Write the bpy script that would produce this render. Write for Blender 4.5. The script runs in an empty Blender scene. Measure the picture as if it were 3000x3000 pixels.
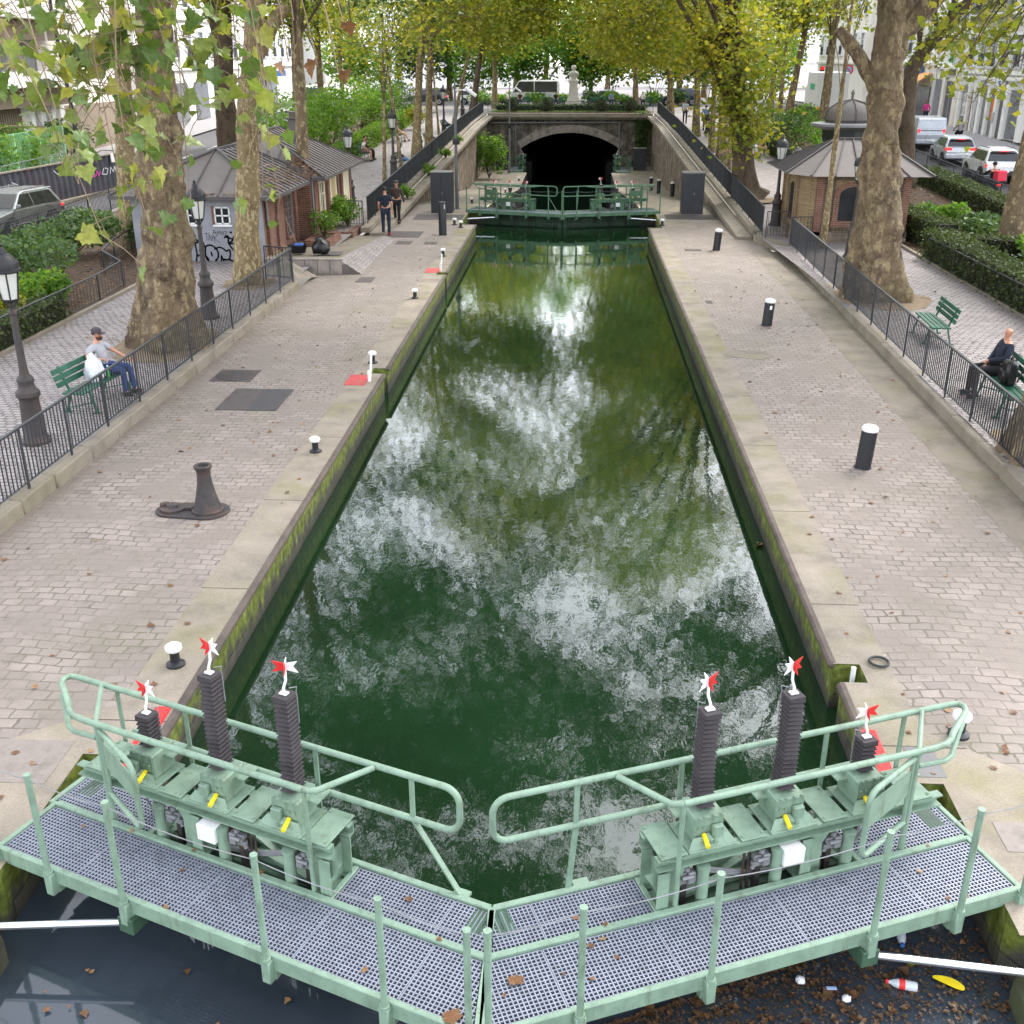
SKY = .86; SUN = 2.8
import bpy, bmesh, math, random
import numpy as np
from mathutils import Vector, Matrix, noise as mnoise
R = math.radians
random.seed(7)
scene = bpy.context.scene
COL = scene.collection
# ---------------------------------------------------------------- camera model (used for the camera and for measuring)
F = 3090.; PITCH = math.atan((1500-174)/F); YAW = math.atan(192/math.hypot(1326, F)); CX, CZ = 0.577, 6.55
_cp, _sp, _cy, _sy = math.cos(PITCH), math.sin(PITCH), math.cos(YAW), math.sin(YAW)
_fw = (-_sy*_cp, _cy*_cp, -_sp); _rt = (_cy, _sy, 0); _up = (-_sy*_sp, _cy*_sp, _cp)
def _ray(px, py):
    a = (px-1500)/F; b = (1500-py)/F
    return [_fw[i]+a*_rt[i]+b*_up[i] for i in range(3)]
def atz(px, py, z=0.):
    d = _ray(px, py); t = (z-CZ)/d[2]; return (CX+t*d[0], t*d[1], z)
def aty(px, py, Y):
    d = _ray(px, py); t = Y/d[1]; return (CX+t*d[0], Y, CZ+t*d[2])
def zt(Y):
    return .25+max(0, min(1, (Y-42)/52))*1.75
def on(px, py):                       # measured point on the promenade terrain
    z = .25
    for _ in range(40):
        X, Y, _z = atz(px, py, z); z = zt(Y)
    return (X, Y, z)
# ---------------------------------------------------------------- mesh builder
class MB:
    def __init__(s): s.v = []; s.f = []; s.m = []; s.mi = 0
    def add(s, vs, fs):
        o = len(s.v); s.v += [tuple(v) for v in vs]
        for f in fs: s.f.append([i+o for i in f]); s.m.append(s.mi)
        return s
    def box(s, c, d, rz=0., b=0., rx=0., ry=0.):
        hx, hy, hz = d[0]/2, d[1]/2, d[2]/2
        if b <= 0:
            vs = [(x*hx, y*hy, z*hz) for z in (-1, 1) for y in (-1, 1) for x in (-1, 1)]
            fs = [(0, 2, 3, 1), (4, 5, 7, 6), (0, 1, 5, 4), (2, 6, 7, 3), (0, 4, 6, 2), (1, 3, 7, 5)]
        else:
            b = min(b, hx*.9, hy*.9, hz*.9); vs = []; fs = []
            idx = {}
            for sx in (-1, 1):
                for sy in (-1, 1):
                    for sz in (-1, 1):
                        for a in range(3):
                            p = [sx*(hx-b), sy*(hy-b), sz*(hz-b)]
                            p[a] += (sx, sy, sz)[a]*b
                            idx[(sx, sy, sz, a)] = len(vs); vs.append(tuple(p))
            g = lambda x, y, z, a: idx[(x, y, z, a)]
            for q in (-1, 1):
                fs.append([g(q, -1, -1, 0), g(q, 1, -1, 0), g(q, 1, 1, 0), g(q, -1, 1, 0)][::q])
                fs.append([g(-1, q, -1, 1), g(-1, q, 1, 1), g(1, q, 1, 1), g(1, q, -1, 1)][::q])
                fs.append([g(-1, -1, q, 2), g(1, -1, q, 2), g(1, 1, q, 2), g(-1, 1, q, 2)][::q])
            for p in (-1, 1):
                for q in (-1, 1):
                    fs.append([g(p, q, -1, 0), g(p, q, 1, 0), g(p, q, 1, 1), g(p, q, -1, 1)][::-p*q])
                    fs.append([g(p, -1, q, 0), g(p, 1, q, 0), g(p, 1, q, 2), g(p, -1, q, 2)][::p*q])
                    fs.append([g(-1, p, q, 1), g(1, p, q, 1), g(1, p, q, 2), g(-1, p, q, 2)][::-p*q])
            for x in (-1, 1):
                for y in (-1, 1):
                    for z in (-1, 1):
                        fs.append([g(x, y, z, 0), g(x, y, z, 1), g(x, y, z, 2)][::x*y*z])
        M = Matrix.Translation(c) @ Matrix.Rotation(rz, 4, 'Z') @ Matrix.Rotation(ry, 4, 'Y') @ Matrix.Rotation(rx, 4, 'X')
        return s.add([M @ Vector(v) for v in vs], fs)
    def bar(s, a, b, w, h=None, up=(0, 0, 1)):
        a, b = Vector(a), Vector(b); h = h or w; d = b-a; L = d.length
        if L < 1e-6: return s
        d.normalize(); u = Vector(up)
        if abs(d.dot(u)) > .98: u = Vector((0, 1, 0))
        x = d.cross(u).normalized(); y = x.cross(d).normalized()
        vs = [p+x*(i*w/2)+y*(j*h/2) for p in (a, b) for i, j in ((-1, -1), (1, -1), (1, 1), (-1, 1))]
        return s.add(vs, [(0, 1, 2, 3), (7, 6, 5, 4), (0, 4, 5, 1), (1, 5, 6, 2), (2, 6, 7, 3), (3, 7, 4, 0)])
    def tube(s, pts, r, n=8, cap=True, closed=False):
        pts = [Vector(p) for p in pts]; k = len(pts)
        rs = r if isinstance(r, (list, tuple)) else [r]*k
        T = []
        for i in range(k):
            if closed: t = pts[(i+1) % k]-pts[i-1]
            else: t = pts[min(i+1, k-1)]-pts[max(i-1, 0)]
            T.append(t.normalized() if t.length > 1e-9 else Vector((0, 0, 1)))
        u = Vector((0, 0, 1))
        if abs(T[0].dot(u)) > .95: u = Vector((1, 0, 0))
        x = T[0].cross(u).normalized(); vs = []
        for i in range(k):
            x = (x-T[i]*x.dot(T[i]))
            x = x.normalized() if x.length > 1e-6 else T[i].orthogonal().normalized()
            y = T[i].cross(x)
            for j in range(n):
                a = 2*math.pi*j/n; vs.append(pts[i]+(x*math.cos(a)+y*math.sin(a))*rs[i])
        fs = []
        for i in range(k if closed else k-1):
            i2 = (i+1) % k
            for j in range(n): fs.append((i*n+j, i*n+(j+1) % n, i2*n+(j+1) % n, i2*n+j))
        if cap and not closed: fs += [tuple(range(n))[::-1], tuple((k-1)*n+j for j in range(n))]
        return s.add(vs, fs)
    def cyl(s, c, r, h, n=12, r2=None):
        c = Vector(c); return s.tube([c, c+Vector((0, 0, h))], [r, r if r2 is None else r2], n)
    def lathe(s, prof, c=(0, 0, 0), n=20, rot=0., sx=1., sy=1.):
        vs = []; k = len(prof)
        for r, z in prof:
            for j in range(n):
                a = 2*math.pi*j/n+rot; vs.append((c[0]+math.cos(a)*r*sx, c[1]+math.sin(a)*r*sy, c[2]+z))
        fs = [(i*n+j, i*n+(j+1) % n, (i+1)*n+(j+1) % n, (i+1)*n+j) for i in range(k-1) for j in range(n)]
        if prof[0][0] > 1e-4: fs.append(tuple(range(n))[::-1])
        if prof[-1][0] > 1e-4: fs.append(tuple((k-1)*n+j for j in range(n)))
        return s.add(vs, fs)
    def poly(s, pts): return s.add(pts, [tuple(range(len(pts)))])
    def prism(s, pts, z0, z1):
        n = len(pts); vs = [(p[0], p[1], z0) for p in pts]+[(p[0], p[1], z1) for p in pts]
        return s.add(vs, [tuple(range(n))[::-1], tuple(range(n, 2*n))]+[(i, (i+1) % n, n+(i+1) % n, n+i) for i in range(n)])
    def slab(s, pts, vec):             # extrude any polygon along vec
        n = len(pts); v = Vector(vec); vs = [Vector(p) for p in pts]; vs += [p+v for p in vs]
        return s.add(vs, [tuple(range(n))[::-1], tuple(range(n, 2*n))]+[(i, (i+1) % n, n+(i+1) % n, n+i) for i in range(n)])
    def build(s, name, mats, parent=None, smooth=False, loc=None, bevel=0., fix=True):
        me = bpy.data.meshes.new(name); me.from_pydata(s.v, [], s.f)
        if not isinstance(mats, (list, tuple)): mats = [mats]
        for m in mats: me.materials.append(m)
        if len(mats) > 1: me.polygons.foreach_set('material_index', s.m)
        if fix and len(s.f) < 30000:
            bm = bmesh.new(); bm.from_mesh(me); bmesh.ops.recalc_face_normals(bm, faces=bm.faces); bm.to_mesh(me); bm.free()
        if smooth:
            me.shade_smooth(); me.set_sharp_from_angle(angle=R(38))
        o = bpy.data.objects.new(name, me); COL.objects.link(o)
        if parent: o.parent = parent
        if loc: o.location = loc
        if bevel:
            md = o.modifiers.new('bevel', 'BEVEL'); md.width = bevel; md.segments = 2; md.limit_method = 'ANGLE'; md.angle_limit = R(35)
        return o
def tag(o, label=None, cat=None, group=None, kind=None):
    if label: o['label'] = label
    if cat: o['category'] = cat
    if group: o['group'] = group
    if kind: o['kind'] = kind
    return o
def thing(name, label, cat, loc=(0, 0, 0), rz=0., group=None):
    o = bpy.data.objects.new(name, None); COL.objects.link(o); o.location = loc; o.rotation_euler = (0, 0, rz)
    o.empty_display_size = .1
    return tag(o, label, cat, group)
def copytree(o, parent=None):
    c = o.copy(); COL.objects.link(c); c.parent = parent
    for ch in o.children: copytree(ch, c)
    return c
def dup(o, label, loc=None, rz=None, sc=None):
    c = copytree(o); c['label'] = label
    if loc is not None: c.location = loc
    if rz is not None: c.rotation_euler = (0, 0, rz)
    if sc is not None: c.scale = sc if isinstance(sc, (tuple, list)) else (sc, sc, sc)
    return c
def struct(name, mb, m, **k): return tag(mb.build(name, m, **k), kind='structure')
# ---------------------------------------------------------------- materials
def lin(r, g, b):
    f = lambda c: (c/255/12.92) if c/255 <= .04045 else ((c/255+.055)/1.055)**2.4
    return (f(r), f(g), f(b), 1)
class NT:
    def __init__(s, name):
        s.mat = bpy.data.materials.new(name); s.mat.use_nodes = True; s.t = s.mat.node_tree; s.t.nodes.clear()
        s.out = s.n('ShaderNodeOutputMaterial')
    def n(s, typ, inp=None, **attr):
        nd = s.t.nodes.new(typ)
        for k, v in attr.items(): setattr(nd, k, v)
        for k, v in (inp or {}).items():
            if hasattr(v, 'is_linked') or isinstance(v, bpy.types.NodeSocket): s.t.links.new(v, nd.inputs[k])
            else: nd.inputs[k].default_value = v
        return nd
    def l(s, a, b): s.t.links.new(a, b)
    def co(s): return s.n('ShaderNodeTexCoord').outputs['Object']
    def noise(s, vec, scale, detail=4, rough=.55, dist=0.):
        return s.n('ShaderNodeTexNoise', {'Vector': vec, 'Scale': scale, 'Detail': detail, 'Roughness': rough, 'Distortion': dist}).outputs['Fac']
    def ramp(s, fac, stops, interp='LINEAR'):
        nd = s.n('ShaderNodeValToRGB', {'Fac': fac}); cr = nd.color_ramp; cr.interpolation = interp
        while len(cr.elements) < len(stops): cr.elements.new(.5)
        for e, (p, c) in zip(cr.elements, stops):
            e.position = p; e.color = c if isinstance(c, tuple) else (c, c, c, 1)
        return nd.outputs['Color']
    def mix(s, fac, a, b, typ='MIX'):
        nd = s.n('ShaderNodeMix', data_type='RGBA', blend_type=typ)
        for k, v in ((0, fac), (6, a), (7, b)):
            if isinstance(v, bpy.types.NodeSocket): s.l(v, nd.inputs[k])
            else: nd.inputs[k].default_value = v
        return nd.outputs[2]
    def math(s, op, a, b=0., c=None):
        nd = s.n('ShaderNodeMath', operation=op)
        for k, v in ((0, a), (1, b)) + (((2, c),) if c is not None else ()):
            if isinstance(v, bpy.types.NodeSocket): s.l(v, nd.inputs[k])
            else: nd.inputs[k].default_value = v
        return nd.outputs[0]
    def bump(s, h, st=.3, d=.02, nrm=None):
        nd = s.n('ShaderNodeBump', {'Height': h, 'Strength': st, 'Distance': d})
        if nrm: s.l(nrm, nd.inputs['Normal'])
        return nd.outputs['Normal']
    def bsdf(s, col, rough=.6, metal=0., nrm=None, **k):
        inp = {'Base Color': col, 'Roughness': rough, 'Metallic': metal}
        if nrm: inp['Normal'] = nrm
        inp.update(k)
        nd = s.n('ShaderNodeBsdfPrincipled', inp); s.l(nd.outputs[0], s.out.inputs['Surface']); return nd
def simple(name, col, rough=.6, metal=0., var=.25, scale=6., bump=.0, dirt=None, spec=None):
    """painted / stone / cloth surface: colour varied by two noises, optional dirt colour and bump"""
    t = NT(name); v = t.co()
    c = lin(*col); d = tuple(x*(1-var) for x in c[:3])+(1,); b = tuple(min(1, x*(1+var*.6)) for x in c[:3])+(1,)
    n1 = t.noise(v, scale, 5); col_ = t.ramp(n1, [(.3, d), (.5, c), (.72, b)])
    if dirt:
        n2 = t.noise(v, scale*.45, 6, .65); m = t.ramp(n2, [(.5, 0.), (.68, .8)])
        col_ = t.mix(m, col_, lin(*dirt))
    nrm = t.bump(t.noise(v, scale*7, 3), bump, .01) if bump else None
    rg = t.math('MULTIPLY_ADD', n1, .25, rough-.12)
    k = {}
    if spec is not None: k['Specular IOR Level'] = spec
    t.bsdf(col_, rg, metal, nrm, **k); return t.mat
M = {}
def worn(name, c):
    t = NT(name); v = t.co(); c_ = lin(*c)
    col = t.ramp(t.noise(v, 5., 6, .65), [(.3, tuple(x*.74 for x in c_[:3])+(1,)), (.5, c_), (.7, tuple(min(1, x*1.14) for x in c_[:3])+(1,))])
    st = t.n('ShaderNodeMapping', {'Vector': v, 'Scale': (7., 7., 1.2)}).outputs[0]
    col = t.mix(t.ramp(t.noise(st, 1.6, 5, .7), [(.54, 0.), (.70, .6)]), col, lin(92, 98, 74))          # grime runs
    col = t.mix(t.ramp(t.noise(v, 24., 4, .75), [(.66, 0.), (.72, .85)]), col, lin(122, 92, 66))        # rust specks
    col = t.mix(t.ramp(t.noise(v, 60., 2, .6), [(.70, 0.), (.76, .6)]), col, lin(186, 200, 184))        # chips
    t.bsdf(col, t.math('MULTIPLY_ADD', t.noise(v, 9., 3), .3, .4), 0., t.bump(t.noise(v, 40., 3), .12, .006)); return t.mat
def cobble(name, c1, c2, mortar, bw=.22, rh=.145, ms=.014, moss=.35, dirtamt=.5, offs=.5, worn=.5):
    t = NT(name); v = t.co()
    wob = t.n('ShaderNodeTexNoise', {'Vector': v, 'Scale': 5., 'Detail': 2.}, noise_dimensions='3D').outputs['Color']
    w1 = t.n('ShaderNodeVectorMath', {0: wob, 1: (.5, .5, .5)}, operation='SUBTRACT').outputs[0]
    w2 = t.n('ShaderNodeVectorMath', {0: w1, 1: (.11, .065, 0)}, operation='MULTIPLY').outputs[0]
    big = t.n('ShaderNodeTexNoise', {'Vector': v, 'Scale': .35, 'Detail': 1.}).outputs['Color']
    g1 = t.n('ShaderNodeVectorMath', {0: big, 1: (.4, .5, 0)}, operation='MULTIPLY').outputs[0]
    v2 = t.n('ShaderNodeVectorMath', {0: v, 1: w2}).outputs[0]; v2 = t.n('ShaderNodeVectorMath', {0: v2, 1: g1}).outputs[0]
    br = t.n('ShaderNodeTexBrick', {'Vector': v2, 'Color1': lin(*c1), 'Color2': lin(*c2), 'Mortar': lin(*mortar), 'Scale': 1., 'Mortar Size': t.math('MULTIPLY_ADD', t.ramp(t.noise(v, 2.1, 3), [(.3, 0.), (.7, 1.)]), ms*1.3, ms*.45),
             'Mortar Smooth': .45, 'Bias': 0., 'Brick Width': bw, 'Row Height': rh}, offset=offs, squash=1.)
    fac = br.outputs['Fac']
    # a second read of the same bricks gives every sett its own tone
    br2 = t.n('ShaderNodeTexBrick', {'Vector': v2, 'Color1': (0, 0, 0, 1), 'Color2': (1, 1, 1, 1), 'Mortar': (.5, .5, .5, 1), 'Scale': 1., 'Mortar Size': 0.,
             'Bias': 0., 'Brick Width': bw, 'Row Height': rh}, offset=offs)
    tone = t.ramp(br2.outputs['Color'], [(0., .66), (.3, .92), (.6, 1.02), (1., 1.26)])
    col = t.mix(1., br.outputs['Color'], tone, 'MULTIPLY')
    n1 = t.noise(v, 1.1, 6, .62); n2 = t.noise(v, .33, 4, .6); n3 = t.noise(v, 26, 4, .7); n4 = t.noise(v, 3.3, 5, .65)
    col = t.mix(t.ramp(n3, [(.3, 0.), (.75, .38)]), col, lin(*[int(x*.72) for x in c1]))
    dirt = t.math('MULTIPLY', t.ramp(n1, [(.36, 0.), (.60, 1.)]), dirtamt)          # grit that fills the joints
    col = t.mix(dirt, col, lin(*[int(a*.62+b*.30) for a, b in zip(c1, mortar)]))
    ms_ = t.math('MULTIPLY', t.ramp(n2, [(.52, 0.), (.70, 1.)]), moss)
    ms_ = t.math('MULTIPLY', ms_, t.ramp(fac, [(0., .35), (1., 1.)]))
    col = t.mix(ms_, col, lin(88, 92, 52))
    st = t.ramp(n4, [(.30, .30), (.44, 0.)]); col = t.mix(st, col, lin(60, 52, 46))
    sp = t.ramp(t.noise(v, 9., 2), [(.735, 0.), (.76, .55)]); col = t.mix(sp, col, lin(190, 186, 178))
    h = t.math('SUBTRACT', t.math('MULTIPLY', n3, .25), t.math('MULTIPLY', fac, t.math('SUBTRACT', 1., t.math('MULTIPLY', dirt, .75))))
    t.bsdf(col, t.math('MULTIPLY_ADD', n3, .3, .55), 0., t.bump(h, .55, .018)); return t.mat
def concrete(name, c, moss=.7, edge=None, joints=True):
    t = NT(name); v = t.co(); c_ = lin(*c)
    n1 = t.noise(v, 1.4, 6, .65); n2 = t.noise(v, 38, 3, .7); n3 = t.noise(v, .55, 5, .6)
    col = t.ramp(n1, [(.28, tuple(x*.62 for x in c_[:3])+(1,)), (.5, c_), (.75, tuple(min(1, x*1.25) for x in c_[:3])+(1,))])
    col = t.mix(t.ramp(n2, [(.3, .35), (.6, 0.)]), col, lin(*[int(x*.6) for x in c]))
    col = t.mix(t.math('MULTIPLY', t.ramp(n3, [(.50, 0.), (.66, 1.)]), moss), col, lin(112, 108, 52))
    h = n2
    if joints:
        sx = t.n('ShaderNodeSeparateXYZ', {0: v}).outputs[1]
        j = t.math('FRACT', t.math('MULTIPLY', sx, 1/3.1)); jj = t.math('LESS_THAN', j, .006)
        col = t.mix(jj, col, lin(62, 55, 46))
    t.bsdf(col, .82, 0., t.bump(h, .35, .012)); return t.mat
def walluv(t):                       # x+y along the wall, z up
    s = t.n('ShaderNodeSeparateXYZ', {0: t.co()}); return t.n('ShaderNodeCombineXYZ', {0: t.math('ADD', s.outputs[0], s.outputs[1]), 1: s.outputs[2], 2: 0.}).outputs[0], s
def lockwall(name):
    t = NT(name); uv, s = walluv(t); v = t.co()
    br = t.n('ShaderNodeTexBrick', {'Vector': uv, 'Color1': lin(92, 86, 74), 'Color2': lin(70, 66, 58), 'Mortar': lin(40, 38, 34), 'Scale': 1., 'Mortar Size': .012,
             'Brick Width': 1.1, 'Row Height': .42})
    col = t.mix(t.ramp(t.noise(v, 3, 6, .7), [(.35, .6), (.65, 0.)]), br.outputs['Color'], lin(38, 35, 30))
    drip = t.n('ShaderNodeMapping', {'Vector': uv, 'Scale': (6., .8, 1.)}).outputs[0]
    dn = t.noise(drip, 1., 5, .65); z = s.outputs[2]
    hz = t.math('MULTIPLY_ADD', z, 1.0, 1.28)                       # 1 near the coping, falling to the waterline
    mm = t.ramp(t.math('MULTIPLY_ADD', dn, 1.1, t.math('SUBTRACT', hz, .95)), [(.42, 0.), (.62, 1.)])
    col = t.mix(mm, col, t.ramp(t.noise(v, 9, 4), [(.3, lin(62, 72, 20)), (.55, lin(104, 114, 36)), (.75, lin(150, 150, 92))]))
    wet = t.ramp(z, [(0., 1.), (1., 0.)]); 
    wl = t.ramp(t.math('MULTIPLY_ADD', z, 1., 1.), [(.30, 1.), (.55, 0.)]); col = t.mix(t.math('MULTIPLY', wl, .85), col, lin(20, 21, 15))
    t.bsdf(col, .7, 0., t.bump(t.math('SUBTRACT', t.noise(v, 20, 5, .7), br.outputs['Fac']), .6, .02)); return t.mat
def brick(name, c1, c2, mortar, bw=.22, rh=.075, ms=.008, dirt=.5):
    t = NT(name); uv, s = walluv(t); v = t.co()
    br = t.n('ShaderNodeTexBrick', {'Vector': uv, 'Color1': lin(*c1), 'Color2': lin(*c2), 'Mortar': lin(*mortar), 'Scale': 1., 'Mortar Size': ms, 'Brick Width': bw, 'Row Height': rh})
    col = t.mix(t.math('MULTIPLY', t.ramp(t.noise(v, 2.2, 6, .65), [(.4, 0.), (.7, 1.)]), dirt), br.outputs['Color'], lin(*[int(x*.5) for x in c1]))
    t.bsdf(col, .85, 0., t.bump(t.math('SUBTRACT', t.noise(v, 40, 3), br.outputs['Fac']), .4, .012)); return t.mat
def rubble(name, c=(104, 96, 86), sc=2.2):
    t = NT(name); v = t.co()
    w = t.n('ShaderNodeTexNoise', {'Vector': v, 'Scale': 3., 'Detail': 2.}).outputs['Color']
    v2 = t.n('ShaderNodeVectorMath', {0: v, 1: t.n('ShaderNodeVectorMath', {0: w, 1: (.25, .25, .25)}, operation='MULTIPLY').outputs[0]}).outputs[0]
    vo = t.n('ShaderNodeTexVoronoi', {'Vector': v2, 'Scale': sc}); ed = t.n('ShaderNodeTexVoronoi', {'Vector': v2, 'Scale': sc}, feature='DISTANCE_TO_EDGE').outputs['Distance']
    tone = t.n('ShaderNodeSeparateXYZ', {0: vo.outputs['Color']}).outputs[0]
    c_ = lin(*c); col = t.ramp(tone, [(0., tuple(x*.55 for x in c_[:3])+(1,)), (.6, c_), (1., tuple(x*1.45 for x in c_[:3])+(1,))])
    col = t.mix(t.ramp(t.noise(v, 1.2, 6, .65), [(.38, .75), (.62, 0.)]), col, lin(48, 43, 38))
    e = t.ramp(ed, [(.01, .7), (.06, 0.)]); col = t.mix(e, col, lin(118, 110, 98))
    st = t.n('ShaderNodeMapping', {'Vector': v, 'Scale': (2.5, 2.5, .25)}).outputs[0]
    col = t.mix(t.ramp(t.noise(st, 1., 5, .6), [(.5, 0.), (.68, .7)]), col, lin(44, 40, 34))
    t.bsdf(col, .85, 0., t.bump(t.math('ADD', t.math('MULTIPLY', ed, 1.5), t.math('MULTIPLY', t.noise(v, 22, 4), .4)), .6, .05)); return t.mat
def bark(name, base, pale, dark, sc=2.6, patch=.5, burr=False):
    t = NT(name); v = t.co(); m = t.n('ShaderNodeMapping', {'Vector': v, 'Scale': (1., 1., .55)}).outputs[0]
    n1 = t.noise(m, sc, 6, .62, .6); n2 = t.noise(m, sc*3.3, 4, .6); n3 = t.noise(m, sc*11, 4, .7)
    col = t.ramp(n1, [(.3, lin(*dark)), (.5, lin(*base)), (.68, tuple(x*1.2 for x in lin(*base)[:3])+(1,))])
    col = t.mix(t.math('MULTIPLY', t.ramp(n2, [(.535, 0.), (.57, 1.)]), patch), col, lin(*pale))
    col = t.mix(t.ramp(n3, [(.28, .8), (.46, 0.)]), col, lin(*[int(x*.7) for x in dark]))
    mg = t.noise(v, .8, 3); col = t.mix(t.ramp(mg, [(.5, 0.), (.72, .35)]), col, lin(86, 88, 52))
    pt = t.n('ShaderNodeNewGeometry').outputs['Pointiness']; col = t.mix(t.ramp(pt, [(.38, .9), (.485, 0.)]), col, lin(*[int(x*.5) for x in dark]))  # hollows of the bark darkened: crevice shade put into the colour
    vo = t.n('ShaderNodeTexVoronoi', {'Vector': m, 'Scale': sc*2.4}, feature='DISTANCE_TO_EDGE').outputs['Distance']
    h = t.math('ADD', t.math('MULTIPLY', t.ramp(vo, [(0., 0.), (.12, 1.)]), .6), n3)
    if burr:
        wv = t.n('ShaderNodeTexNoise', {'Vector': v, 'Scale': 2.2, 'Detail': 4.}).outputs['Color']
        v3 = t.n('ShaderNodeVectorMath', {0: v, 1: t.n('ShaderNodeVectorMath', {0: wv, 1: (.55, .55, .55)}, operation='MULTIPLY').outputs[0]}).outputs[0]
        e2 = t.n('ShaderNodeTexVoronoi', {'Vector': v3, 'Scale': 2.3}, feature='DISTANCE_TO_EDGE').outputs['Distance']
        gr = t.math('MULTIPLY', t.ramp(e2, [(0., 1.), (.075, 0.)]), t.ramp(t.noise(v, 1.7, 4), [(.47, 0.), (.60, 1.)]))
        col = t.mix(t.math('MULTIPLY', gr, .38), col, lin(44, 34, 27)); hn = t.n('ShaderNodeMapping', {'Vector': v, 'Scale': (1.5, 1.5, 7.)}).outputs[0]; h = t.math('ADD', h, t.math('MULTIPLY', t.ramp(e2, [(0., 0.), (.3, 1.)]), 1.3)); h = t.math('ADD', h, t.math('MULTIPLY', t.noise(hn, 1.4, 4, .6), .9))
    t.bsdf(col, .88, 0., t.bump(h, .8, .035)); return t.mat
def leafmat(name, stops, trans=.4, rough=.5):
    t = NT(name); g = t.n('ShaderNodeNewGeometry').outputs['Random Per Island']; v = t.co()
    ob = t.n('ShaderNodeObjectInfo').outputs['Random']
    f = t.math('ADD', t.math('MULTIPLY', g, .62), t.math('MULTIPLY', t.noise(v, .28, 2), .55)); f = t.math('ADD', f, t.math('MULTIPLY', ob, .1)); f = t.math('SUBTRACT', f, .12)
    col = t.ramp(f, [(p, lin(*c)) for p, c in stops])
    col = t.mix(t.ramp(t.noise(v, 30., 3), [(.35, .3), (.6, 0.)]), col, lin(52, 58, 18))
    p = t.n('ShaderNodeBsdfPrincipled', {'Base Color': col, 'Roughness': rough, 'Specular IOR Level': .35})
    tr = t.n('ShaderNodeBsdfTranslucent', {'Color': t.mix(.5, col, lin(190, 190, 40), 'OVERLAY')})
    mx = t.n('ShaderNodeMixShader', {0: trans, 1: p.outputs[0], 2: tr.outputs[0]}); t.l(mx.outputs[0], t.out.inputs['Surface']); return t.mat
def water(name, col, rough=.012, bumpd=.012, ior=1.5, scum=0.):
    t = NT(name); v = t.co()
    m1 = t.n('ShaderNodeMapping', {'Vector': v, 'Scale': (1., .55, 1.)}).outputs[0]
    n1 = t.noise(m1, 5.5, 3, .5); n2 = t.noise(m1, 15., 2, .5); n3 = t.noise(v, .7, 2, .5)
    h = t.math('ADD', t.math('MULTIPLY', n1, .8), t.math('MULTIPLY', n2, .22)); h = t.math('ADD', h, t.math('MULTIPLY', n3, 1.0))
    c = t.ramp(t.noise(v, .35, 3), [(.35, lin(*[int(x*.8) for x in col])), (.65, lin(*col))])
    if scum: c = t.mix(t.math('MULTIPLY', t.ramp(t.noise(v, 7, 6, .7), [(.6, 0.), (.68, 1.)]), scum), c, lin(96, 86, 66))
    t.bsdf(c, rough, 0., t.bump(h, .5, bumpd), IOR=ior, **{'Specular IOR Level': .5}); return t.mat
def glass(name, col=(26, 30, 34), rough=.08): return simple(name, col, rough+.1, 0., .3, 1.5, spec=.7)
def emit(name, col, st):
    t = NT(name); c = lin(*col); t.bsdf(c, .4, **{'Emission Color': c, 'Emission Strength': st}); return t.mat
M['quay'] = cobble('quay_cobbles', (160, 147, 138), (144, 132, 124), (98, 88, 76), .24, .172, .013, .55, .95)
M['prom'] = cobble('promenade_cobbles', (168, 158, 155), (150, 141, 139), (82, 73, 68), .2, .15, .02, .1, .25)
M['coping'] = concrete('coping_concrete', (146, 135, 120), .5)
M['concrete'] = concrete('weathered_concrete', (132, 122, 108), .3, joints=False)
M['kerb'] = concrete('kerb_stone', (138, 128, 114), .22, joints=False)
M['edge'] = simple('edge_iron', (92, 80, 72), .7, 0., .35, 4., .3, (60, 52, 46))
M['lockwall'] = lockwall('lock_wall_stone')
M['rubble'] = rubble('rubble_stone', (122, 112, 102), 3.4); M['rubble2'] = rubble('retaining_stone', (146, 128, 108), 3.)
M['ashlar'] = simple('ashlar', (150, 140, 132), .85, 0., .3, 3., .3, (96, 88, 80))
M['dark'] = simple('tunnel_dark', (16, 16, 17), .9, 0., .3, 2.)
M['soil'] = simple('soil', (70, 54, 40), .95, 0., .5, 9., .5, (122, 90, 54))
M['pit'] = simple('tree_pit_soil', (132, 114, 90), .95, 0., .3, 5., .6, (92, 76, 56))
M['ground'] = simple('ground_paving', (128, 122, 120), .9, 0., .25, 1.5, .2)
M['asphalt'] = simple('asphalt', (92, 90, 92), .88, 0., .18, 3., .25)
M['pave'] = simple('pavement', (150, 146, 146), .85, 0., .15, 2., .2)
M['paint'] = simple('road_paint', (205, 203, 198), .7, 0., .15, 4.)
M['green'] = worn('gate_green_paint', (124, 147, 127))
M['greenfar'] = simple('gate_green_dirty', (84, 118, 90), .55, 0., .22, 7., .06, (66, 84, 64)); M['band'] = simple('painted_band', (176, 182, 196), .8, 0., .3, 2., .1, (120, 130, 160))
M['greendk'] = simple('gate_green_dark', (58, 84, 64), .6, 0., .35, 3., .1, (40, 52, 40))  # dark green of the gate skin and ram brackets
M['grate'] = simple('galvanised_grating', (142, 146, 158), .5, .35, .2, 12.)
M['bellows'] = simple('rubber_bellows', (60, 54, 56), .75, 0., .25, 12., .15)
M['white'] = simple('white_paint', (226, 224, 222), .55, 0., .07, 8.)
M['red'] = simple('red_paint', (206, 40, 38), .55, 0., .15, 8.)
M['redplate'] = simple('faded_red_paint', (190, 74, 74), .8, 0., .22, 5., .1, (150, 96, 88))
M['yellow'] = simple('yellow_paint', (232, 206, 20), .5, 0., .1, 8.)
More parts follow.
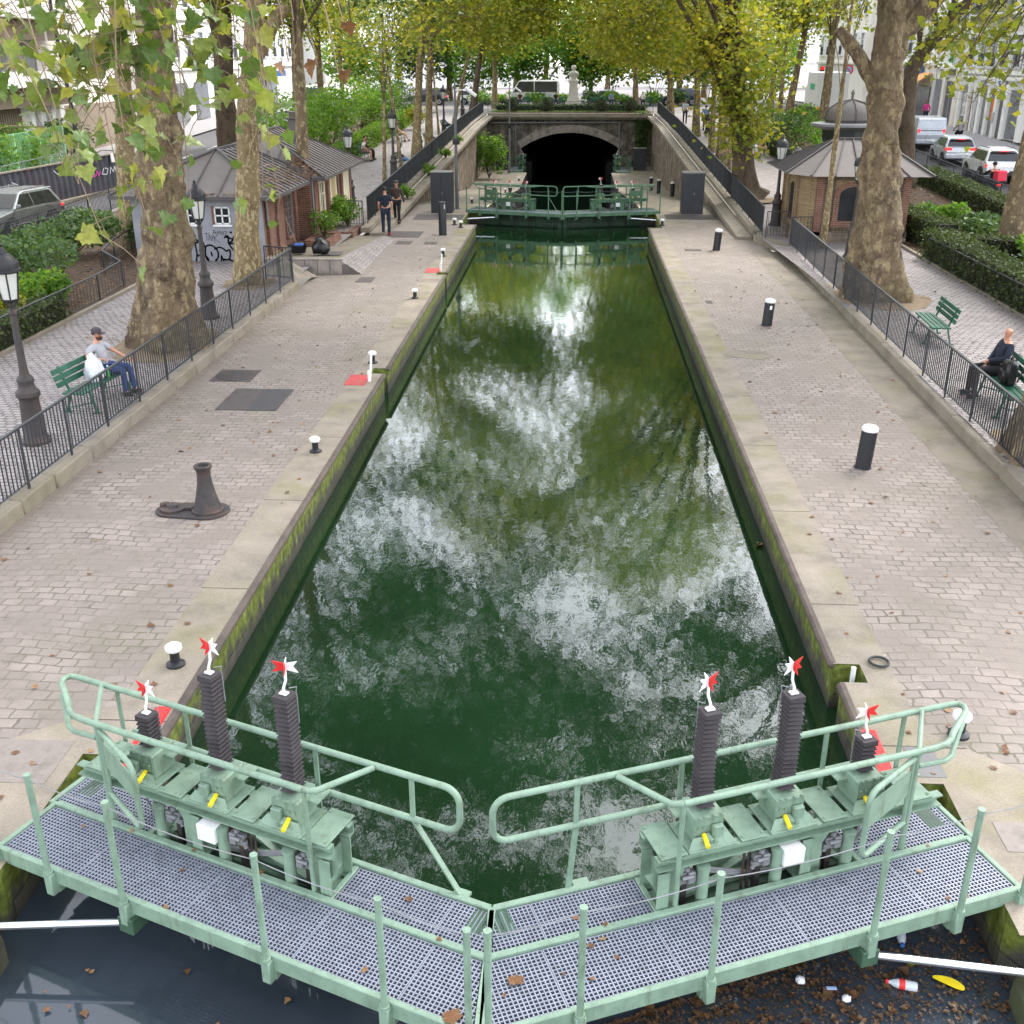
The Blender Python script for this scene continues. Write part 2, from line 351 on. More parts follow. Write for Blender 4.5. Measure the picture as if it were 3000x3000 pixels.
M['galv'] = simple('grey_metal', (128, 128, 130), .6, .2, .2, 8.)
M['steel'] = simple('polished_steel', (215, 216, 222), .22, .9, .08, 4.)
M['iron'] = simple('black_iron', (34, 34, 38), .5, 0., .3, 8., .05)
M['fence'] = simple('fence_paint', (40, 44, 50), .5, 0., .25, 6., .05, (58, 54, 50))
M['cast'] = simple('cast_iron', (62, 56, 56), .6, .15, .3, 8., .2, (92, 70, 56))
M['cabinet'] = simple('cabinet_paint', (44, 46, 52), .55, 0., .2, 2.5, .02, (62, 60, 60))
M['cabtop'] = simple('cabinet_top', (112, 110, 108), .6, 0., .15, 4.)
M['ribbed'] = simple('ribbed_plate', (136, 126, 118), .75, 0., .15, 9., .3, (112, 104, 96)); M['plate'] = simple('iron_plate', (84, 76, 74), .65, .2, .22, 9., .2, (70, 58, 52))
M['bench'] = simple('bench_green', (24, 84, 62), .4, 0., .2, 5., .03, (44, 108, 86))
M['glassd'] = glass('dark_glass'); M['glassl'] = simple('lamp_glass', (205, 205, 198), .25, 0., .12, 2.)
M['bark'] = bark('plane_bark', (118, 100, 76), (182, 166, 126), (78, 64, 49), 2.2, .6)
M['barkburr'] = bark('burred_plane_bark', (112, 94, 72), (172, 154, 116), (68, 54, 42), 1.7, .45, True)
M['barkp'] = bark('pale_plane_bark', (132, 114, 82), (196, 178, 134), (92, 76, 54), 3.4, .6)
M['barkd'] = bark('dark_bark', (86, 70, 56), (120, 102, 78), (48, 38, 30), 3., .3)
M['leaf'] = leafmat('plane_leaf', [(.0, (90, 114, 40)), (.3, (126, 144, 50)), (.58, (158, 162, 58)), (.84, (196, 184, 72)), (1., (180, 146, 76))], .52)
M['leafc'] = leafmat('shaded_plane_leaf', [(.0, (44, 66, 22)), (.4, (66, 92, 30)), (.7, (92, 112, 36)), (1., (130, 128, 44))], .18)  # darker copy of the plane leaf: thick canopy shade put into the colour
M['leafg'] = leafmat('green_leaf', [(.0, (70, 112, 42)), (.4, (102, 146, 56)), (.75, (136, 170, 66)), (1., (170, 178, 72))], .55)
M['leafn'] = leafmat('near_leaf', [(.0, (72, 98, 50)), (.35, (104, 128, 66)), (.65, (138, 150, 76)), (.86, (176, 166, 66)), (1., (196, 146, 56))], .4, .38)
M['leafd'] = leafmat('dark_shrub_leaf', [(.0, (56, 84, 50)), (.5, (84, 114, 66)), (1., (118, 136, 76))], .35)
M['leafy'] = leafmat('yellow_shrub_leaf', [(.0, (100, 120, 30)), (.5, (150, 150, 34)), (1., (190, 164, 36))], .4)
M['leafdead'] = leafmat('dead_leaf', [(.0, (88, 60, 40)), (.5, (136, 94, 62)), (1., (182, 146, 104))], .15)
M['leafwet'] = leafmat('wet_leaf', [(.0, (40, 28, 20)), (.45, (78, 54, 36)), (.8, (112, 78, 50)), (1., (150, 112, 70))], .05, .35)
M['hedge'] = leafmat('hedge_leaf', [(.0, (50, 64, 36)), (.5, (76, 92, 48)), (1., (108, 118, 64))], .3)
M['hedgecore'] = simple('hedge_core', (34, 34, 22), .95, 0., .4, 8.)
M['twig'] = simple('twig', (128, 108, 84), .8, 0., .25, 10.)
M['water'] = water('canal_water', (25, 50, 28), .032, .0034, 1.58)
M['waternear'] = water('pool_water', (56, 64, 72), .05, .002, 1.5)
M['waterlow'] = water('lower_water', (14, 30, 20), .01, .003, 1.45)
M['brickred'] = brick('red_brick', (132, 86, 70), (112, 72, 58), (146, 130, 114))
M['brickyel'] = brick('yellow_brick', (160, 136, 100), (140, 116, 84), (116, 102, 84))
M['brickwhite'] = brick('grey_painted_brick', (150, 150, 155), (144, 144, 150), (132, 132, 140), .22, .07, .004, .2)
M['zinc'] = simple('zinc_roof', (102, 95, 91), .75, 0., .14, 2., .05, (92, 84, 80))
M['zincdk'] = simple('zinc_seam', (80, 74, 74), .75, 0., .2, 5.)
M['cream'] = simple('cream_paint', (222, 212, 186), .6, 0., .08, 5.)
M['fwhite'] = simple('facade_white', (244, 241, 238), .85, 0., .06, 1.2, .05, (206, 200, 194))
M['fcream'] = simple('facade_cream', (236, 228, 218), .85, 0., .06, 1., .05)
M['fgrey'] = simple('facade_grey', (178, 176, 178), .85, 0., .1, 2.)
M['shut'] = simple('shutter_white', (240, 240, 242), .6, 0., .06, 6.)
M['curtain'] = simple('window_pane', (120, 122, 128), .3, 0., .35, .9, spec=.6)
M['blue'] = simple('shop_blue', (52, 96, 170), .5, 0., .12, 3.); M['bluew'] = simple('shop_pale_blue', (150, 170, 204), .5, 0., .12, 3.)
M['orange'] = simple('awning_orange', (226, 160, 84), .7, 0., .1, 3.); M['orangep'] = simple('poster_orange', (226, 120, 30), .6, 0., .12, 3.)
M['cross'] = simple('sign_green', (40, 178, 120), .5, 0., .08, 3.)
M['wooddoor'] = simple('brown_door', (112, 66, 52), .5, 0., .2, 4.); M['greydoor'] = simple('grey_door', (98, 96, 102), .5, 0., .12, 4.)
M['lilac'] = simple('sign_lilac', (110, 112, 210), .5, 0., .08, 3.)
M['corr'] = simple('corrugated_sheet', (74, 74, 82), .6, .1, .3, 1.2, .05, (96, 62, 70))
M['bin'] = simple('black_plastic', (18, 18, 20), .35, 0., .2, 8., .2)
M['graf'] = simple('black_spray', (18, 17, 20), .7, 0., .2, 8.); M['grafw'] = simple('white_spray', (206, 206, 212), .7, 0., .1, 8.); M['grafp'] = simple('pink_spray', (206, 70, 160), .7, 0., .1, 8.)
M['greenfence'] = simple('pale_green_fence', (140, 190, 140), .5, 0., .1, 6.)
M['fdark'] = simple('balcony_soffit', (150, 134, 118), .8, 0., .12, 2.)
M['skin'] = simple('skin', (196, 142, 116), .55, 0., .1, 8.); M['skin2'] = simple('skin_tan', (150, 104, 80), .55, 0., .1, 8.)
M['hair'] = simple('dark_hair', (36, 28, 26), .7, 0., .3, 20.); M['hairgrey'] = simple('pale_hair', (196, 190, 184), .7, 0., .15, 20.)
M['beard'] = simple('brown_beard', (78, 46, 34), .8, 0., .2, 20.)
def cloth(n, c): M[n] = simple('cloth_'+n, c, .85, 0., .18, 9., .1)
for n, c in dict(greyt=(168, 168, 172), jeans=(48, 72, 122), navy=(30, 36, 52), darkjeans=(34, 40, 60), brownj=(66, 52, 46), black=(24, 24, 27), whitec=(222, 218, 216), redshoe=(176, 62, 66), pink=(214, 60, 140), beige=(190, 164, 118), tan=(200, 158, 128), redbox=(214, 58, 78), lightblue=(110, 140, 180), capgrey=(72, 62, 66), floral=(128, 104, 100), shoe=(40, 38, 40), coral=(214, 110, 90)).items(): cloth(n, c)
def carpaint(n, c): M[n] = simple('car_'+n, c, .28, .25, .06, 2.)
for n, c in dict(cwhite=(232, 232, 234), csilver=(196, 198, 204), cgrey=(112, 116, 114), cvan=(176, 180, 190), cdark=(56, 60, 70), cblue=(70, 80, 110)).items(): carpaint(n, c)
M['tyre'] = simple('tyre_rubber', (26, 26, 28), .8, 0., .2, 9.); M['rim'] = simple('wheel_rim', (160, 162, 168), .35, .7, .1, 5.)
M['tail'] = emit('tail_light', (240, 40, 36), 1.6); M['head'] = emit('head_light', (235, 240, 245), 1.5)
M['bodyplastic'] = simple('car_plastic', (34, 35, 38), .6, 0., .15, 6.)
M['plateno'] = simple('number_plate', (226, 226, 222), .5, 0., .05, 6.)
M['bagw'] = simple('plastic_bag', (222, 222, 228), .35, 0., .1, 6., .3)
M['bottle'] = simple('clear_plastic', (186, 192, 198), .15, 0., .15, 20.)
M['bottleg'] = simple('green_bottle', (60, 170, 70), .2, 0., .15, 20.)
M['stone'] = simple('statue_stone', (205, 200, 192), .8, 0., .12, 3., .15)
M['moss'] = simple('mossy_stone', (74, 72, 56), .9, 0., .35, 4., .4, (66, 78, 36))
def blob(name, label, cat, c, r, sz, m, seed, amp=.2):
    bm = bmesh.new(); bmesh.ops.create_icosphere(bm, subdivisions=3, radius=1)
    for v in bm.verts:
        n = mnoise.noise(v.co*1.7+Vector((seed, 0, 0)))*amp+mnoise.noise(v.co*5+Vector((0, seed, 0)))*amp*.5
        v.co = v.co*(1+n); v.co.x *= r; v.co.y *= r; v.co.z = max(-.55, v.co.z)*sz
        if v.co.z > sz*.6: v.co.x *= .6; v.co.y *= .6
    me = bpy.data.meshes.new(name); bm.to_mesh(me); bm.free(); me.materials.append(m); me.shade_smooth()
    o = bpy.data.objects.new(name, me); COL.objects.link(o); o.location = c; return tag(o, label, cat)
# ================================================================ PEOPLE
def skin(name, pts, edges, mat, parent=None, sub=2):
    """pts: name -> (x,y,z,r); grows one smooth surface"""
    keys = list(pts); me = bpy.data.meshes.new(name)
    me.from_pydata([pts[k][:3] for k in keys], [(keys.index(a), keys.index(b)) for a, b in edges], [])
    o = bpy.data.objects.new(name, me); COL.objects.link(o)
    md = o.modifiers.new('skin', 'SKIN'); md.use_smooth_shade = True; md.branch_smoothing = .6
    for i, k in enumerate(keys):
        r = pts[k][3]; r = r if isinstance(r, tuple) else (r, r); me.skin_vertices[0].data[i].radius = r
    seen = set(); adj = {k: set() for k in keys}
    for a, b in edges: adj[a].add(b); adj[b].add(a)
    for k in keys:
        if k in seen: continue
        me.skin_vertices[0].data[keys.index(k)].use_root = True; st = [k]
        while st:
            c = st.pop()
            if c in seen: continue
            seen.add(c); st += list(adj[c])
    s = o.modifiers.new('sub', 'SUBSURF'); s.levels = sub; s.render_levels = sub
    dg = bpy.context.evaluated_depsgraph_get(); m2 = bpy.data.meshes.new_from_object(o.evaluated_get(dg)); m2.name = name
    o.modifiers.clear(); o.data = m2; bpy.data.meshes.remove(me); m2.materials.clear(); m2.materials.append(M[mat]); m2.shade_smooth()
    if parent: o.parent = parent
    return o
STAND = dict(pelvis=(0, 0, .95), spine=(0, .01, 1.15), chest=(0, .0, 1.34), neck0=(0, -.01, 1.47), neck=(0, .01, 1.52), head=(0, .025, 1.63), top=(0, .01, 1.70),
    hipL=(-.10, 0, .90), kneeL=(-.11, .02, .50), ankL=(-.11, -.02, .10), heelL=(-.11, -.05, .05), toeL=(-.13, .14, .04), hipR=(.10, 0, .90), kneeR=(.11, .02, .50), ankR=(.11, -.02, .10), heelR=(.11, -.05, .05), toeR=(.13, .14, .04),
    shL=(-.18, -.01, 1.41), elL=(-.25, -.03, 1.13), wrL=(-.25, .05, .90), shR=(.18, -.01, 1.41), elR=(.25, -.03, 1.13), wrR=(.25, .05, .90))
SIT = dict(STAND, pelvis=(0, .02, .58), spine=(0, -.03, .78), chest=(0, -.06, .97), neck0=(0, -.06, 1.11), neck=(0, -.04, 1.16), head=(0, .0, 1.27), top=(0, -.01, 1.34),
    hipL=(-.10, .06, .555), kneeL=(-.14, .46, .56), ankL=(-.14, .46, .11), heelL=(-.14, .43, .05), toeL=(-.16, .62, .04), hipR=(.10, .06, .555), kneeR=(.14, .46, .56), ankR=(.14, .46, .11), heelR=(.14, .43, .05), toeR=(.16, .62, .04),
    shL=(-.18, -.07, 1.05), elL=(-.24, .02, .80), wrL=(-.15, .24, .68), shR=(.18, -.07, 1.05), elR=(.24, .02, .80), wrR=(.15, .24, .68))
RAD = dict(pelvis=(.145, .115), spine=(.135, .105), chest=(.155, .11), neck0=.07, neck=.05, head=(.072, .085), top=(.062, .07), hip=.088, knee=.056, ank=.032, heel=.026, toe=.024, sh=.062, el=.042, wr=.028)
def rad(k): return RAD.get(k) or RAD[k[:-1]]
def person(label, loc, rz, pose, top='navy', legs='darkjeans', shoes='shoe', skinm='skin', hair='hair', sleeve='short', hands=True, beard=False, cap=None, scale=1., belly=0., long_hair=False, bald=False, bare_legs=False, group=None):
    t = thing('person', label, 'person', loc, rz, group); J = pose; t.scale = (scale,)*3
    P = {k: tuple(v)+(rad(k),) for k, v in J.items() if k != 'face'}
    E_ = [('pelvis', 'spine'), ('spine', 'chest'), ('chest', 'neck0'), ('neck0', 'neck'), ('neck', 'head'), ('head', 'top')]
    for s in 'LR': E_ += [('pelvis', 'hip'+s), ('hip'+s, 'knee'+s), ('knee'+s, 'ank'+s), ('ank'+s, 'heel'+s), ('ank'+s, 'toe'+s), ('chest', 'sh'+s), ('sh'+s, 'el'+s), ('el'+s, 'wr'+s)]
    for s in 'LR':
        w = Vector(J['wr'+s]); e = Vector(J['el'+s]); d = (w-e).normalized(); up = Vector((0, 0, 1)); side = d.cross(up)
        side = side.normalized() if side.length > .3 else Vector((0, 1, 0)); pm = w+d*.06; P['palm'+s] = tuple(pm)+((.036, .02),); E_.append(('wr'+s, 'palm'+s))
        if hands:
            for f, (o_, ln) in enumerate(((-.03, .062), (-.01, .075), (.011, .07), (.03, .055))):
                b = pm+side*o_+d*.015; c = b+d*ln*.55; g_ = c+d*ln*.4-up.cross(side).cross(side)*.0-Vector((0, 0, .014))
                for nm, q in (('a', b), ('b', c), ('c', g_)): P['f%d%s%s' % (f, s, nm)] = tuple(q)+(.0088,)
                E_ += [('f%d%sa' % (f, s), 'f%d%sb' % (f, s)), ('f%d%sb' % (f, s), 'f%d%sc' % (f, s))]
            b = w+d*.03; q = b+side*(.045)+d*.02; q2 = q+d*.035+side*.008
            for nm, v in (('ta', b), ('tb', q), ('tc', q2)): P[nm+s] = tuple(v)+(.0105,)
            E_ += [('ta'+s, 'tb'+s), ('tb'+s, 'tc'+s)]
    skin('body', P, E_, skinm, t)
    def grow(keys, edges, k, m, name, add=.008):
        Q = {}
        for a in keys:
            p = P[a]; r = p[3]; r = r if isinstance(r, tuple) else (r, r); Q[a] = p[:3]+((r[0]*k+add, r[1]*k+add),)
        return Q, edges, m, name
    tk = ['pelvis', 'spine', 'chest', 'neck0', 'shL', 'elL', 'shR', 'elR']; te = [('pelvis', 'spine'), ('spine', 'chest'), ('chest', 'neck0'), ('chest', 'shL'), ('chest', 'shR'), ('shL', 'elL'), ('shR', 'elR')]
    if sleeve == 'long': tk += ['wrL', 'wrR']; te += [('elL', 'wrL'), ('elR', 'wrR')]
    else:
        for s in 'LR': a, b = Vector(J['sh'+s]), Vector(J['el'+s]); P['el'+s] = tuple(a.lerp(b, .72))+(.052,)
    Q, e, m, n = grow(tk, te, 1.04, top, 'shirt' if sleeve == 'short' else 'jacket', .014)
    if belly: x, y, z, r = Q['spine']; Q['spine'] = (x, y+belly*.5, z, (r[0]+belly*.5, r[1]+belly)); 
    skin(n, Q, e, m, t)
    lk = ['pelvis']+[a+s for s in 'LR' for a in ('hip', 'knee', 'ank')]; le = [('pelvis', 'hip'+s) for s in 'LR']+[('hip'+s, 'knee'+s) for s in 'LR']
    if not bare_legs: le += [('knee'+s, 'ank'+s) for s in 'LR']
    else: lk = [k for k in lk if 'ank' not in k]
    P['pelvis'] = P['pelvis'][:3]+((.138, .115),)
    Q, e, m, n = grow(lk, le, 1.05, legs, 'trousers', .014); 
    if not bare_legs:
        for s in 'LR': x, y, z, r = Q['ank'+s]; Q['ank'+s] = (x, y, z-.035, (.056, .056))
    skin(n, Q, e, m, t)
    for s in 'LR':
        q = {k+s: P[k+s][:3]+(.052,) for k in ('ank', 'heel', 'toe')}; q['ank'+s] = (P['ank'+s][0], P['ank'+s][1], P['ank'+s][2]-.03, .056); skin('shoe', q, [('ank'+s, 'heel'+s), ('ank'+s, 'toe'+s)], shoes, t, 1)
    hd = Vector(J['head']); tp = Vector(J['top']); ax = (tp-hd).normalized(); fwd = Vector(J.get('face', (0, 1, 0))).normalized(); sd = fwd.cross(ax).normalized()
    # face: nose, eyes, ears, mouth
    f = MB()
    for s in (-1, 1): f.lathe([(0, -.022), (.012, -.01), (.012, .01), (0, .022)], hd+sd*s*.082, 8)
    f.bar(hd+fwd*.088+ax*.012, hd+fwd*.112-ax*.022, .022, .02); f.build('nose_and_ears', M[skinm], t, smooth=True)
    f = MB()
    for s in (-1, 1): f.box(hd+fwd*.088+sd*s*.031+ax*.018, (.02, .012, .01))
    f.build('eyes', M['hair'], t); f = MB(); f.box(hd+fwd*.09-ax*.05, (.042, .012, .01)); f.build('mouth', M['pinklip'], t)
    bm = bmesh.new(); bmesh.ops.create_uvsphere(bm, u_segments=18, v_segments=12, radius=1); rm = []
    for v in bm.verts:
        n = 1+.05*mnoise.noise(v.co*4)
        lx, ly, lz = v.co.x*.094*n, v.co.y*.108*n, v.co.z*.108*n
        if (ly > .02 and lz < .038) or lz < (-.05 if not long_hair else -.9): rm.append(v)
        if long_hair and lz < 0 and ly < .03: lz *= 2.2
        c = hd+sd*lx+fwd*(ly-.006)+ax*(lz+.022); v.co = c
    bmesh.ops.delete(bm, geom=rm, context='VERTS'); me = bpy.data.meshes.new('hair'); bm.to_mesh(me); bm.free(); me.shade_smooth()
    if not bald: me.materials.append(M[hair]); o = bpy.data.objects.new('hair', me); COL.objects.link(o); o.parent = t
    if beard:
        f = MB(); f.lathe([(0, -.06), (.05, -.05), (.068, -.015), (.07, .02)], hd+fwd*.035-ax*.055, 12); f.build('beard', M['beard'], t, smooth=True)
    if cap:
        f = MB(); f.lathe([(.1, 0), (.104, .03), (.09, .075), (.05, .10), (0, .108)], hd+ax*.045, 16); f.box(hd+fwd*.13+ax*.05, (.15, .12, .014), rz=math.atan2(-fwd.x, fwd.y), b=.004); f.build('cap', M[cap], t, smooth=True)
    return t
M['pinklip'] = simple('lip', (160, 96, 86), .5)
S = lambda **k: dict(SIT, **k)
T = lambda **k: dict(STAND, **k)
# 1 seated man, left bench: faces +X (rz -90), left arm along the thigh, right arm on the backrest
person('seated bearded man in a grey T-shirt, dark cap and jeans on the left bench', (-8.88, 20.3, .25), R(-88), S(shR=(.19, -.10, 1.05), elR=(.36, -.16, .86), wrR=(.22, .08, .80), shL=(-.19, -.06, 1.05), elL=(-.30, .16, .85), wrL=(-.26, .44, .70), face=(.25, 1, -.15), kneeL=(-.2, .46, .56), ankL=(-.1, .56, .11), heelL=(-.1, .53, .05), toeL=(-.1, .72, .04), head=(.02, -.02, 1.27), top=(.015, -.03, 1.345)), 'greyt', 'jeans', 'shoe', 'skin', 'hair', 'short', True, True, 'capgrey', .98, .05)
# 2 seated man, right bench facing -X (rz 90), head turned away
person('bald man in a dark jacket looking away from the bench at the right edge', (9.18, 21.15, .25), R(92), S(face=(-.9, -.5, .1), head=(-.05, -.03, 1.26), top=(-.06, -.05, 1.335), wrL=(.02, .22, .70), elL=(-.22, .0, .80), wrR=(.1, .2, .66), chest=(-.02, -.06, .97)), 'navy', 'black', 'shoe', 'skin', 'hairgrey', 'long', True, False, None, 1.06, .04, bald=True)
# 3, 4 standing and walking men
person('man in a navy T-shirt and dark jeans seen from behind on the plate', (-6.98, 43.3, .02), R(3), T(face=(.1, 1, 0)), 'navy', 'darkjeans', 'redshoe', 'skin', 'hair', 'short', True, scale=1.07, belly=.01)
person('walker in a brown jacket and grey cap coming toward the camera', (-7.05, 46.6, 0), R(178), T(kneeL=(-.1, .14, .51), ankL=(-.1, .12, .13), heelL=(-.1, .1, .08), toeL=(-.11, .28, .12), kneeR=(.1, -.02, .5), ankR=(.1, -.2, .12), heelR=(.1, -.24, .08), toeR=(.11, -.04, .03), wrL=(-.3, -.06, .88), wrR=(.3, .14, .92)), 'brownj', 'black', 'shoe', 'skin', 'hairgrey', 'long', True, cap='capgrey', scale=1.02)
# seated people along the promenades
sit = lambda **k: S(**k)
person('woman in a white top bending over on the bench beside the left hedge', (-11.9, 64.8, zt(65)), R(-88), sit(chest=(0, .08, .95), neck0=(0, .14, 1.06), neck=(0, .17, 1.1), head=(0, .24, 1.16), top=(0, .28, 1.22), shL=(-.18, .08, 1.02), shR=(.18, .08, 1.02)), 'whitec', 'floral', 'shoe', 'skin', 'hair', 'short', False, bare_legs=True)
person('dark haired companion behind the woman in white on the hedge bench', (-11.9, 65.6, zt(65)), R(-92), sit(), 'black', 'black', 'shoe', 'skin', 'hair', 'long', False)
person('long haired woman in black with light blue jeans by the left railing', (-9.2, 61.4, zt(61.4)), R(-80), sit(chest=(0, .0, .96), head=(0, .09, 1.24), top=(0, .1, 1.31), face=(0, 1, -.4)), 'black', 'lightblue', 'whitec', 'skin', 'hair', 'long', False, long_hair=True)
person('lone sitter with stretched bare legs farther along the left hedge', (-11.55, 75.6, zt(75.6)), R(-88), sit(ankL=(-.14, .7, .12), heelL=(-.14, .7, .06), toeL=(-.15, .86, .1)), 'greyt', 'beige', 'shoe', 'skin', 'hair', 'short', False, bare_legs=True)
person('person in dark blue slumped on the far left railing bench', (-9.05, 72.6, zt(72.6)), R(-85), sit(chest=(0, .06, .95), head=(0, .2, 1.2), top=(0, .22, 1.27)), 'navy', 'darkjeans', 'shoe', 'skin', 'hair', 'long', False)
person('person in light blue on the left railing bench closest to the arch', (-9.05, 82., zt(82)), R(-85), sit(), 'lightblue', 'darkjeans', 'shoe', 'skin', 'hair', 'long', False)
person('person in a pale yellow jacket and cap on the bench against the right hedge', (11.95, 68.3, zt(68)), R(95), sit(chest=(0, .06, .95), head=(0, .18, 1.2), top=(0, .2, 1.27)), 'beige', 'tan', 'shoe', 'skin', 'hair', 'long', False, cap='navy')
person('white haired person in black on the bench against the right hedge', (11.95, 67.5, zt(67.5)), R(88), sit(), 'black', 'tan', 'shoe', 'skin', 'hairgrey', 'long', False)
person('person in black with a blue hat standing behind the bench by the right hedge', (11.2, 70.5, zt(70.5)), R(120), T(), 'black', 'black', 'shoe', 'skin', 'hair', 'long', False, cap='blue')
person('person bending in dark clothes beside the right railing', (9.3, 72.5, zt(72.5)), R(100), T(chest=(0, .2, 1.25), neck0=(0, .32, 1.34), neck=(0, .36, 1.37), head=(0, .45, 1.42), top=(0, .5, 1.47), shL=(-.18, .24, 1.3), shR=(.18, .24, 1.3), elL=(-.22, .36, 1.05), elR=(.22, .36, 1.05), wrL=(-.2, .45, .85), wrR=(.2, .45, .85)), 'black', 'black', 'shoe', 'skin', 'hair', 'long', False)
person('walker in grey on the right promenade far toward the arch', (9.2, 90.0, zt(90)), R(170), T(), 'greyt', 'darkjeans', 'shoe', 'skin2', 'hair', 'short', False)
person('walker in light blue on the right promenade', (10.2, 84.5, zt(84.5)), R(10), T(), 'lightblue', 'black', 'shoe', 'skin', 'hair', 'short', False); person('walker in brown on the right promenade close to the slender trunks', (9.9, 80, zt(80)), R(175), T(), 'brownj', 'black', 'shoe', 'skin2', 'hair', 'long', False)
for x, top, lab, w in ((-6.6, 'whitec', 'person in white at the far left of the terrace benches', 0), (-5.4, 'brownj', 'person in brown beside the one in white on the left terrace bench', 0), (-1.6, 'navy', 'person in navy on the terrace bench left of the monument', 0), (4.2, 'lightblue', 'person in light blue at the end of the bench right of the monument', 0), (6.7, 'coral', 'person in coral red on the right terrace bench', 0), (7.5, 'whitec', 'person in white leaning on the one in coral red', 0)):
    person(lab, (x, 119.4, 2.0), R(180), sit(), top, 'darkjeans', 'shoe', 'skin', 'hair', 'short', False, scale=1.05)
person('pedestrian in a bright pink coat before the grey double door', (27.5, 88.6, zt(88)+.12), R(150), T(), 'pink', 'darkjeans', 'shoe', 'skin2', 'hair', 'long', False)
# ================================================================ SETTING
WL = -.6                                   # water level of the full chamber
def sheet(name, pts, m, dz=.0, parent=None):
    mb = MB(); mb.poly([(p[0], p[1], p[2]+dz) for p in pts]); return struct(name, mb, m)
def strip(name, x0, x1, ys, m, dz=.004, zf=zt):
    """a band along the canal following the terrain; x0/x1 numbers or functions of Y"""
    fx0 = x0 if callable(x0) else (lambda y: x0); fx1 = x1 if callable(x1) else (lambda y: x1)
    vs = []; fs = []
    for y in ys: vs += [(fx0(y), y, zf(y)+dz), (fx1(y), y, zf(y)+dz)]
    for i in range(len(ys)-1): fs.append((2*i, 2*i+1, 2*i+3, 2*i+2))
    return struct(name, MB().add(vs, fs), m)
YS = [6.9, 20, 30, 42, 55, 68, 81, 94, 104, 130, 170]
def kxl(y): return -8.15
def kxr(y): return 7.95+(min(y, 40)-12)*.018 if y <= 41 else 7.75
def qz(y): return 0. if y < 53 else max(-2.6, -(y-53)*2.6/31)
# ground: one sheet to the horizon, open only over the lock
g = MB(); st = [6.9, 42, 94, 104, 900]
for side in (-1, 1):
    xi = [side*8.1, side*8.1, side*7.55, side*7.55, side*7.55]
    for i in range(4):
        a, b = st[i], st[i+1]
        g.add([(side*900, a, zt(a)), (xi[i], a, zt(a)), (xi[i+1] if i < 1 else xi[i+1], b, zt(b)), (side*900, b, zt(b))], [(0, 1, 2, 3)])
    g.add([(side*900, -300, .25), (side*14, -300, .25), (side*14, 6.9, .25), (side*900, 6.9, .25)], [(0, 1, 2, 3)])
g.add([(-7.55, 104, 2), (7.55, 104, 2), (7.55, 900, 2), (-7.55, 900, 2)], [(0, 1, 2, 3)])
struct('ground', g, M['ground'], fix=False)
strip('promenade', -12.55, kxl, YS[:9], M['prom']); strip('promenade', kxr, 12.45, YS[:9], M['prom'])
strip('planting_soil', -19.6, -12.62, YS[:9], M['soil'], .006); strip('planting_soil', 12.52, 19.4, YS[:9], M['soil'], .006)
strip('road', -26.6, -19.9, YS, M['asphalt'], .008); strip('road', 19.9, 26.0, YS, M['asphalt'], .008)
strip('pavement', -30, -26.6, YS, M['pave'], .12); strip('pavement', 26.0, 29.5, YS, M['pave'], .12)
mk = MB()
for i in range(22):
    y = 34+i*5.2
    for x in (23.0,):
        mk.add([(x-.08, y, zt(y)+.013), (x+.08, y, zt(y)+.013), (x+.08, y+2.3, zt(y+2.3)+.013), (x-.08, y+2.3, zt(y+2.3)+.013)], [(0, 1, 2, 3)])
    mk.add([(-23.2, y, zt(y)+.013), (-23.05, y, zt(y)+.013), (-23.05, y+2.3, zt(y+2.3)+.013), (-23.2, y+2.3, zt(y+2.3)+.013)], [(0, 1, 2, 3)])
struct('road_markings', mk, M['paint'])
strip('road', -60, 60, [118, 126], M['asphalt'], .011)
for s in (-1, 1):
    kb = MB()
    for i in range(14):
        y = 8+i*7.; kb.box((s*12.58-(.02*s), y+3.5, zt(y+3.5)+.03), (.12, 7., .12), b=.01)
    struct('planting_kerb', kb, M['kerb'])
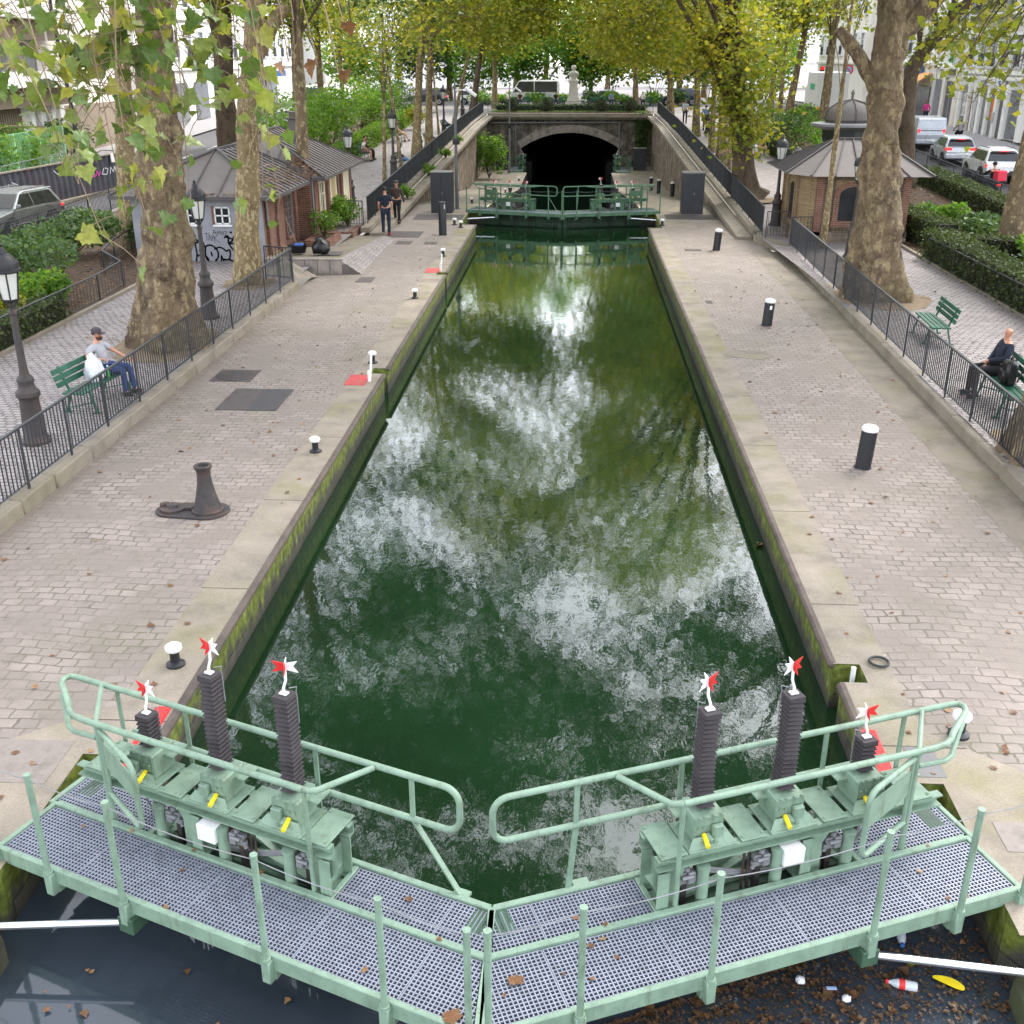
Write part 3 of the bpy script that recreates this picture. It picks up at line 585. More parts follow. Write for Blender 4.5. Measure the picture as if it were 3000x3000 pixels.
# quays
for s, ce, xk in ((-1, 4.33, 8.1), (1, 4.4, 8.1)):
    strip('quay', s*ce, (lambda y, s=s: s*7.95), [6.75, 20, 38, 41, 53], M['quay'], 0., qz)
    strip('quay', s*4.4, s*7.7, [53, 60, 72, 84, 103], M['concrete'], 0., qz)
strip('gutter', 7.15, (lambda y: kxr(y)-.1), [6.75, 20, 38, 40.2], M['concrete'], .004, qz)
cx0 = {-1: 3.65, 1: 3.75}
def coping(s):
    """the flat coping of one chamber side with its gate recesses and ladder slots"""
    x = cx0[s]; o = {-1: 4.33, 1: 4.4}[s]; cuts = []
    if s < 0: ys = [(8.7, 23.0), (23.45, 35.0), (35.4, 46.5)]
    else: ys = [(8.7, 10.52), (10.92, 46.0)]
    mb = MB()
    for a, b in ys: mb.add([(s*x, a, .004), (s*o, a, .004), (s*o, b, .004), (s*x, b, .004)], [(0, 1, 2, 3)])
    gaps = [(23.0, 23.45), (35.0, 35.4)] if s < 0 else [(10.52, 10.92)]
    for a, b in gaps: mb.add([(s*(x+.3), a, .004), (s*o, a, .004), (s*o, b, .004), (s*(x+.3), b, .004)], [(0, 1, 2, 3)])
    for a, b in ((6.75, 8.7), (46.5 if s < 0 else 46., 53)):
        mb.add([(s*4.33, a, .004), (s*5.6, a, .004), (s*5.6, b, .004), (s*4.33, b, .004)], [(0, 1, 2, 3)])
    mb.add([(s*o, 8.0, .003), (s*5.6, 6.9, .003), (s*5.6, 8.6, .003), (s*o, 9.6, .003)], [(0, 1, 2, 3)])
    struct('coping', mb, M['coping'])
    e = MB()
    for a, b in ys: e.box((s*(x-.005), (a+b)/2, -.03), (.11, b-a, .1), b=.03)
    struct('coping_edge', e, M['edge'], smooth=True)
    w = MB(); zb = -5.
    pts = [(5.9, 6.75), (4.5, 6.75), (4.33, 7.0), (4.33, 8.7), (x, 8.7)]
    for a, b in gaps: pts += [(x, a), (x+.3, a), (x+.3, b), (x, b)]
    e_ = ys[-1][1]; pts += [(x, e_), (4.33, e_), (4.33, 51.2), (x, 51.2), (x, 97), (4.6, 97), (4.6, 103)]
    for (xa, ya), (xb, yb) in zip(pts[:-1], pts[1:]):
        n = max(1, int(abs(yb-ya)/4))
        for k in range(n):
            t0, t1 = k/n, (k+1)/n; p = (s*(xa+(xb-xa)*t0), ya+(yb-ya)*t0); q = (s*(xa+(xb-xa)*t1), ya+(yb-ya)*t1)
            w.add([(p[0], p[1], zb), (q[0], q[1], zb), (q[0], q[1], qz(q[1])-.002), (p[0], p[1], qz(p[1])-.002)], [(0, 1, 2, 3)])
    w.add([(s*5.9, 6.75, zb), (s*14, 6.75, zb), (s*14, 6.75, .25), (s*5.9, 6.75, -.002)], [(0, 1, 2, 3)])
    o_ = w.build('lock_wall', M['lockwall']); tag(o_, ('mossy stone lock wall below the left coping', 'mossy stone lock wall below the right coping')[s > 0], 'wall')
    c2 = MB(); c2.add([(s*x, 51.2, 0.), (s*4.4, 51.2, 0.), (s*4.4, 53, 0.), (s*x, 53, 0)], [(0, 1, 2, 3)])
    yy = [53, 60, 72, 84, 97]
    for a, b in zip(yy[:-1], yy[1:]): c2.add([(s*x, a, qz(a)+.003), (s*4.4, a, qz(a)+.003), (s*4.4, b, qz(b)+.003), (s*x, b, qz(b)+.003)], [(0, 1, 2, 3)])
    struct('coping', c2, M['coping'])
for s in (-1, 1): coping(s)
struct('water', MB().poly([(-14, -40, WL-.02), (14, -40, WL-.02), (14, 6.75, WL-.02), (4.6, 6.75, WL-.02), (4.6, 8.1, WL-.02), (0, 6.3, WL-.02), (-4.6, 8.1, WL-.02), (-4.6, 6.75, WL-.02), (-14, 6.75, WL-.02)]), M['waternear'])
struct('water', MB().add([(-4.4, 8.1, WL), (0, 6.38, WL), (4.4, 8.1, WL), (4.4, 51.2, WL), (0, 50.4, WL), (-4.4, 51.2, WL)], [(0, 1, 2, 3, 4, 5)]), M['water'])
struct('water', MB().poly([(-4.6, 51.0, -4.3), (4.6, 51.0, -4.3), (4.6, 150, -4.3), (-4.6, 150, -4.3)]), M['waterlow'])
# kerb walls under the near fences
for s in (-1, 1):
    kb = MB(); rr = random.Random(3); y = 7.0
    yend = 32.5 if s < 0 else 40.
    while y < yend:
        L = min(rr.uniform(.9, 1.6), yend-y+.01); fx = (kxl(y) if s < 0 else kxr(y)); xx = fx+(.17 if s < 0 else -.02)
        kb.box((xx+(-.04 if s < 0 else .04)+rr.uniform(-.012, .012), y+L/2, .105+rr.uniform(-.012, .012)), (.29, L-.012, .29), rz=rr.uniform(-.008, .008), b=.03); y += L
    struct('kerb', kb, M['kerb'], smooth=True)
t_ = MB(); t_.bar((8.42, 39.9, .12), (7.72, 42.6, .12), .3, .32); struct('kerb', t_, M['kerb'])
# retaining walls along the ramps down to the tunnel
for s in (-1, 1):
    w = MB(); xw = 7.55; ys = [43, 48, 53, 60, 70, 80, 90, 103]
    for a, b in zip(ys[:-1], ys[1:]): w.add([(s*xw, a, -3), (s*xw, b, -3), (s*xw, b, zt(b)-.16), (s*xw, a, zt(a)-.16)], [(0, 1, 2, 3)])
    o = w.build('retaining_wall', M['rubble2']); tag(o, ('rough stone retaining wall beside the left ramp to the tunnel', 'rough stone retaining wall beside the right ramp to the tunnel')[s > 0], 'wall')
    c = MB()
    for a, b in zip(ys[:-1], ys[1:]):
        for x0, x1, h in ((7.02, 7.62, -.16), (7.62, 7.98, .06)):
            c.add([(s*x0, a, zt(a)+h-.2), (s*x1, a, zt(a)+h-.2), (s*x1, b, zt(b)+h-.2), (s*x0, b, zt(b)+h-.2), (s*x0, a, zt(a)+h), (s*x1, a, zt(a)+h), (s*x1, b, zt(b)+h), (s*x0, b, zt(b)+h)],
                  [(4, 5, 6, 7), (0, 4, 7, 3), (1, 2, 6, 5), (0, 1, 5, 4), (3, 7, 6, 2)])
    c.build('coping', M['kerb'], o)
    if s < 0:
        c = MB()
        for a, b in zip(ys[2:-1], ys[3:]): c.add([(-xw+.012, a, zt(a)-.4), (-xw+.012, b, zt(b)-.4), (-xw+.012, b, zt(b)-.85), (-xw+.012, a, zt(a)-.85)], [(0, 1, 2, 3)])
        c.build('painted_band', M['band'], o)
# tunnel portal
def portal():
    t = thing('tunnel_portal', 'wide stone arch where the canal enters its dark tunnel', 'tunnel', (0, 103, 0))
    hw, zs, zc = 4.55, -1.02, .36; N = 28; cxm = .08
    rise = zc-zs; rad = (hw*hw+rise*rise)/(2*rise); cz = zc-rad
    arc = []
    a0 = math.asin(hw/rad)
    for i in range(N+1):
        a = -a0+2*a0*i/N; arc.append((cxm+rad*math.sin(a), cz+rad*math.cos(a)))
    w = MB(); top = 1.5; W = 7.6
    w.add([(-W, 0, -5.2), (-hw+cxm, 0, -5.2), (-hw+cxm, 0, zs), (-hw+cxm, 0, top), (-W, 0, top)], [(0, 1, 2, 3, 4)])
    w.add([(W, 0, -5.2), (W, 0, top), (hw+cxm, 0, top), (hw+cxm, 0, zs), (hw+cxm, 0, -5.2)], [(0, 1, 2, 3, 4)])
    for (x0, z0), (x1, z1) in zip(arc[:-1], arc[1:]): w.add([(x0, 0, z0), (x1, 0, z1), (x1, 0, top), (x0, 0, top)], [(0, 1, 2, 3)])
    w.build('wall', M['rubble'], t)
    v = MB()
    for i, ((x0, z0), (x1, z1)) in enumerate(zip(arc[:-1], arc[1:])):
        d0 = Vector((x0-cxm, z0-cz)).normalized(); d1 = Vector((x1-cxm, z1-cz)).normalized(); h = .68; k = .004
        A = [(x0+d1.y*0+k, -.06, z0), (x1-k, -.06, z1), (x1+d1.x*h-k, -.06, z1+d1.y*h), (x0+d0.x*h+k, -.06, z0+d0.y*h)]
        v.slab(A, (0, .4, 0))
    v.build('arch_stones', M['ashlar'], t)
    b = MB()
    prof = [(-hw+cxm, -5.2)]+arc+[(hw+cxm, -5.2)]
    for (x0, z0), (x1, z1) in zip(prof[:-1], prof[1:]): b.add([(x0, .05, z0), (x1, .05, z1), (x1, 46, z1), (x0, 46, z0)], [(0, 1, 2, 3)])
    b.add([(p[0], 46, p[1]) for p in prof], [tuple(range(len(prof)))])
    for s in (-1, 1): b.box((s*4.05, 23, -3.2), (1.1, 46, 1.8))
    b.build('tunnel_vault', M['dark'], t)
    c = MB(); c.box((0, -.12, 1.58), (15.0, .5, .16), b=.02); c.box((0, -.2, 1.76), (15.1, .7, .2), b=.03); c.box((0, .1, 1.95), (15.1, .9, .16), b=.02)
    c.build('cornice', M['kerb'], t)
    p = MB(); p.tube([(-7.3, -.14, 1.2), (4.5, -.14, 1.25), (4.5, -.14, 1.22)], .07, 8); p.tube([(4.55, -.14, 1.25), (4.55, -.14, -2.6)], .07, 8); p.tube([(-4.95, -.1, 1.15), (-4.95, -.1, -2.6)], .06, 8)
    p.build('pipe', M['galv'], t, smooth=True)
    return t
portal()
# ================================================================ LOCK GATES
def leaf(label, loc, rz, mir, ext, detail=True, cable_out=True):
    """one mitre gate leaf. u runs from the heel to the mitre, v away from the camera."""
    t = thing('lock_gate_leaf', label, 'lock gate', loc, rz, 'lock gate leaves')
    L = 4.72
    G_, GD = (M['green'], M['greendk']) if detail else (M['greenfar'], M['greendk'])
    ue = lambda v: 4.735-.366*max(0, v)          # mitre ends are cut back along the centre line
    class U(MB):
        def add(s, vs, fs): return MB.add(s, [(v[0]*mir, v[1], v[2]) for v in vs], fs)
    zd = .10
    # walkway frame
    f = U()
    f.box((L/2, 0, .045), (L+.06, .05, .15), b=.006); f.box((ue(.665)/2, .665, .07), (ue(.665), .06, .11), b=.006); f.box((ue(1.155)/2-.03, 1.155, .06), (ue(1.155)+.06, .06, .12), b=.006)
    f.box((-.02, .33, .05), (.05, .7, .13), b=.006); f.box((-.07, .9, .05), (.05, .5, .13), b=.006); f.bar((ue(0), 0, .05), (ue(1.16), 1.16, .05), .05, .13)
    f.box((1.08, .9, .05), (.05, .44, .12), b=.006); f.box((3.02, .9, .05), (.05, .44, .12), b=.006)
    for u in (.64, 1.48, 2.93, 4.0): f.box((u, .33, -.04), (.08, .62, .08), b=.004)
    f.build('walkway_frame', G_, t)
    def grating(u0, u1, v0, v1, nm='grating_panel'):
        p = U(); n = int(round((u1-u0)/.036)); m = int(round((v1-v0)/.036)); w = .0105
        if not detail: n //= 2; m //= 2; w = .02
        for i in range(n+1):
            u = u0+(u1-u0)*i/n; v1_ = min(v1, (4.70-u)/.366)
            if v1_ <= v0+.01: continue
            p.add([(u-w/2, v0, zd-.03), (u+w/2, v0, zd-.03), (u+w/2, v0, zd), (u-w/2, v0, zd), (u-w/2, v1_, zd-.03), (u+w/2, v1_, zd-.03), (u+w/2, v1_, zd), (u-w/2, v1_, zd)], [(3, 2, 6, 7), (0, 3, 7, 4), (1, 5, 6, 2), (0, 1, 2, 3), (4, 7, 6, 5)])
        for j in range(m+1):
            v = v0+(v1-v0)*j/m; u1_ = min(u1, ue(v)-.035); p.add([(u0, v-w/2, zd-.028), (u0, v+w/2, zd-.028), (u0, v+w/2, zd-.002), (u0, v-w/2, zd-.002), (u1_, v-w/2, zd-.028), (u1_, v+w/2, zd-.028), (u1_, v+w/2, zd-.002), (u1_, v-w/2, zd-.002)], [(3, 7, 6, 2), (0, 4, 7, 3), (1, 2, 6, 5)])
        p.build(nm, M['grate'], t)
    for a, b in ((.02, .86), (.875, 2.0), (2.015, 3.1), (3.115, 4.05), (4.065, L-.03)): grating(a, b, .04, .62)
    for a, b in ((-.03, 1.04), (3.06, 3.98), (3.995, 4.60)): grating(a, b, .71, 1.11)
    # the leaf itself, under the walkway
    k = U(); k.box((2.15, 1.02, -.1), (4.3, .34, .14), b=.01); k.box((2.15, 1.08, -2.2), (4.3, .10, 4.1)); 
    for z in (-.45, -1.0, -1.8, -2.6): k.box((2.15, .98, z), (4.25, .2, .06))
    for u in (.3, 1.2, 2.1, 3.0, 3.9): k.box((u, 1.0, -1.6), (.06, .16, 2.9))
    k.box((.12, 1.0, -2.0), (.26, .36, 4.2), b=.05); k.box((4.26, 1.0, -2.0), (.2, .34, 4.2), b=.03)
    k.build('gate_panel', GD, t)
    # posts in front
    for u in (0., .64, 1.48, 2.93, 4.0, L-.02):
        p = U(); p.tube([(u, -.055, -.1), (u, -.055, zd+1.03)], .027, 10); p.tube([(u, -.055, zd+1.02), (u, -.055, zd+1.035)], .031, 10)
        p.box((u, -.045, -.02), (.085, .075, .22), b=.008); p.tube([(u, -.055, .085), (u, -.055, .115)], .04, 10); p.box((u+.05, .05, -.05), (.012, .14, .14))
        p.build('post', G_, t, smooth=True)
    c = U(); us = [-1.6, 0., .64, 1.48, 2.93, 4.0, L-.02] if cable_out else [0., .64, 1.48, 2.93, 4.0, L-.02]
    for a, b in zip(us[:-1], us[1:]):
        pts = []
        for i in range(7):
            q = i/6; pts.append((a+(b-a)*q, -.055, zd+.985-.09*(b-a)*.35*4*q*(1-q)-(.25*(1-q) if a < -.5 else 0)))
        c.tube(pts, .0045, 5)
    c.build('cable', M['galv'], t)
    # handrails
    h = U(); zr = 1.17; zm = .74; er = 3.86 if mir > 0 else 4.14
    def arc(c, r, a0, a1, pl, n=6):
        out = []
        for i in range(n+1):
            a = R(a0+(a1-a0)*i/n)
            out.append((c[0]+r*math.cos(a), c[1], c[2]+r*math.sin(a)) if pl == 'xz' else (c[0]+r*math.cos(a), c[1]+r*math.sin(a), c[2]))
        return out
    v1, v0 = 1.2, .69
    h.tube([(2.86, v0, zr)]+[(.52, v0, zr), (.38, v0+.015, zr), (.29, v0+.06, zr), (.20, v0+.14, zr), (-.12, v1-.14, zr), (-.16, v1-.07, zr), (-.14, v1-.015, zr), (-.05, v1, zr), (.2, v1, zr), (er, v1, zr)]
           + arc((er, v1, zr-.14), .14, 90, 0, 'xz')+arc((er, v1, zm+.14), .14, 0, -90, 'xz')+[(er-.05, v1, zm), (.55, v1, zm)], .029, 10)
    h.tube([(2.86, v0, zr), (2.95, v0+.02, zr), (3.22, v1-.03, zr)], .027, 10)
    h.tube([(.02, v1-.27, zr-.01), (.10, v1-.33, zr-.05), (.2, v0+.10, zr-.12), (.27, v0+.04, zr-.16), (.36, v0+.01, zr-.17), (.62, v0+.02, zr-.17)], .024, 8)
    h.tube([(.66, v0, zr), (.24, v1, zr)], .022, 8)
    h.build('handrail', G_, t, smooth=True)
    for u in (.42, 1.22, 2.62, 3.5):
        p = U()
        if u == 3.5: p.bar((3.56, v1, zr), (3.56, v1, zm), .045, .014); p.bar((3.56, v1, zm), (3.62 if mir < 0 else 4.0, v1-.01, .1), .05, .016)
        else: p.bar((u, v1, zr), (u, v1, .0), .045, .014)
        p.box((4.0 if (u == 3.5 and mir > 0) else u, v1, .1), (.14, .1, .03)); p.build('rail_post', G_, t)
    p = U(); p.tube([(2.86, v0, zr), (2.86, v0+.02, .12)], .022, 8); p.build('rail_post', G_, t)
    p = U(); p.tube([(.64, v0+.03, .02), (.64, v0+.03, zr-.03)], .03, 10); p.build('rail_post', G_, t, smooth=True)
    # swing door
    d = thing('swing_door', None, None); d.parent = t; d.location = (.66*mir, v0+.02, 0); d.rotation_euler = (0, 0, R(-24)*mir)
    q = U(); q.tube([(.03, 0, 1.1), (.62, 0, 1.1)]+arc((.62, 0, .99), .11, 90, 0, 'xz')+arc((.62, 0, .54), .11, 0, -90, 'xz')+[(.03, 0, .43)], .026, 10); q.tube([(.04, 0, .4), (.04, 0, 1.13)], .02, 8)
    q.build('door_frame', G_, d, smooth=True)
    q = U(); q.box((.36, 0, .86), (.66, .012, .26)); q.build('door_panel', G_, d)
    # lifting machinery
    b = U(); zb = .53
    for v in (.80, 1.10):
        b.box((1.65, v, zb+.005), (2.75, .012, .11)); b.box((1.65, v-.03, zb+.055), (2.75, .08, .014)); b.box((1.65, v-.03, zb-.045), (2.75, .08, .014))
    b.build('top_beam', G_, t)
    for u in (1.58, 2.93):
        q = U()
        for v in (.78, 1.10): q.box((u, v, .22), (.014, .14, .5)); q.box((u-.07, v, .22), (.14, .014, .5)); q.box((u+.05, v-.065, .22), (.1, .012, .5)); 
        q.box((u, .94, .2), (.012, .3, .42)); q.box((u, .82, .06), (.26, .3, .02)); q.box((u, 1.1, .06), (.26, .2, .02))
        q.add([(u-.2, .765, .46), (u+.2, .765, .46), (u+.08, .765, .26), (u-.08, .765, .26)], [(0, 1, 2, 3)])
        q.build('column', G_, t)
    for u in (.5, 1.37, 2.15, 2.88):
        q = U(); q.box((u, .95, zb+.075), (.24, .44, .016), b=.004)
        for du in (-.09, .09):
            for v in (.77, 1.12): q.cyl((u+du, v, zb+.08), .014, .016, 6)
        q.build('cover_plate', G_, t)
    q = U(); q.bar((1.62, 1.08, .34), (2.3, 1.08, -.05), .09, .03); q.bar((2.9, 1.08, .30), (2.1, 1.08, -.08), .09, .03); q.bar((1.1, .98, -.02), (3.0, .98, -.02), .06, .06); q.bar((1.15, .85, .02), (1.58, .85, .4), .06, .03); q.bar((2.05, 1.02, .02), (2.93, .84, .04), .07, .04)
    q.build('brace', G_, t)
    for i, u in enumerate((.98, 1.77, 2.53)):
        gx = thing('lifting_jack', None, None); gx.parent = t; gx.location = (u*mir, .95, zb+.06)
        q = U(); q.box((0, .02, .14), (.27, .28, .25), b=.012); q.box((0, -.02, .01), (.44, .40, .018), b=.004); q.box((-.06, -.15, .13), (.1, .05, .12), b=.01)
        q.add([(-.22, -.2, .02), (.22, -.2, .02), (.16, -.15, .1), (-.16, -.15, .1)], [(0, 1, 2, 3)]); q.box((.17, .12, .2), (.14, .2, .012)); q.tube([(.02, -.13, .09), (.02, -.2, .07)], .03, 8)
        for bx in (-.1, -.03, .05, .1):
            q.cyl((bx, -.12, .262), .012, .014, 6); q.tube([(bx, -.125, .17), (bx, -.14, .17)], .012, 6)
        q.tube([(-.03, -.18, .05), (-.03, -.2, .05)], .02, 6)
        q.build('gearbox', G_, gx)
        q = U(); q.tube([(.05, -.13, .10), (.07, -.25, .07)], .021, 8); q.build('crank_handle', M['yellow'], gx, smooth=True)
        q = U(); q.tube([(.0, .03, .26), (0, .03, .33)], .05, 8); q.build('rod_collar', M['cast'], gx, smooth=True)
        H = ext[i]; q = U(); n = max(5, int(H/.042)); vs = []; wob = random.Random(i*7+int(H*100))
        bend = wob.uniform(-.012, .012)
        for a in range(2*n+1):
            z = .30+H*a/(2*n); hw = .074 if a % 2 == 0 else .058
            if a >= 2*n-1: hw = .072
            fl = .03 if H > .6 else 0.
            hw *= 1+fl*max(0, 1-(z-.3)/.25)*3
            off = bend*math.sin(math.pi*a/(2*n))
            for ox, oy in ((-1, -1), (1, -1), (1, 1), (-1, 1)): vs.append((ox*hw+off, .03+oy*hw, z+(.014*ox if a % 2 == 0 and a < 2*n-1 else 0)))
        fs = [(4*a+j, 4*a+(j+1) % 4, 4*a+4+(j+1) % 4, 4*a+4+j) for a in range(2*n) for j in range(4)]+[(8*n, 8*n+1, 8*n+2, 8*n+3)]
        q.add(vs, fs); q.build('bellows', M['bellows'], gx)
        zt_ = .30+H
        q = U(); q.box((0, .03, zt_+.012), (.07, .05, .012)); q.tube([(0, .03, zt_), (0, .03, zt_+.06), (.028, .03, zt_+.14), (.032, .03, zt_+.24)], .012, 8); q.build('flag_rod', M['white'], gx, smooth=True)
        q = U(); q.tube([(.07, .09, zt_-.02), (.075, .1, zt_+.05), (.03, .06, zt_+.05)], .006, 5); q.tube([(.07, .1, zt_-.02), (.07, .1, zt_-.3)], .006, 5); q.build('sensor_wire', M['galv'], gx)
        rot = wob.uniform(-15, 25)*mir
        for kk in range(2):
            a0 = R(rot+90*kk); ca, sa = math.cos(a0), math.sin(a0); zc = zt_+.27
            for sgn, mt in ((-1, 'red'), (1, 'white')):
                q = U(); P = [(0, -.03), (.105, -.052), (.066, 0), (.105, .052), (0, .03)]
                sc_ = 1. if kk == 0 else .5
                if kk == 0: mt2 = mt
                else: mt2 = 'red' if sgn < 0 else 'white'
                q.slab([(sgn*x*ca*sc_+.032, .03+sgn*x*sa*sc_-.003, zc+z*(1 if kk == 0 else 1.15)) for x, z in P], (0, .006, 0) if abs(ca) > .5 else (.006, 0, 0)); q.build('flag', M[mt2], gx)
        q = U(); q.tube([(.0, .03, -.02), (0, .03, -.62)], .032, 8); q.build('jack_rod', M['cast'], gx, smooth=True)
    for i, u in enumerate((1.2, 1.9, 2.6)):
        q = U(); q.tube([(u, .745, -.3), (u, .745, .42)], .052, 12); q.tube([(u, .745, .40), (u, .745, .435)], .058, 12); q.build('pipe', G_, t, smooth=True)
        q = U(); q.box((u+.1, .77, .33), (.07, .07, .12), b=.01); q.box((u+.17, .79, .35), (.08, .06, .05), b=.01); q.box((u+.16, .8, .27), (.1, .05, .05), b=.01); q.tube([(u+.1, .73, .36), (u+.2, .73, .36)], .018, 6); q.tube([(u+.14, .77, .4), (u+.14, .77, .44)], .025, 8); q.tube([(u+.2, .8, .22), (u+.12, .8, .36)], .02, 6)
        q.build('valve', M['galv'], t)
        q = U(); q.tube([(u+.2, .86, .5), (u+.2, .85, -.45)], .014, 6); q.tube([(u+.25, .86, .5), (u+.25, .86, -.45)], .012, 6); q.box((u+.13, .84, -.15), (.05, .05, .8)); q.build('control_rod', M['cast'], t)
    q = U(); q.box((1.78, .72, .36), (.2, .12, .17), b=.012); q.build('junction_box', M['white'], t)
    q = U()
    for dz in (0, .02, .04): q.tube([(1.66, .80, .3), (1.75, .84, .12-dz), (2.1, .9, .1-dz), (2.45, .9, .24-dz), (2.7, .86, .18-dz), (2.72, .84, .35)], .011, 6)
    for u in (.95, 1.78, 2.56): q.tube([(u, .88, .72), (u+.06, .84, .58), (u+.03, .83, .35), (u+.1, .84, .2)], .012, 6)
    q.tube([(.9, .95, .45), (.95, .95, .2), (1.05, .9, .05)], .02, 6)
    q.build('hose', M['galv'], t, smooth=True)
    # the steel ram that moves the leaf
    q = U(); q.tube([(1.47, .0, -.16), (-.6, -.95, -.26)], .034, 12); q.build('ram_rod', M['steel'], t, smooth=True)
    q = U(); q.box((1.48, .02, -.14), (.16, .2, .16), b=.01); q.build('ram_bracket', GD, t)
    return t
ANG = R(21.3)
leaf('left leaf of the near lock gate, three bellows jacks of which the outer is short', (-4.40, 7.18, 0), -ANG, 1, (.30, .92, .92))
leaf('right leaf of the near lock gate, with rail loop nearest the right quay', (4.46, 7.18, 0), ANG, -1, (.30, .90, .90))
DY = 43.35
leaf('left leaf of the middle lock gate, dark green in the distance', (-4.40, 7.18+DY, 0), -R(17), 1, (.18, .18, .18), False, False)
leaf('right leaf of the middle lock gate, one red flag raised highest', (4.50, 7.18+DY, 0), R(17), -1, (.18, .18, .36), False, False)
leaf('left leaf of the tunnel gate, standing open against the arch', (-5.1, 101.6, -2.62), -R(92), 1, (.2, .2, .5), False, False)
leaf('right leaf of the tunnel gate, standing open against the arch', (5.2, 101.6, -2.62), R(92), -1, (.2, .2, .5), False, False)
# ================================================================ FENCES
def fence(label, pts, h=1.02, step=1.55, bar=.115, mat='fence', base=.06, group=None, name='metal_fence', br=.008, pw=.045, rail=.05, spear=False):
    t = thing(name, label, 'fence', pts[0], 0, group); o = Vector(pts[0])
    P = [Vector(p)-o for p in pts]; seg = [(P[i+1]-P[i]).length for i in range(len(P)-1)]; L = sum(seg)
    def at(s):
        for i, l in enumerate(seg):
            if s <= l or i == len(seg)-1: return P[i].lerp(P[i+1], min(1, s/l))
            s -= l
    n = max(1, round(L/step)); rl = MB(); r2 = MB()
    ks = [at(L*i/n) for i in range(n+1)]
    for a, b in zip(ks[:-1], ks[1:]):
        rl.bar(a+Vector((0, 0, h)), b+Vector((0, 0, h)), rail, .03); r2.bar(a+Vector((0, 0, .1)), b+Vector((0, 0, .1)), .035, .012)
        if spear: r2.bar(a+Vector((0, 0, h-.12)), b+Vector((0, 0, h-.12)), .03, .012)
    rl.build('top_rail', M[mat], t); r2.build('bottom_rail', M[mat], t)
    bb = MB(); m = int(L/bar)
    for i in range(m):
        p = at((i+.5)*L/m); bb.bar(p+Vector((0, 0, .1)), p+Vector((0, 0, h+(.08 if spear else -.01))), br*2, br*2)
    bb.build('bars', M[mat], t)
    if n <= 90:
        for i, k in enumerate(ks):
            q = MB(); q.box(k+Vector((0, 0, h/2-.01)), (pw*.55, pw*1.3, h), b=.004); q.build('post', M[mat], t)
    else:
        q = MB()
        for k in ks: q.box(k+Vector((0, 0, h/2-.01)), (pw*.55, pw*1.3, h))
        q.build('posts', M[mat], t)
    return t
fence('long black railing along the left kerb, from the lamp post to the graffiti house', [(-8.0, 10.5, .27), (-8.0, 32.2, .27)], 1.0)
q = MB(); o = fence('short black railing turning the corner beside the graffiti house', [(-8.04, 32.28, .27), (-8.95, 32.6, .27)], 1.0, .9)
fence('black railing along the right kerb, in front of both green benches', [(kxr(10)+.05, 10, .27), (kxr(40)+.05, 40, .27)], 1.0)
fence('short black railing turning toward the brick kiosk', [(8.52, 40.06, .27), (9.3, 40.2, .27)], 1.0, .8)
fence('dark railing running down the left ramp wall to the tunnel', [(-7.85, y, zt(y)+.06) for y in (44, 60, 80, 102)], 1.05, 1.8, .11, br=.012)
fence('dark railing running down the right ramp wall to the tunnel', [(7.85, y, zt(y)+.06) for y in (42.2, 60, 80, 102)], 1.05, 1.8, .11, br=.012)
fence('black garden gate between the two left railings', [(-7.95, 43.6, .3), (-9.1, 43.9, .3)], 1.0, .6)
fence('black gate standing between the right railings beside the kiosk', [(7.9, 41.7, .25), (8.75, 41.9, .25)], 1.0, .6)
fence('black railing on top of the tunnel arch', [(-7.6, 103.9, 2.05), (7.6, 103.9, 2.05)], .95, 1.8, .13)
fence('low spiked railing between the left shrubs and the road', [(-19.7, y, zt(y)) for y in (20, 42, 60, 80, 100)], .95, 2.2, .13, spear=True)
fence('low spiked railing between the right hedge and the road', [(19.5, y, zt(y)) for y in (26, 42, 60, 80, 100)], .95, 2.2, .13, spear=True)
# ================================================================ BOLLARDS
def bollard(label, x, y, h=.76, z=0., lean=0.):
    t = thing('bollard', label, 'bollard', (x, y, z), 0, 'black bollards with white caps'); r = .135
    q = MB(); q.lathe([(r, 0), (r, h-.03)], n=24); q.lathe([(r*1.15, 0), (r*1.12, .012), (r, .014)], n=20); q.build('post', M['iron'], t, smooth=True)
    q = MB(); q.lathe([(r+.004, h-.06), (r+.006, h-.01), (r-.02, h+.025), (.05, h+.045), (0, h+.05)], n=24); q.build('cap', M['white'], t, smooth=True)
    t.rotation_euler = (0, R(lean), 0); return t
bollard('nearest black bollard with white cap on the right cobbles', 5.71, 17.56, .74, 0, 3)
q = bollard('black bollard with a small white sticker on its side, second along the right quay', 5.80, 28.3, .68, 0, 3)
s_ = MB(); s_.box((.02, -.136, .5), (.06, .006, .1), b=.002); s_.build('sticker', M['white'], q)
bollard('third black bollard on the right quay, across from the brick kiosk', 5.91, 40.44, .74, 0, 4)
bollard('black bollard on the lower right ramp, closest to the tall cabinet', 6.62, 68.3, .85, qz(68.3))
bollard('black bollard on the lower right ramp, middle of the three', 6.3, 75.2, .9, qz(75.2))
bollard('black bollard on the lower right ramp, closest to the tunnel', 6.25, 82.2, .95, qz(82.2))
def tallpost(label, x, y):
    t = thing('bollard', label, 'bollard', (x, y, 0)); q = MB(); q.lathe([(.16, 0), (.16, 1.28), (.15, 1.3), (0, 1.305)], n=22); q.lathe([(.165, .5), (.168, .52), (.165, .54)], n=22); q.build('post', M['iron'], t, smooth=True)
    q = MB(); q.box((.1, -.125, 1.12), (.05, .012, .16), b=.003); q.build('reflector', M['white'], t)
tallpost('tall slim black post with a flat grey top on the left quay', -4.72, 43.54)
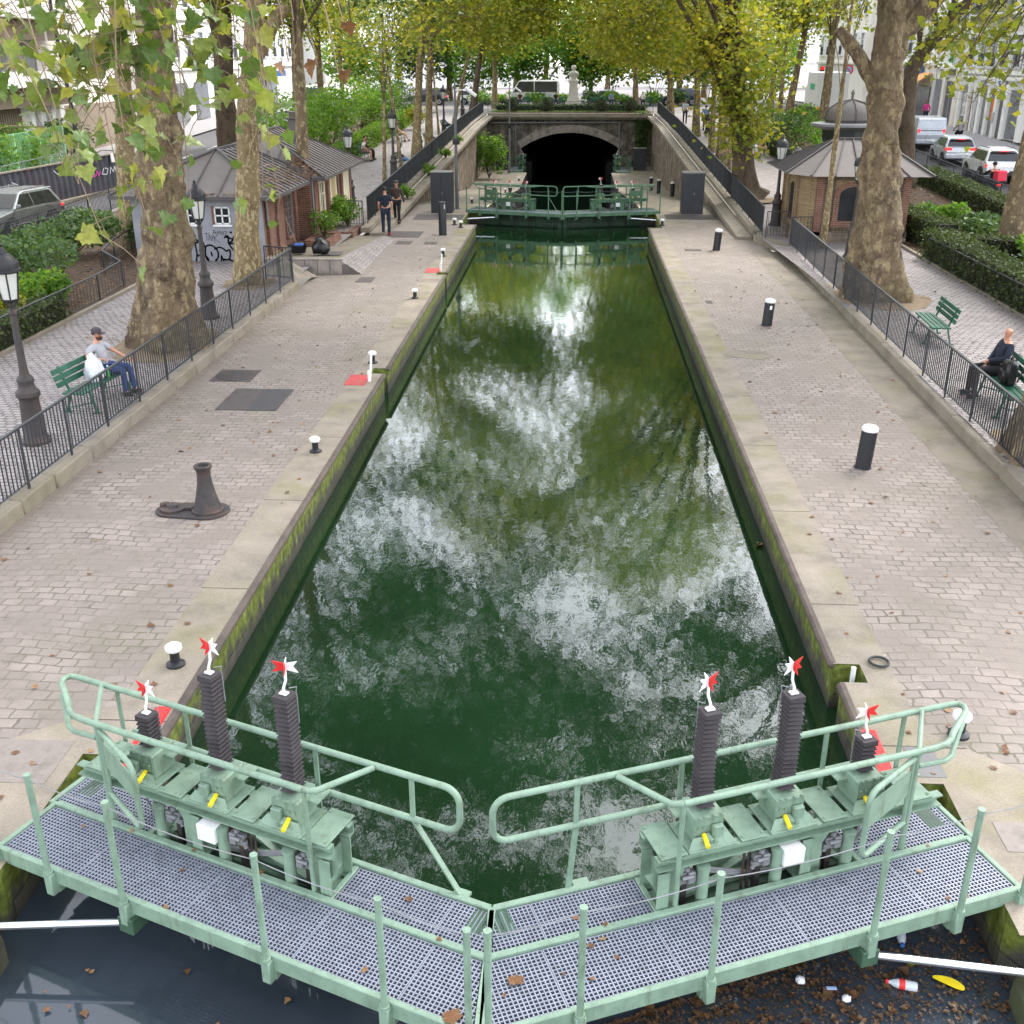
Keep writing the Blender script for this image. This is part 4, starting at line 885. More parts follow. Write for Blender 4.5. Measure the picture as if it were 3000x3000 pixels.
def mooring(label, x, y, z=0.):
    t = thing('mooring_bollard', label, 'mooring bollard', (x, y, z), 0, 'white mushroom mooring bollards')
    q = MB(); q.lathe([(.11, 0), (.11, .03), (.09, .04), (.058, .055), (.055, .18), (.065, .21)], n=20); q.build('stem', M['iron'], t, smooth=True)
    q = MB(); q.lathe([(.05, .195), (.088, .205), (.1, .23), (.095, .265), (.06, .29), (0, .298)], n=20); q.build('cap', M['white'], t, smooth=True)
    return t
mooring('white mushroom bollard beside the left end of the near gate', -3.98, 10.45)
mooring('white mushroom bollard with black specks beyond the capstan', -4.01, 17.80)
mooring('white mushroom bollard beside the nearer red plate', -4.06, 23.9)
mooring('white mushroom bollard halfway between the two red plates', -4.10, 31.2)
mooring('white mushroom bollard just beyond the farther red plate', -4.12, 38.5)
mooring('white mushroom bollard at the far left corner, left of its pair', -4.55, 46.4)
mooring('white mushroom bollard at the far left corner, right of its pair', -4.2, 45.6)
mooring('white mushroom bollard behind the right rail loop of the near gate', 4.75, 9.55)
mooring('white mushroom bollard at the far right corner of the chamber', 4.35, 46.6)
for i, (px, py, l) in enumerate(((1715/2.76, 0, 0),)): pass
mooring('white mushroom bollard beyond the middle gate, left of its pair', -4.65, 55.6, qz(55.6)); mooring('white mushroom bollard beyond the middle gate, right of its pair', -4.1, 57.2, qz(57.2))
mooring('white mushroom bollard on the lower left coping, halfway to the tunnel', -4.1, 74., qz(74)); mooring('white mushroom bollard on the lower left coping close to the arch', -4.0, 90., qz(90))
# ================================================================ CAPSTAN, PLATES
def capstan():
    t = thing('capstan', 'flared black iron capstan on an oval base plate', 'capstan', (-5.07, 14.97, 0))
    q = MB(); pts = []
    for a in range(18): pts.append((.34*math.cos(R(-90+a*180/17)), .34*math.sin(R(-90+a*180/17))))
    for a in range(18): pts.append((-.56+.27*math.cos(R(90+a*180/17)), .27*math.sin(R(90+a*180/17))))
    q.prism(pts, 0, .035); q.build('base_plate', M['cast'], t, bevel=.008)
    q = MB(); q.lathe([(.25, .035), (.25, .06), (.215, .075), (.19, .16), (.155, .3), (.12, .48), (.105, .63), (.11, .70), (.135, .745), (.142, .775), (.13, .79), (.095, .785), (.085, .74), (0, .7)], n=28); q.build('barrel', M['cast'], t, smooth=True)
    q = MB(); q.lathe([(.2, .035), (.2, .07), (.1, .085), (.09, .12), (.05, .12), (0, .1)], (-.56, 0, 0), 18); q.box((-.70, .05, .08), (.16, .1, .09), rz=.4, b=.02); q.box((-.3, .02, .06), (.16, .12, .05), b=.01); q.build('pedal', M['cast'], t, smooth=True)
capstan()
def plate(label, pts, m='plate', name='cover_plate', dz=.008, seam=None):
    q = MB(); c = Vector((sum(p[0] for p in pts)/len(pts), sum(p[1] for p in pts)/len(pts), 0))
    q.prism([(p[0]-c.x, p[1]-c.y) for p in pts], 0., dz); o = q.build(name, M[m]); o.location = (c.x, c.y, pts[0][2] if len(pts[0]) > 2 else .001); tag(o, label, 'cover plate'); return o
def quad(x0, x1, y0, y1, z=.001): return [(x0, y0, z), (x1, y0, z), (x1, y1, z), (x0, y1, z)]
t = thing('cover_plate', 'large double iron hatch set in the left cobbles', 'cover plate', (-6.0, 20.9, .001))
q = MB(); q.box((-.32, 0, .005), (.62, 1.5, .012), b=.003); q.build('hatch_panel', M['plate'], t)
q = MB(); q.box((.32, 0, .005), (.62, 1.5, .012), b=.003); q.build('hatch_panel', simple('dark_hatch', (70, 66, 68), .6, .2, .2, 9., .2), t)
t = thing('manhole_cover', 'round iron manhole cover in a square frame on the left cobbles', 'manhole cover', (-6.95, 22.65, .001))
q = MB(); q.box((0, 0, .004), (.92, .95, .01), b=.002); q.build('frame', M['plate'], t); q = MB(); q.lathe([(.42, .009), (.42, .016), (.39, .018), (0, .018)], n=30); q.build('lid', M['cast'], t, smooth=True)
plate('small square iron cover in front of the house platform', quad(-6.35, -5.85, 33.55, 34.4))
plate('square iron cover just past the sloped cobbles', quad(-6.3, -5.7, 41.1, 41.9)); plate('wide dark plate under the standing man', quad(-7.5, -5.6, 42.8, 44.4))
plate('brown iron cover near the far end of the left coping', quad(-5.2, -4.7, 41.2, 41.75)); plate('wide dark plate at the foot of the left cabinet', quad(-6.6, -4.4, 47.9, 49.6)); plate('dark plate at the foot of the right cabinet', quad(4.7, 7.0, 48.6, 50.2))
plate('narrow brown iron cover on the right cobbles near the third bollard', quad(4.75, 5.35, 40.2, 40.6)); plate('small brown iron cover beside the right coping', quad(4.5, 4.68, 31.0, 31.35))
plate('ribbed steel plate on the left quay beside the near walkway', quad(-5.5, -4.5, 8.2, 8.9), 'ribbed'); plate('smooth grey plate on the right quay beside the near walkway', quad(4.6, 6.2, 7.75, 8.15), 'ribbed')
plate('grey plate behind the red panel of the near gate', quad(4.1, 4.4, 8.8, 9.3), 'cabtop')
def redmark(label, y):
    t = thing('depth_marker', label, 'marker', (-4.12, y, .002)); q = MB(); q.box((-.02, 0, .006), (.46, .82, .008), b=.002); q.build('plate', M['redplate'], t)
    q = MB(); q.box((.27, -.1, .13), (.07, .07, .26), b=.01); q.box((.27, .12, .3), (.045, .045, .5), rx=-.5, b=.01); q.build('post', M['white'], t)
redmark('red plate with a white post on the left coping, nearer to the camera', 22.45); redmark('red plate with a white post on the left coping, farther away', 35.7)
for s, l in ((-1, 'red painted steel guard at the left heel of the near gate'), (1, 'red painted steel guard at the right heel of the near gate')):
    t = thing('steel_guard', l, 'guard', (s*3.78, 8.95, 0)); q = MB(); q.box((s*.03, 0, .006), (.16, 1.25, .03), b=.008); q.box((-s*.06, 0, -.2), (.02, 1.25, .42)); q.build('plate', M['red'], t)
t = thing('mooring_ring', 'loose black iron ring lying on the right coping', 'ring', (4.28, 10.95, .02)); q = MB(); q.tube([(.11*math.cos(R(a)), .11*math.sin(R(a)), .012) for a in range(0, 360, 20)], .016, 8, closed=True); q.build('ring', M['iron'], t, smooth=True)
q = MB(); q.tube([(0, 0, 0), (0, 0, .5)], .03, 8); o = q.build('gauge_pipe', M['white']); o.location = (3.93, 10.72, -.42); tag(o, 'short white pipe inside the notch of the right lock wall', 'pipe')
q = MB(); q.prism([(-.62, -.25), (.2, -.5), (.55, -.1), (.35, .3), (-.3, .42), (-.7, .15)], 0, .003); o = q.build('repair_patch', M['concrete']); o.location = (4.9, 25.2, .003); tag(o, kind='structure')
# mossy blocks below the quay ends
for i, (x, y, l) in enumerate(((4.75, 6.35, 'mossy stone block at the waterline below the right quay'), (-4.6, 6.3, 'dark wet stone block at the waterline below the left quay'))):
    t = thing('stone_block', l, 'stone block', (x, y, 0)); q = MB(); q.box((0, 0, -.5), (.9, .8, .5), b=.12); q.box((.45 if x > 0 else -.45, -.45, -.62), (.9, .8, .5), b=.15); q.build('block', M['moss'], t, smooth=True)
# ================================================================ CABINETS AND POLES
def cabinet(label, x, y, z, w, d, h):
    t = thing('metal_cabinet', label, 'cabinet', (x, y, z), 0, 'black metal cabinets'); q = MB(); q.box((0, 0, h/2), (w, d, h), b=.012); q.build('body', M['cabinet'], t)
    q = MB(); q.box((0, 0, h+.02), (w+.05, d+.05, .045), b=.01); q.build('top', M['cabtop'], t)
    q = MB(); q.box((-w/4, -d/2-.004, h*.5), (w/2-.02, .012, h-.1), b=.003); q.box((w/4, -d/2-.004, h*.5), (w/2-.02, .012, h-.1), b=.003); q.box((0, -d/2-.006, h*.62), (w-.02, .012, .012)); q.build('door', M['cabinet'], t)
    q = MB(); q.box((.04, -d/2-.02, h*.5), (.03, .03, .12)); q.build('handle', M['galv'], t)
cabinet('tall black cabinet on the left quay before the middle gate', -5.55, 50.6, 0, .98, .9, 1.78)
cabinet('tall black cabinet on the right quay before the middle gate', 6.0, 50.9, 0, .98, .9, 1.78)
cabinet('tall black cabinet left of the tunnel arch', -5.95, 99.6, -2.6, 1.1, .9, 1.85); cabinet('tall black cabinet right of the tunnel arch', 6.35, 99.8, -2.6, 1.1, .9, 1.85)
def pole(label, x, y, z, h, cam=True, r=.075):
    t = thing('camera_pole', label, 'pole', (x, y, z)); q = MB(); q.tube([(0, 0, 0), (0, 0, 2.3), (0, 0, h)], [r*1.25, r, r*.62], 12); q.lathe([(r*2.2, 0), (r*2.2, .03), (0, .03)], n=14); q.build('mast', M['galv'] if not cam else simple('mast_grey', (98, 100, 104), .5, .2, .12, 4.), t, smooth=True)
    q = MB(); q.lathe([(.13, h*.52), (.15, h*.53), (.15, h*.55), (.13, h*.57)], n=12); q.build('collar', M['iron'], t)
    q = MB(); q.bar((0, 0, h-.35), (.55, -.1, h-.3), .05); q.box((.75, -.12, h-.42), (.6, .18, .14), ry=.6, b=.03); q.build('camera', M['white'], t)
pole('slim grey camera mast beside the left cabinet, rising above the railing', -4.99, 51.65, 0, 5.6)
pole('light grey camera mast in front of the tunnel arch', -5.15, 96.5, -2.6, 7.2, False)
# ================================================================ STREET LAMPS
def lamp(label, x, y, z, h=3.3):
    t = thing('street_lamp', label, 'street lamp', (x, y, z), 0, 'old cast iron street lamps'); k = h/3.45
    q = MB(); q.lathe([(.26, 0), (.26, .06), (.225, .1), (.2, .16), (.185, .5), (.165, .78), (.175, .84), (.21, .88), (.205, .95), (.15, 1.0), (.13, 1.1), (.15, 1.15), (.135, 1.2), (.085, 1.25), (.07, 1.4), (.055, 2.4*k), (.075, 2.42*k), (.075, 2.47*k), (.045, 2.5*k), (.04, 2.62*k)], n=18); q.build('column', M['cast'], t, smooth=True)
    z0 = 2.64*k; q = MB()
    q.lathe([(.05, z0-.02), (.14, z0+.02), (.15, z0+.05)], n=6); 
    for a in range(6):
        c, s = math.cos(R(60*a)), math.sin(R(60*a)); q.bar((.145*c, .145*s, z0+.04), (.215*c, .215*s, z0+.50), .02)
        q.bar((.03*c, .03*s, z0-.12), (.13*c, .13*s, z0+.02), .016)
    q.lathe([(.225, z0+.49), (.25, z0+.51), (.25, z0+.55), (.235, z0+.56), (.24, z0+.64), (.235, z0+.66), (.13, z0+.78), (.075, z0+.8), (.065, z0+.88), (.03, z0+.92), (.045, z0+.95), (0, z0+.99)], n=12); q.build('lantern_frame', M['iron'], t, smooth=True)
    q = MB(); q.lathe([(.13, z0+.045), (.205, z0+.49)], n=6); q.build('lantern_glass', M['glassl'], t)
    return t
lamp('nearest street lamp, cut by the left edge beside the first bench', -8.93, 17.33, .25)
lamp('street lamp standing in front of the graffiti wall', -9.0, 27.2, .25)
lamp('street lamp at the far end of the lock house', -9.33, 48.06, zt(48)); lamp('street lamp on the left promenade between two slender trees', -8.85, 57.1, zt(57))
lamp('street lamp on the left promenade between two thick pale trunks', -8.85, 67.05, zt(67)); lamp('street lamp on the left promenade near the yellow bush', -8.66, 78.2, zt(78)); lamp('last street lamp on the left, close to the arch railing', -8.7, 91.7, zt(91))
lamp('street lamp at the left corner of the brick kiosk', 8.75, 44.6, zt(44.6)); lamp('street lamp half hidden behind the big right tree', 10.14, 37.6, .25)
# ================================================================ BENCHES
def bench(label, x, y, z, rz, L=1.9, stuff=True):
    """back toward -X, seat faces +X, long along Y"""
    t = thing('park_bench', label, 'bench', (x, y, z), rz, 'green slatted park benches')
    q = MB(); 
    for dx in (.02, .13, .24, .35): q.box((dx, 0, .45), (.095, L, .035), b=.006)
    q.build('seat', M['bench'], t)
    q = MB()
    for dz, dx in ((.60, -.10), (.72, -.135), (.84, -.17)): q.box((dx, 0, dz), (.03, L, .10), ry=-.28, b=.006)
    q.build('backrest', M['bench'], t)
    for y_ in (-L/2+.28, L/2-.28):
        q = MB(); q.bar((.38, y_, .42), (.48, y_, 0), .05, .03); q.bar((-.02, y_, .42), (-.14, y_, 0), .05, .03); q.bar((-.04, y_, .43), (.4, y_, .43), .05, .03); q.bar((-.03, y_, .43), (-.20, y_, .9), .05, .03); q.bar((-.05, y_, .1), (.43, y_, .22), .03, .02); q.box((.48, y_, .012), (.14, .07, .024)); q.box((-.14, y_, .012), (.14, .07, .024)); q.build('leg', M['iron'] if False else M['bench'], t)
    return t
bench('green bench on the left promenade where the man in grey sits', -8.95, 19.75, .25, R(-6))
bench('empty green bench on the right promenade beyond the big tree', 9.55, 26.0, .25, R(180-3), 1.7)
bench('green bench at the right edge with a backpack on it', 9.25, 20.4, .25, R(180-5), 2.0)
bench('green bench on the left promenade beside the hedge with two people', -11.95, 65.2, zt(65), R(0)); bench('green bench by the left railing under the woman in jeans', -9.25, 61.3, zt(61.3), R(0))
bench('green bench farther along the left hedge with a lone sitter', -11.6, 75.6, zt(75.6), R(0)); bench('green bench by the far left railing with a person in blue', -9.1, 72.6, zt(72.6), 0); bench('green bench by the left railing closest to the arch', -9.1, 82., zt(82), 0)
bench('green bench against the right hedge with three people', 12.0, 68.2, zt(68), R(180))
for i, x in enumerate((-5.6, -1.9, 3.3, 7.2)):
    bench(('green bench on the terrace at the far left of the row', 'green bench on the terrace just left of the monument', 'green bench on the terrace just right of the monument', 'green bench on the terrace at the far right of the row')[i], x, 119.5, 2.0, R(-90), 2.6)
# ================================================================ BRICK LOCK HOUSE
def stroke(mb, pts, w, y, conv=lambda p: p):
    """one flat spray stroke on a wall facing -Y at depth y"""
    for (x0, z0), (x1, z1) in zip(pts[:-1], pts[1:]):
        mb.bar((x0, y, z0), (x1, y, z1), w, .004, up=(0, 1, 0)) if False else None
        d = Vector((x1-x0, 0, z1-z0)); L = d.length
        if L < 1e-5: continue
        d /= L; n = Vector((-d.z, 0, d.x))*w/2; a = Vector((x0, y, z0))-d*w*.3; b = Vector((x1, y, z1))+d*w*.3
        mb.add([a-n, b-n, b+n, a+n], [(0, 1, 2, 3)])
def bez(pts, n=6):
    """Catmull-Rom through 2-D points"""
    out = []; P = [pts[0]]+list(pts)+[pts[-1]]
    for i in range(1, len(P)-2):
        for k in range(n):
            t = k/n; a, b, c, d = P[i-1], P[i], P[i+1], P[i+2]
            out.append(tuple(.5*((2*b[j])+(-a[j]+c[j])*t+(2*a[j]-5*b[j]+4*c[j]-d[j])*t*t+(-a[j]+3*b[j]-3*c[j]+d[j])*t**3) for j in (0, 1)))
    return out+[pts[-1]]
def seams(mb, a, b, c, d, n, w=.05, h=.05):
    """standing seams running from edge a-b (eave) to edge c-d (ridge side)"""
    a, b, c, d = map(Vector, (a, b, c, d))
    for i in range(1, n):
        t = i/n; mb.bar(a.lerp(b, t), c.lerp(d, t), w, h)
def hiproof(t, x0, x1, y0, y1, ze, zr, rx0, ry0, ry1, nseam=10, th=.06, nf=4):
    q = MB(); A, B, C, D = (x0, y0, ze), (x1, y0, ze), (x1, y1, ze), (x0, y1, ze); E_, F_ = (rx0, ry0, zr), (rx0, ry1, zr)
    q.add([A, B, C, D, E_, F_], [(0, 1, 4), (1, 2, 5, 4), (2, 3, 5), (3, 0, 4, 5), (3, 2, 1, 0)])
    r = q.build('roof', M['zinc'], t)
    s = MB(); 
    def face(p0, p1, r0, r1, n):       # parallel seams square to the eave p0-p1
        p0, p1, r0, r1 = map(Vector, (p0, p1, r0, r1)); ev = (p1-p0); L = ev.length; ev.normalize()
        up = (r0-p0); up = up-ev*up.dot(ev); 
        for i in range(1, n):
            s_ = L*i/n; base = p0+ev*s_
            a = (r0-p0).dot(ev); b = (r1-p0).dot(ev); k = 1.
            if s_ < a: k = s_/a
            elif s_ > b: k = (L-s_)/(L-b)
            s.bar(base+Vector((0, 0, .02)), base+up*k+Vector((0, 0, .02)), .05, .05)
    face(A, B, E_, E_, nf); face(B, C, E_, F_, nseam); face(C, D, F_, F_, nf); face(D, A, F_, E_, nseam)
    for a, b in ((A, E_), (B, E_), (C, F_), (D, F_), (E_, F_)): s.bar(Vector(a)+Vector((0, 0, .03)), Vector(b)+Vector((0, 0, .03)), .09, .07)
    s.build('seams', M['zincdk'], r)
    e = MB()
    for a, b in ((A, B), (B, C), (C, D), (D, A)): e.bar(Vector(a)+Vector((0, 0, -.05)), Vector(b)+Vector((0, 0, -.05)), .06, .11)
    e.build('gutter', M['zincdk'], r)
    return r
def house():
    t = thing('lock_house', 'low brick lock house with grey zinc roof and graffiti on its end wall', 'house', (0, 0, 0))
    q = MB(); q.box((-12.0, 38.0, 1.2), (4.4, 4.6, 2.5)); q.build('wall', M['brickred'], t)
    q = MB(); q.box((-12.0, 35.66, 1.2), (4.44, .05, 2.5)); ew = q.build('end_wall', M['brickwhite'], t); tag(ew, 'grey painted end wall covered in black graffiti')
    q = MB(); q.box((-11.7, 43.9, 1.3), (4.9, 7.2, 2.6)); q.build('wall', M['brickred'], t)
    for y in (36.2, 37.4, 39.9, 40.8, 43.0, 44.8, 45.6, 47.2): q = MB(); q.box((-9.20 if y > 40.3 else -9.76, y, 1.25), (.12, .28, 2.5), b=.01); q.build('pilaster', M['brickred'], t)
    q = MB(); q.box((-9.78, 36.9, .1), (.16, 2.6, .6)); q.build('plinth', M['brickyel'], t)
    hiproof(t, -14.7, -9.25, 35.1, 41.6, 2.42, 3.66, -11.9, 38.1, 40.6, 14, nf=6)
    hiproof(t, -14.6, -8.72, 40.4, 48.1, 2.5, 3.98, -11.65, 43.2, 45.6, 16, nf=12)
    q = MB(); q.box((-10.7, 44.4, 3.6), (.42, .42, 1.5), b=.02); q.box((-10.7, 44.4, 4.4), (.62, .62, .06)); q.box((-10.7, 44.4, 4.5), (.3, .3, .2)); q.box((-10.7, 44.4, 4.62), (.44, .44, .05)); q.build('chimney', M['zinc'], t)
    for x in (-11.14, -12.3):
        w = thing('window', None, None); w.parent = t; w.location = (x, 35.62, 1.76)
        q = MB()
        for dx in (-.24, 0, .24): q.box((dx, 0, 0), (.045, .05, .56))
        for dz in (-.26, .0, .26): q.box((0, 0, dz), (.52, .05, .045))
        q.box((0, -.01, -.32), (.64, .12, .06)); q.build('frame', M['white'], w)
        q = MB(); q.box((0, .012, 0), (.5, .02, .54)); q.build('pane', M['glassd'], w)
        q = MB(); q.box((-.31, -.01, 0), (.07, .05, .62)); q.build('reveal', M['wooddoor'], w)
    g = MB(); y = 35.625
    # bubble letters BOC, a tag AMOZ, TNK, BS
    X = lambda px: -12.22+(px-190)/445*1.62; Z = lambda py: 1.98-(py-960)/620*2.0
    def s_(pts, w=.05, c=True):
        P = [(X(a), Z(b)) for a, b in pts]; stroke(g, bez(P) if c else P, w, y)
    s_([(190, 1290), (215, 1275), (240, 1300), (205, 1315), (210, 1420), (200, 1500), (250, 1535), (300, 1520), (310, 1470), (270, 1430), (215, 1440)], .055)
    s_([(230, 1300), (275, 1300), (280, 1350), (235, 1390)], .055)
    s_([(300, 1340), (350, 1330), (400, 1370), (410, 1440), (370, 1500), (310, 1490), (290, 1420), (300, 1340)], .055); s_([(345, 1400), (350, 1440)], .05)
    s_([(380, 1370), (430, 1350), (470, 1370), (490, 1390), (520, 1375), (525, 1420), (505, 1475), (450, 1470), (440, 1440), (430, 1500), (400, 1510), (380, 1480)], .05)
    s_([(455, 1480), (460, 1540), (500, 1575), (550, 1565), (560, 1510), (520, 1480), (480, 1480)], .055)
    s_([(485, 1250), (520, 1240), (520, 1310), (560, 1380)], .055); s_([(500, 1245), (560, 1270), (530, 1310), (600, 1310), (600, 1350), (555, 1380)], .055); s_([(630, 1240), (585, 1230), (570, 1260), (615, 1300), (630, 1340)], .05)
    s_([(545, 1195), (556, 1200)], .06); s_([(605, 1180), (616, 1186)], .06)
    for p in ([(380, 1215), (395, 1170), (410, 1215)], [(385, 1200), (408, 1198)], [(420, 1220), (425, 1185), (436, 1210), (450, 1180), (455, 1222)], [(470, 1190), (462, 1210), (475, 1222), (482, 1200), (470, 1190)], [(485, 1190), (515, 1188), (490, 1230), (520, 1228)],
              [(300, 1210), (350, 1205)], [(322, 1210), (318, 1280)], [(335, 1285), (345, 1220), (365, 1290), (375, 1225)], [(385, 1230), (390, 1300)], [(420, 1225), (390, 1258), (440, 1300)]): s_(p, .014, False)
    s_([(575, 1450), (600, 1440), (630, 1445)], .03); s_([(580, 1490), (590, 1540)], .05); s_([(585, 1490), (620, 1485), (625, 1510), (590, 1515), (630, 1550)], .045)
    o = g.build('graffiti', M['graf'], ew, fix=False); tag(o, 'black spray letters on the grey wall')
    # east side windows, doors, grille
    def eastwin(y, x, z0, z1, w, m, fr='cream'):
        q = thing('window', None, None); q.parent = t; q.location = (x, y, (z0+z1)/2); h = z1-z0
        f = MB(); f.box((0, -w/2, 0), (.1, .09, h)); f.box((0, w/2, 0), (.1, .09, h)); f.box((0, 0, h/2), (.1, w, .09)); f.box((0, 0, 0), (.06, .04, h)); f.box((0, 0, h*.15), (.06, w, .04)); f.box((.03, 0, -h/2), (.16, w+.1, .07)); f.build('frame', M[fr], q)
        f = MB(); f.box((-.02, 0, 0), (.04, w-.05, h-.05)); f.build('pane', M[m], q)
    eastwin(42.0, -9.23, .85, 2.25, .75, 'glassd')
    eastwin(38.9, -9.79, .6, 2.1, .8, 'glassd', 'brickred')
    q = MB()
    for i in range(7): q.bar((-9.72, 38.5+i*.13, .6), (-9.72, 38.56+i*.13, 2.1), .012)
    for z in (.8, 1.3, 1.8): q.bar((-9.72, 38.45, z), (-9.72, 39.35, z), .012)
    q.build('grille', M['galv'], t)
    for y in (43.9, 46.4):
        d = thing('door', None, None); d.parent = t; d.location = (-9.22, y, 1.2)
        f = MB(); f.box((0, -.5, 0), (.12, .2, 2.3)); f.box((0, .5, 0), (.12, .2, 2.3)); f.box((0, 0, 1.1), (.12, .9, .2)); f.build('frame', M['cream'], d)
        f = MB(); f.box((-.02, 0, -.02), (.08, .8, 2.1)); f.build('panel', M['beige'] if y < 45 else M['cream'], d)
    f = MB(); f.box((-9.22, 40.9, 1.1), (.14, .7, 2.2)); o = f.build('door', M['wooddoor'], t)
    q = MB(); q.tube([(-9.2, 40.45, 2.4), (-9.2, 40.45, .3)], .045, 8); q.build('drainpipe', M['galv'], t); q = MB(); q.tube([(-9.72, 36.0, 2.3), (-9.72, 36.0, 1.4), (-9.55, 36.0, 1.4)], .04, 8); q.build('drainpipe', M['galv'], t)
    q = MB(); q.tube([(-12.6, 36.4, 2.95), (-12.6, 36.4, 3.35)], .02, 6); q.tube([(-10.6, 37.6, 3.1), (-10.6, 37.6, 3.75), (-11.6, 37.4, 3.7)], .02, 6); q.build('antenna', M['galv'], t)
house()
# platform, sloped cobbles, planters
t = MB(); t.add([(-9.6, 34.95, 0), (-7.0, 34.95, 0), (-7.0, 43., 0), (-9.6, 43, 0), (-9.6, 34.95, .5), (-7.15, 34.95, .5), (-7.05, 43., .03), (-9.6, 43., .05)], [(4, 5, 6, 7), (0, 1, 5, 4), (1, 2, 6, 5), (0, 4, 7, 3)])
o = t.build('house_platform', M['concrete']); tag(o, 'raised concrete platform with a stone front before the brick house', 'platform')
f = MB()
for i in range(6): f.box((-9.35+i*.42, 34.925, .22), (.405, .05, .44), b=.008)
f.box((-8.3, 34.94, .475), (2.62, .12, .06), b=.01); f.build('stone_front', M['ashlar'], o)
f = MB(); f.add([(-7.16, 34.9, .505), (-6.42, 34.9, .002), (-6.5, 42.5, .002), (-7.05, 43.1, .04), (-7.16, 34.9, 0)], [(0, 1, 2, 3), (0, 4, 1)]); f.build('sloped_cobbles', M['prom'], o)
f = MB(); f.add([(-7.95, 32.6, .26), (-7.75, 34.4, .0), (-9.6, 34.8, .0), (-8.85, 34.6, .55), (-9.3, 33.3, .28)], [(0, 1, 3), (1, 2, 3), (0, 3, 4)]); o2 = f.build('concrete_wedge', M['kerb']); tag(o2, 'pale concrete wedge where the railing ends beside the platform', 'wedge')
def planter(label, pts, h):
    q = MB(); n = len(pts)
    for i in range(n):
        a, b = Vector(pts[i]+(0,)), Vector(pts[(i+1) % n]+(0,)); q.bar(a+Vector((0, 0, h/2)), b+Vector((0, 0, h/2)), .2, h)
    o = q.build('planter_wall', M['brickred']); o.location = (0, 0, .0); tag(o, label, 'planter'); f = MB(); f.poly([(p[0], p[1], h-.06) for p in pts]); f.build('soil', M['soil'], o); return o
planter('low brick planter holding the bush beside the house door', [(-9.05, 42.0), (-8.2, 42.0), (-8.2, 45.0), (-9.05, 45.0)], .32)
planter('low planter bed at the back of the platform by the wall', [(-9.1, 38.6), (-8.35, 38.6), (-8.35, 40.6), (-9.1, 40.6)], .5)
plate('small dark iron cover on top of the platform', quad(-7.9, -7.3, 35.6, 36.4, .49))
# bags and bucket
blob('rubbish_bag', 'full black rubbish bag on the platform', 'rubbish bag', (-7.95, 35.9, .70), .3, .34, M['bin'], 2)
t = thing('mop_bucket', 'black bucket with a blue cloth and a leaning broom by the house wall', 'bucket', (-8.78, 36.0, .5)); q = MB(); q.lathe([(.2, 0), (.27, .26), (.25, .26), (.19, .03)], n=16, sx=1.3); q.build('bucket', M['bin'], t); q = MB(); q.box((.05, 0, .27), (.3, .25, .08), b=.03); q.build('cloth', M['blue'], t); q = MB(); q.tube([(.05, .05, .1), (-.6, .6, 1.35)], .016, 6); q.build('broom', M['twig'], t)
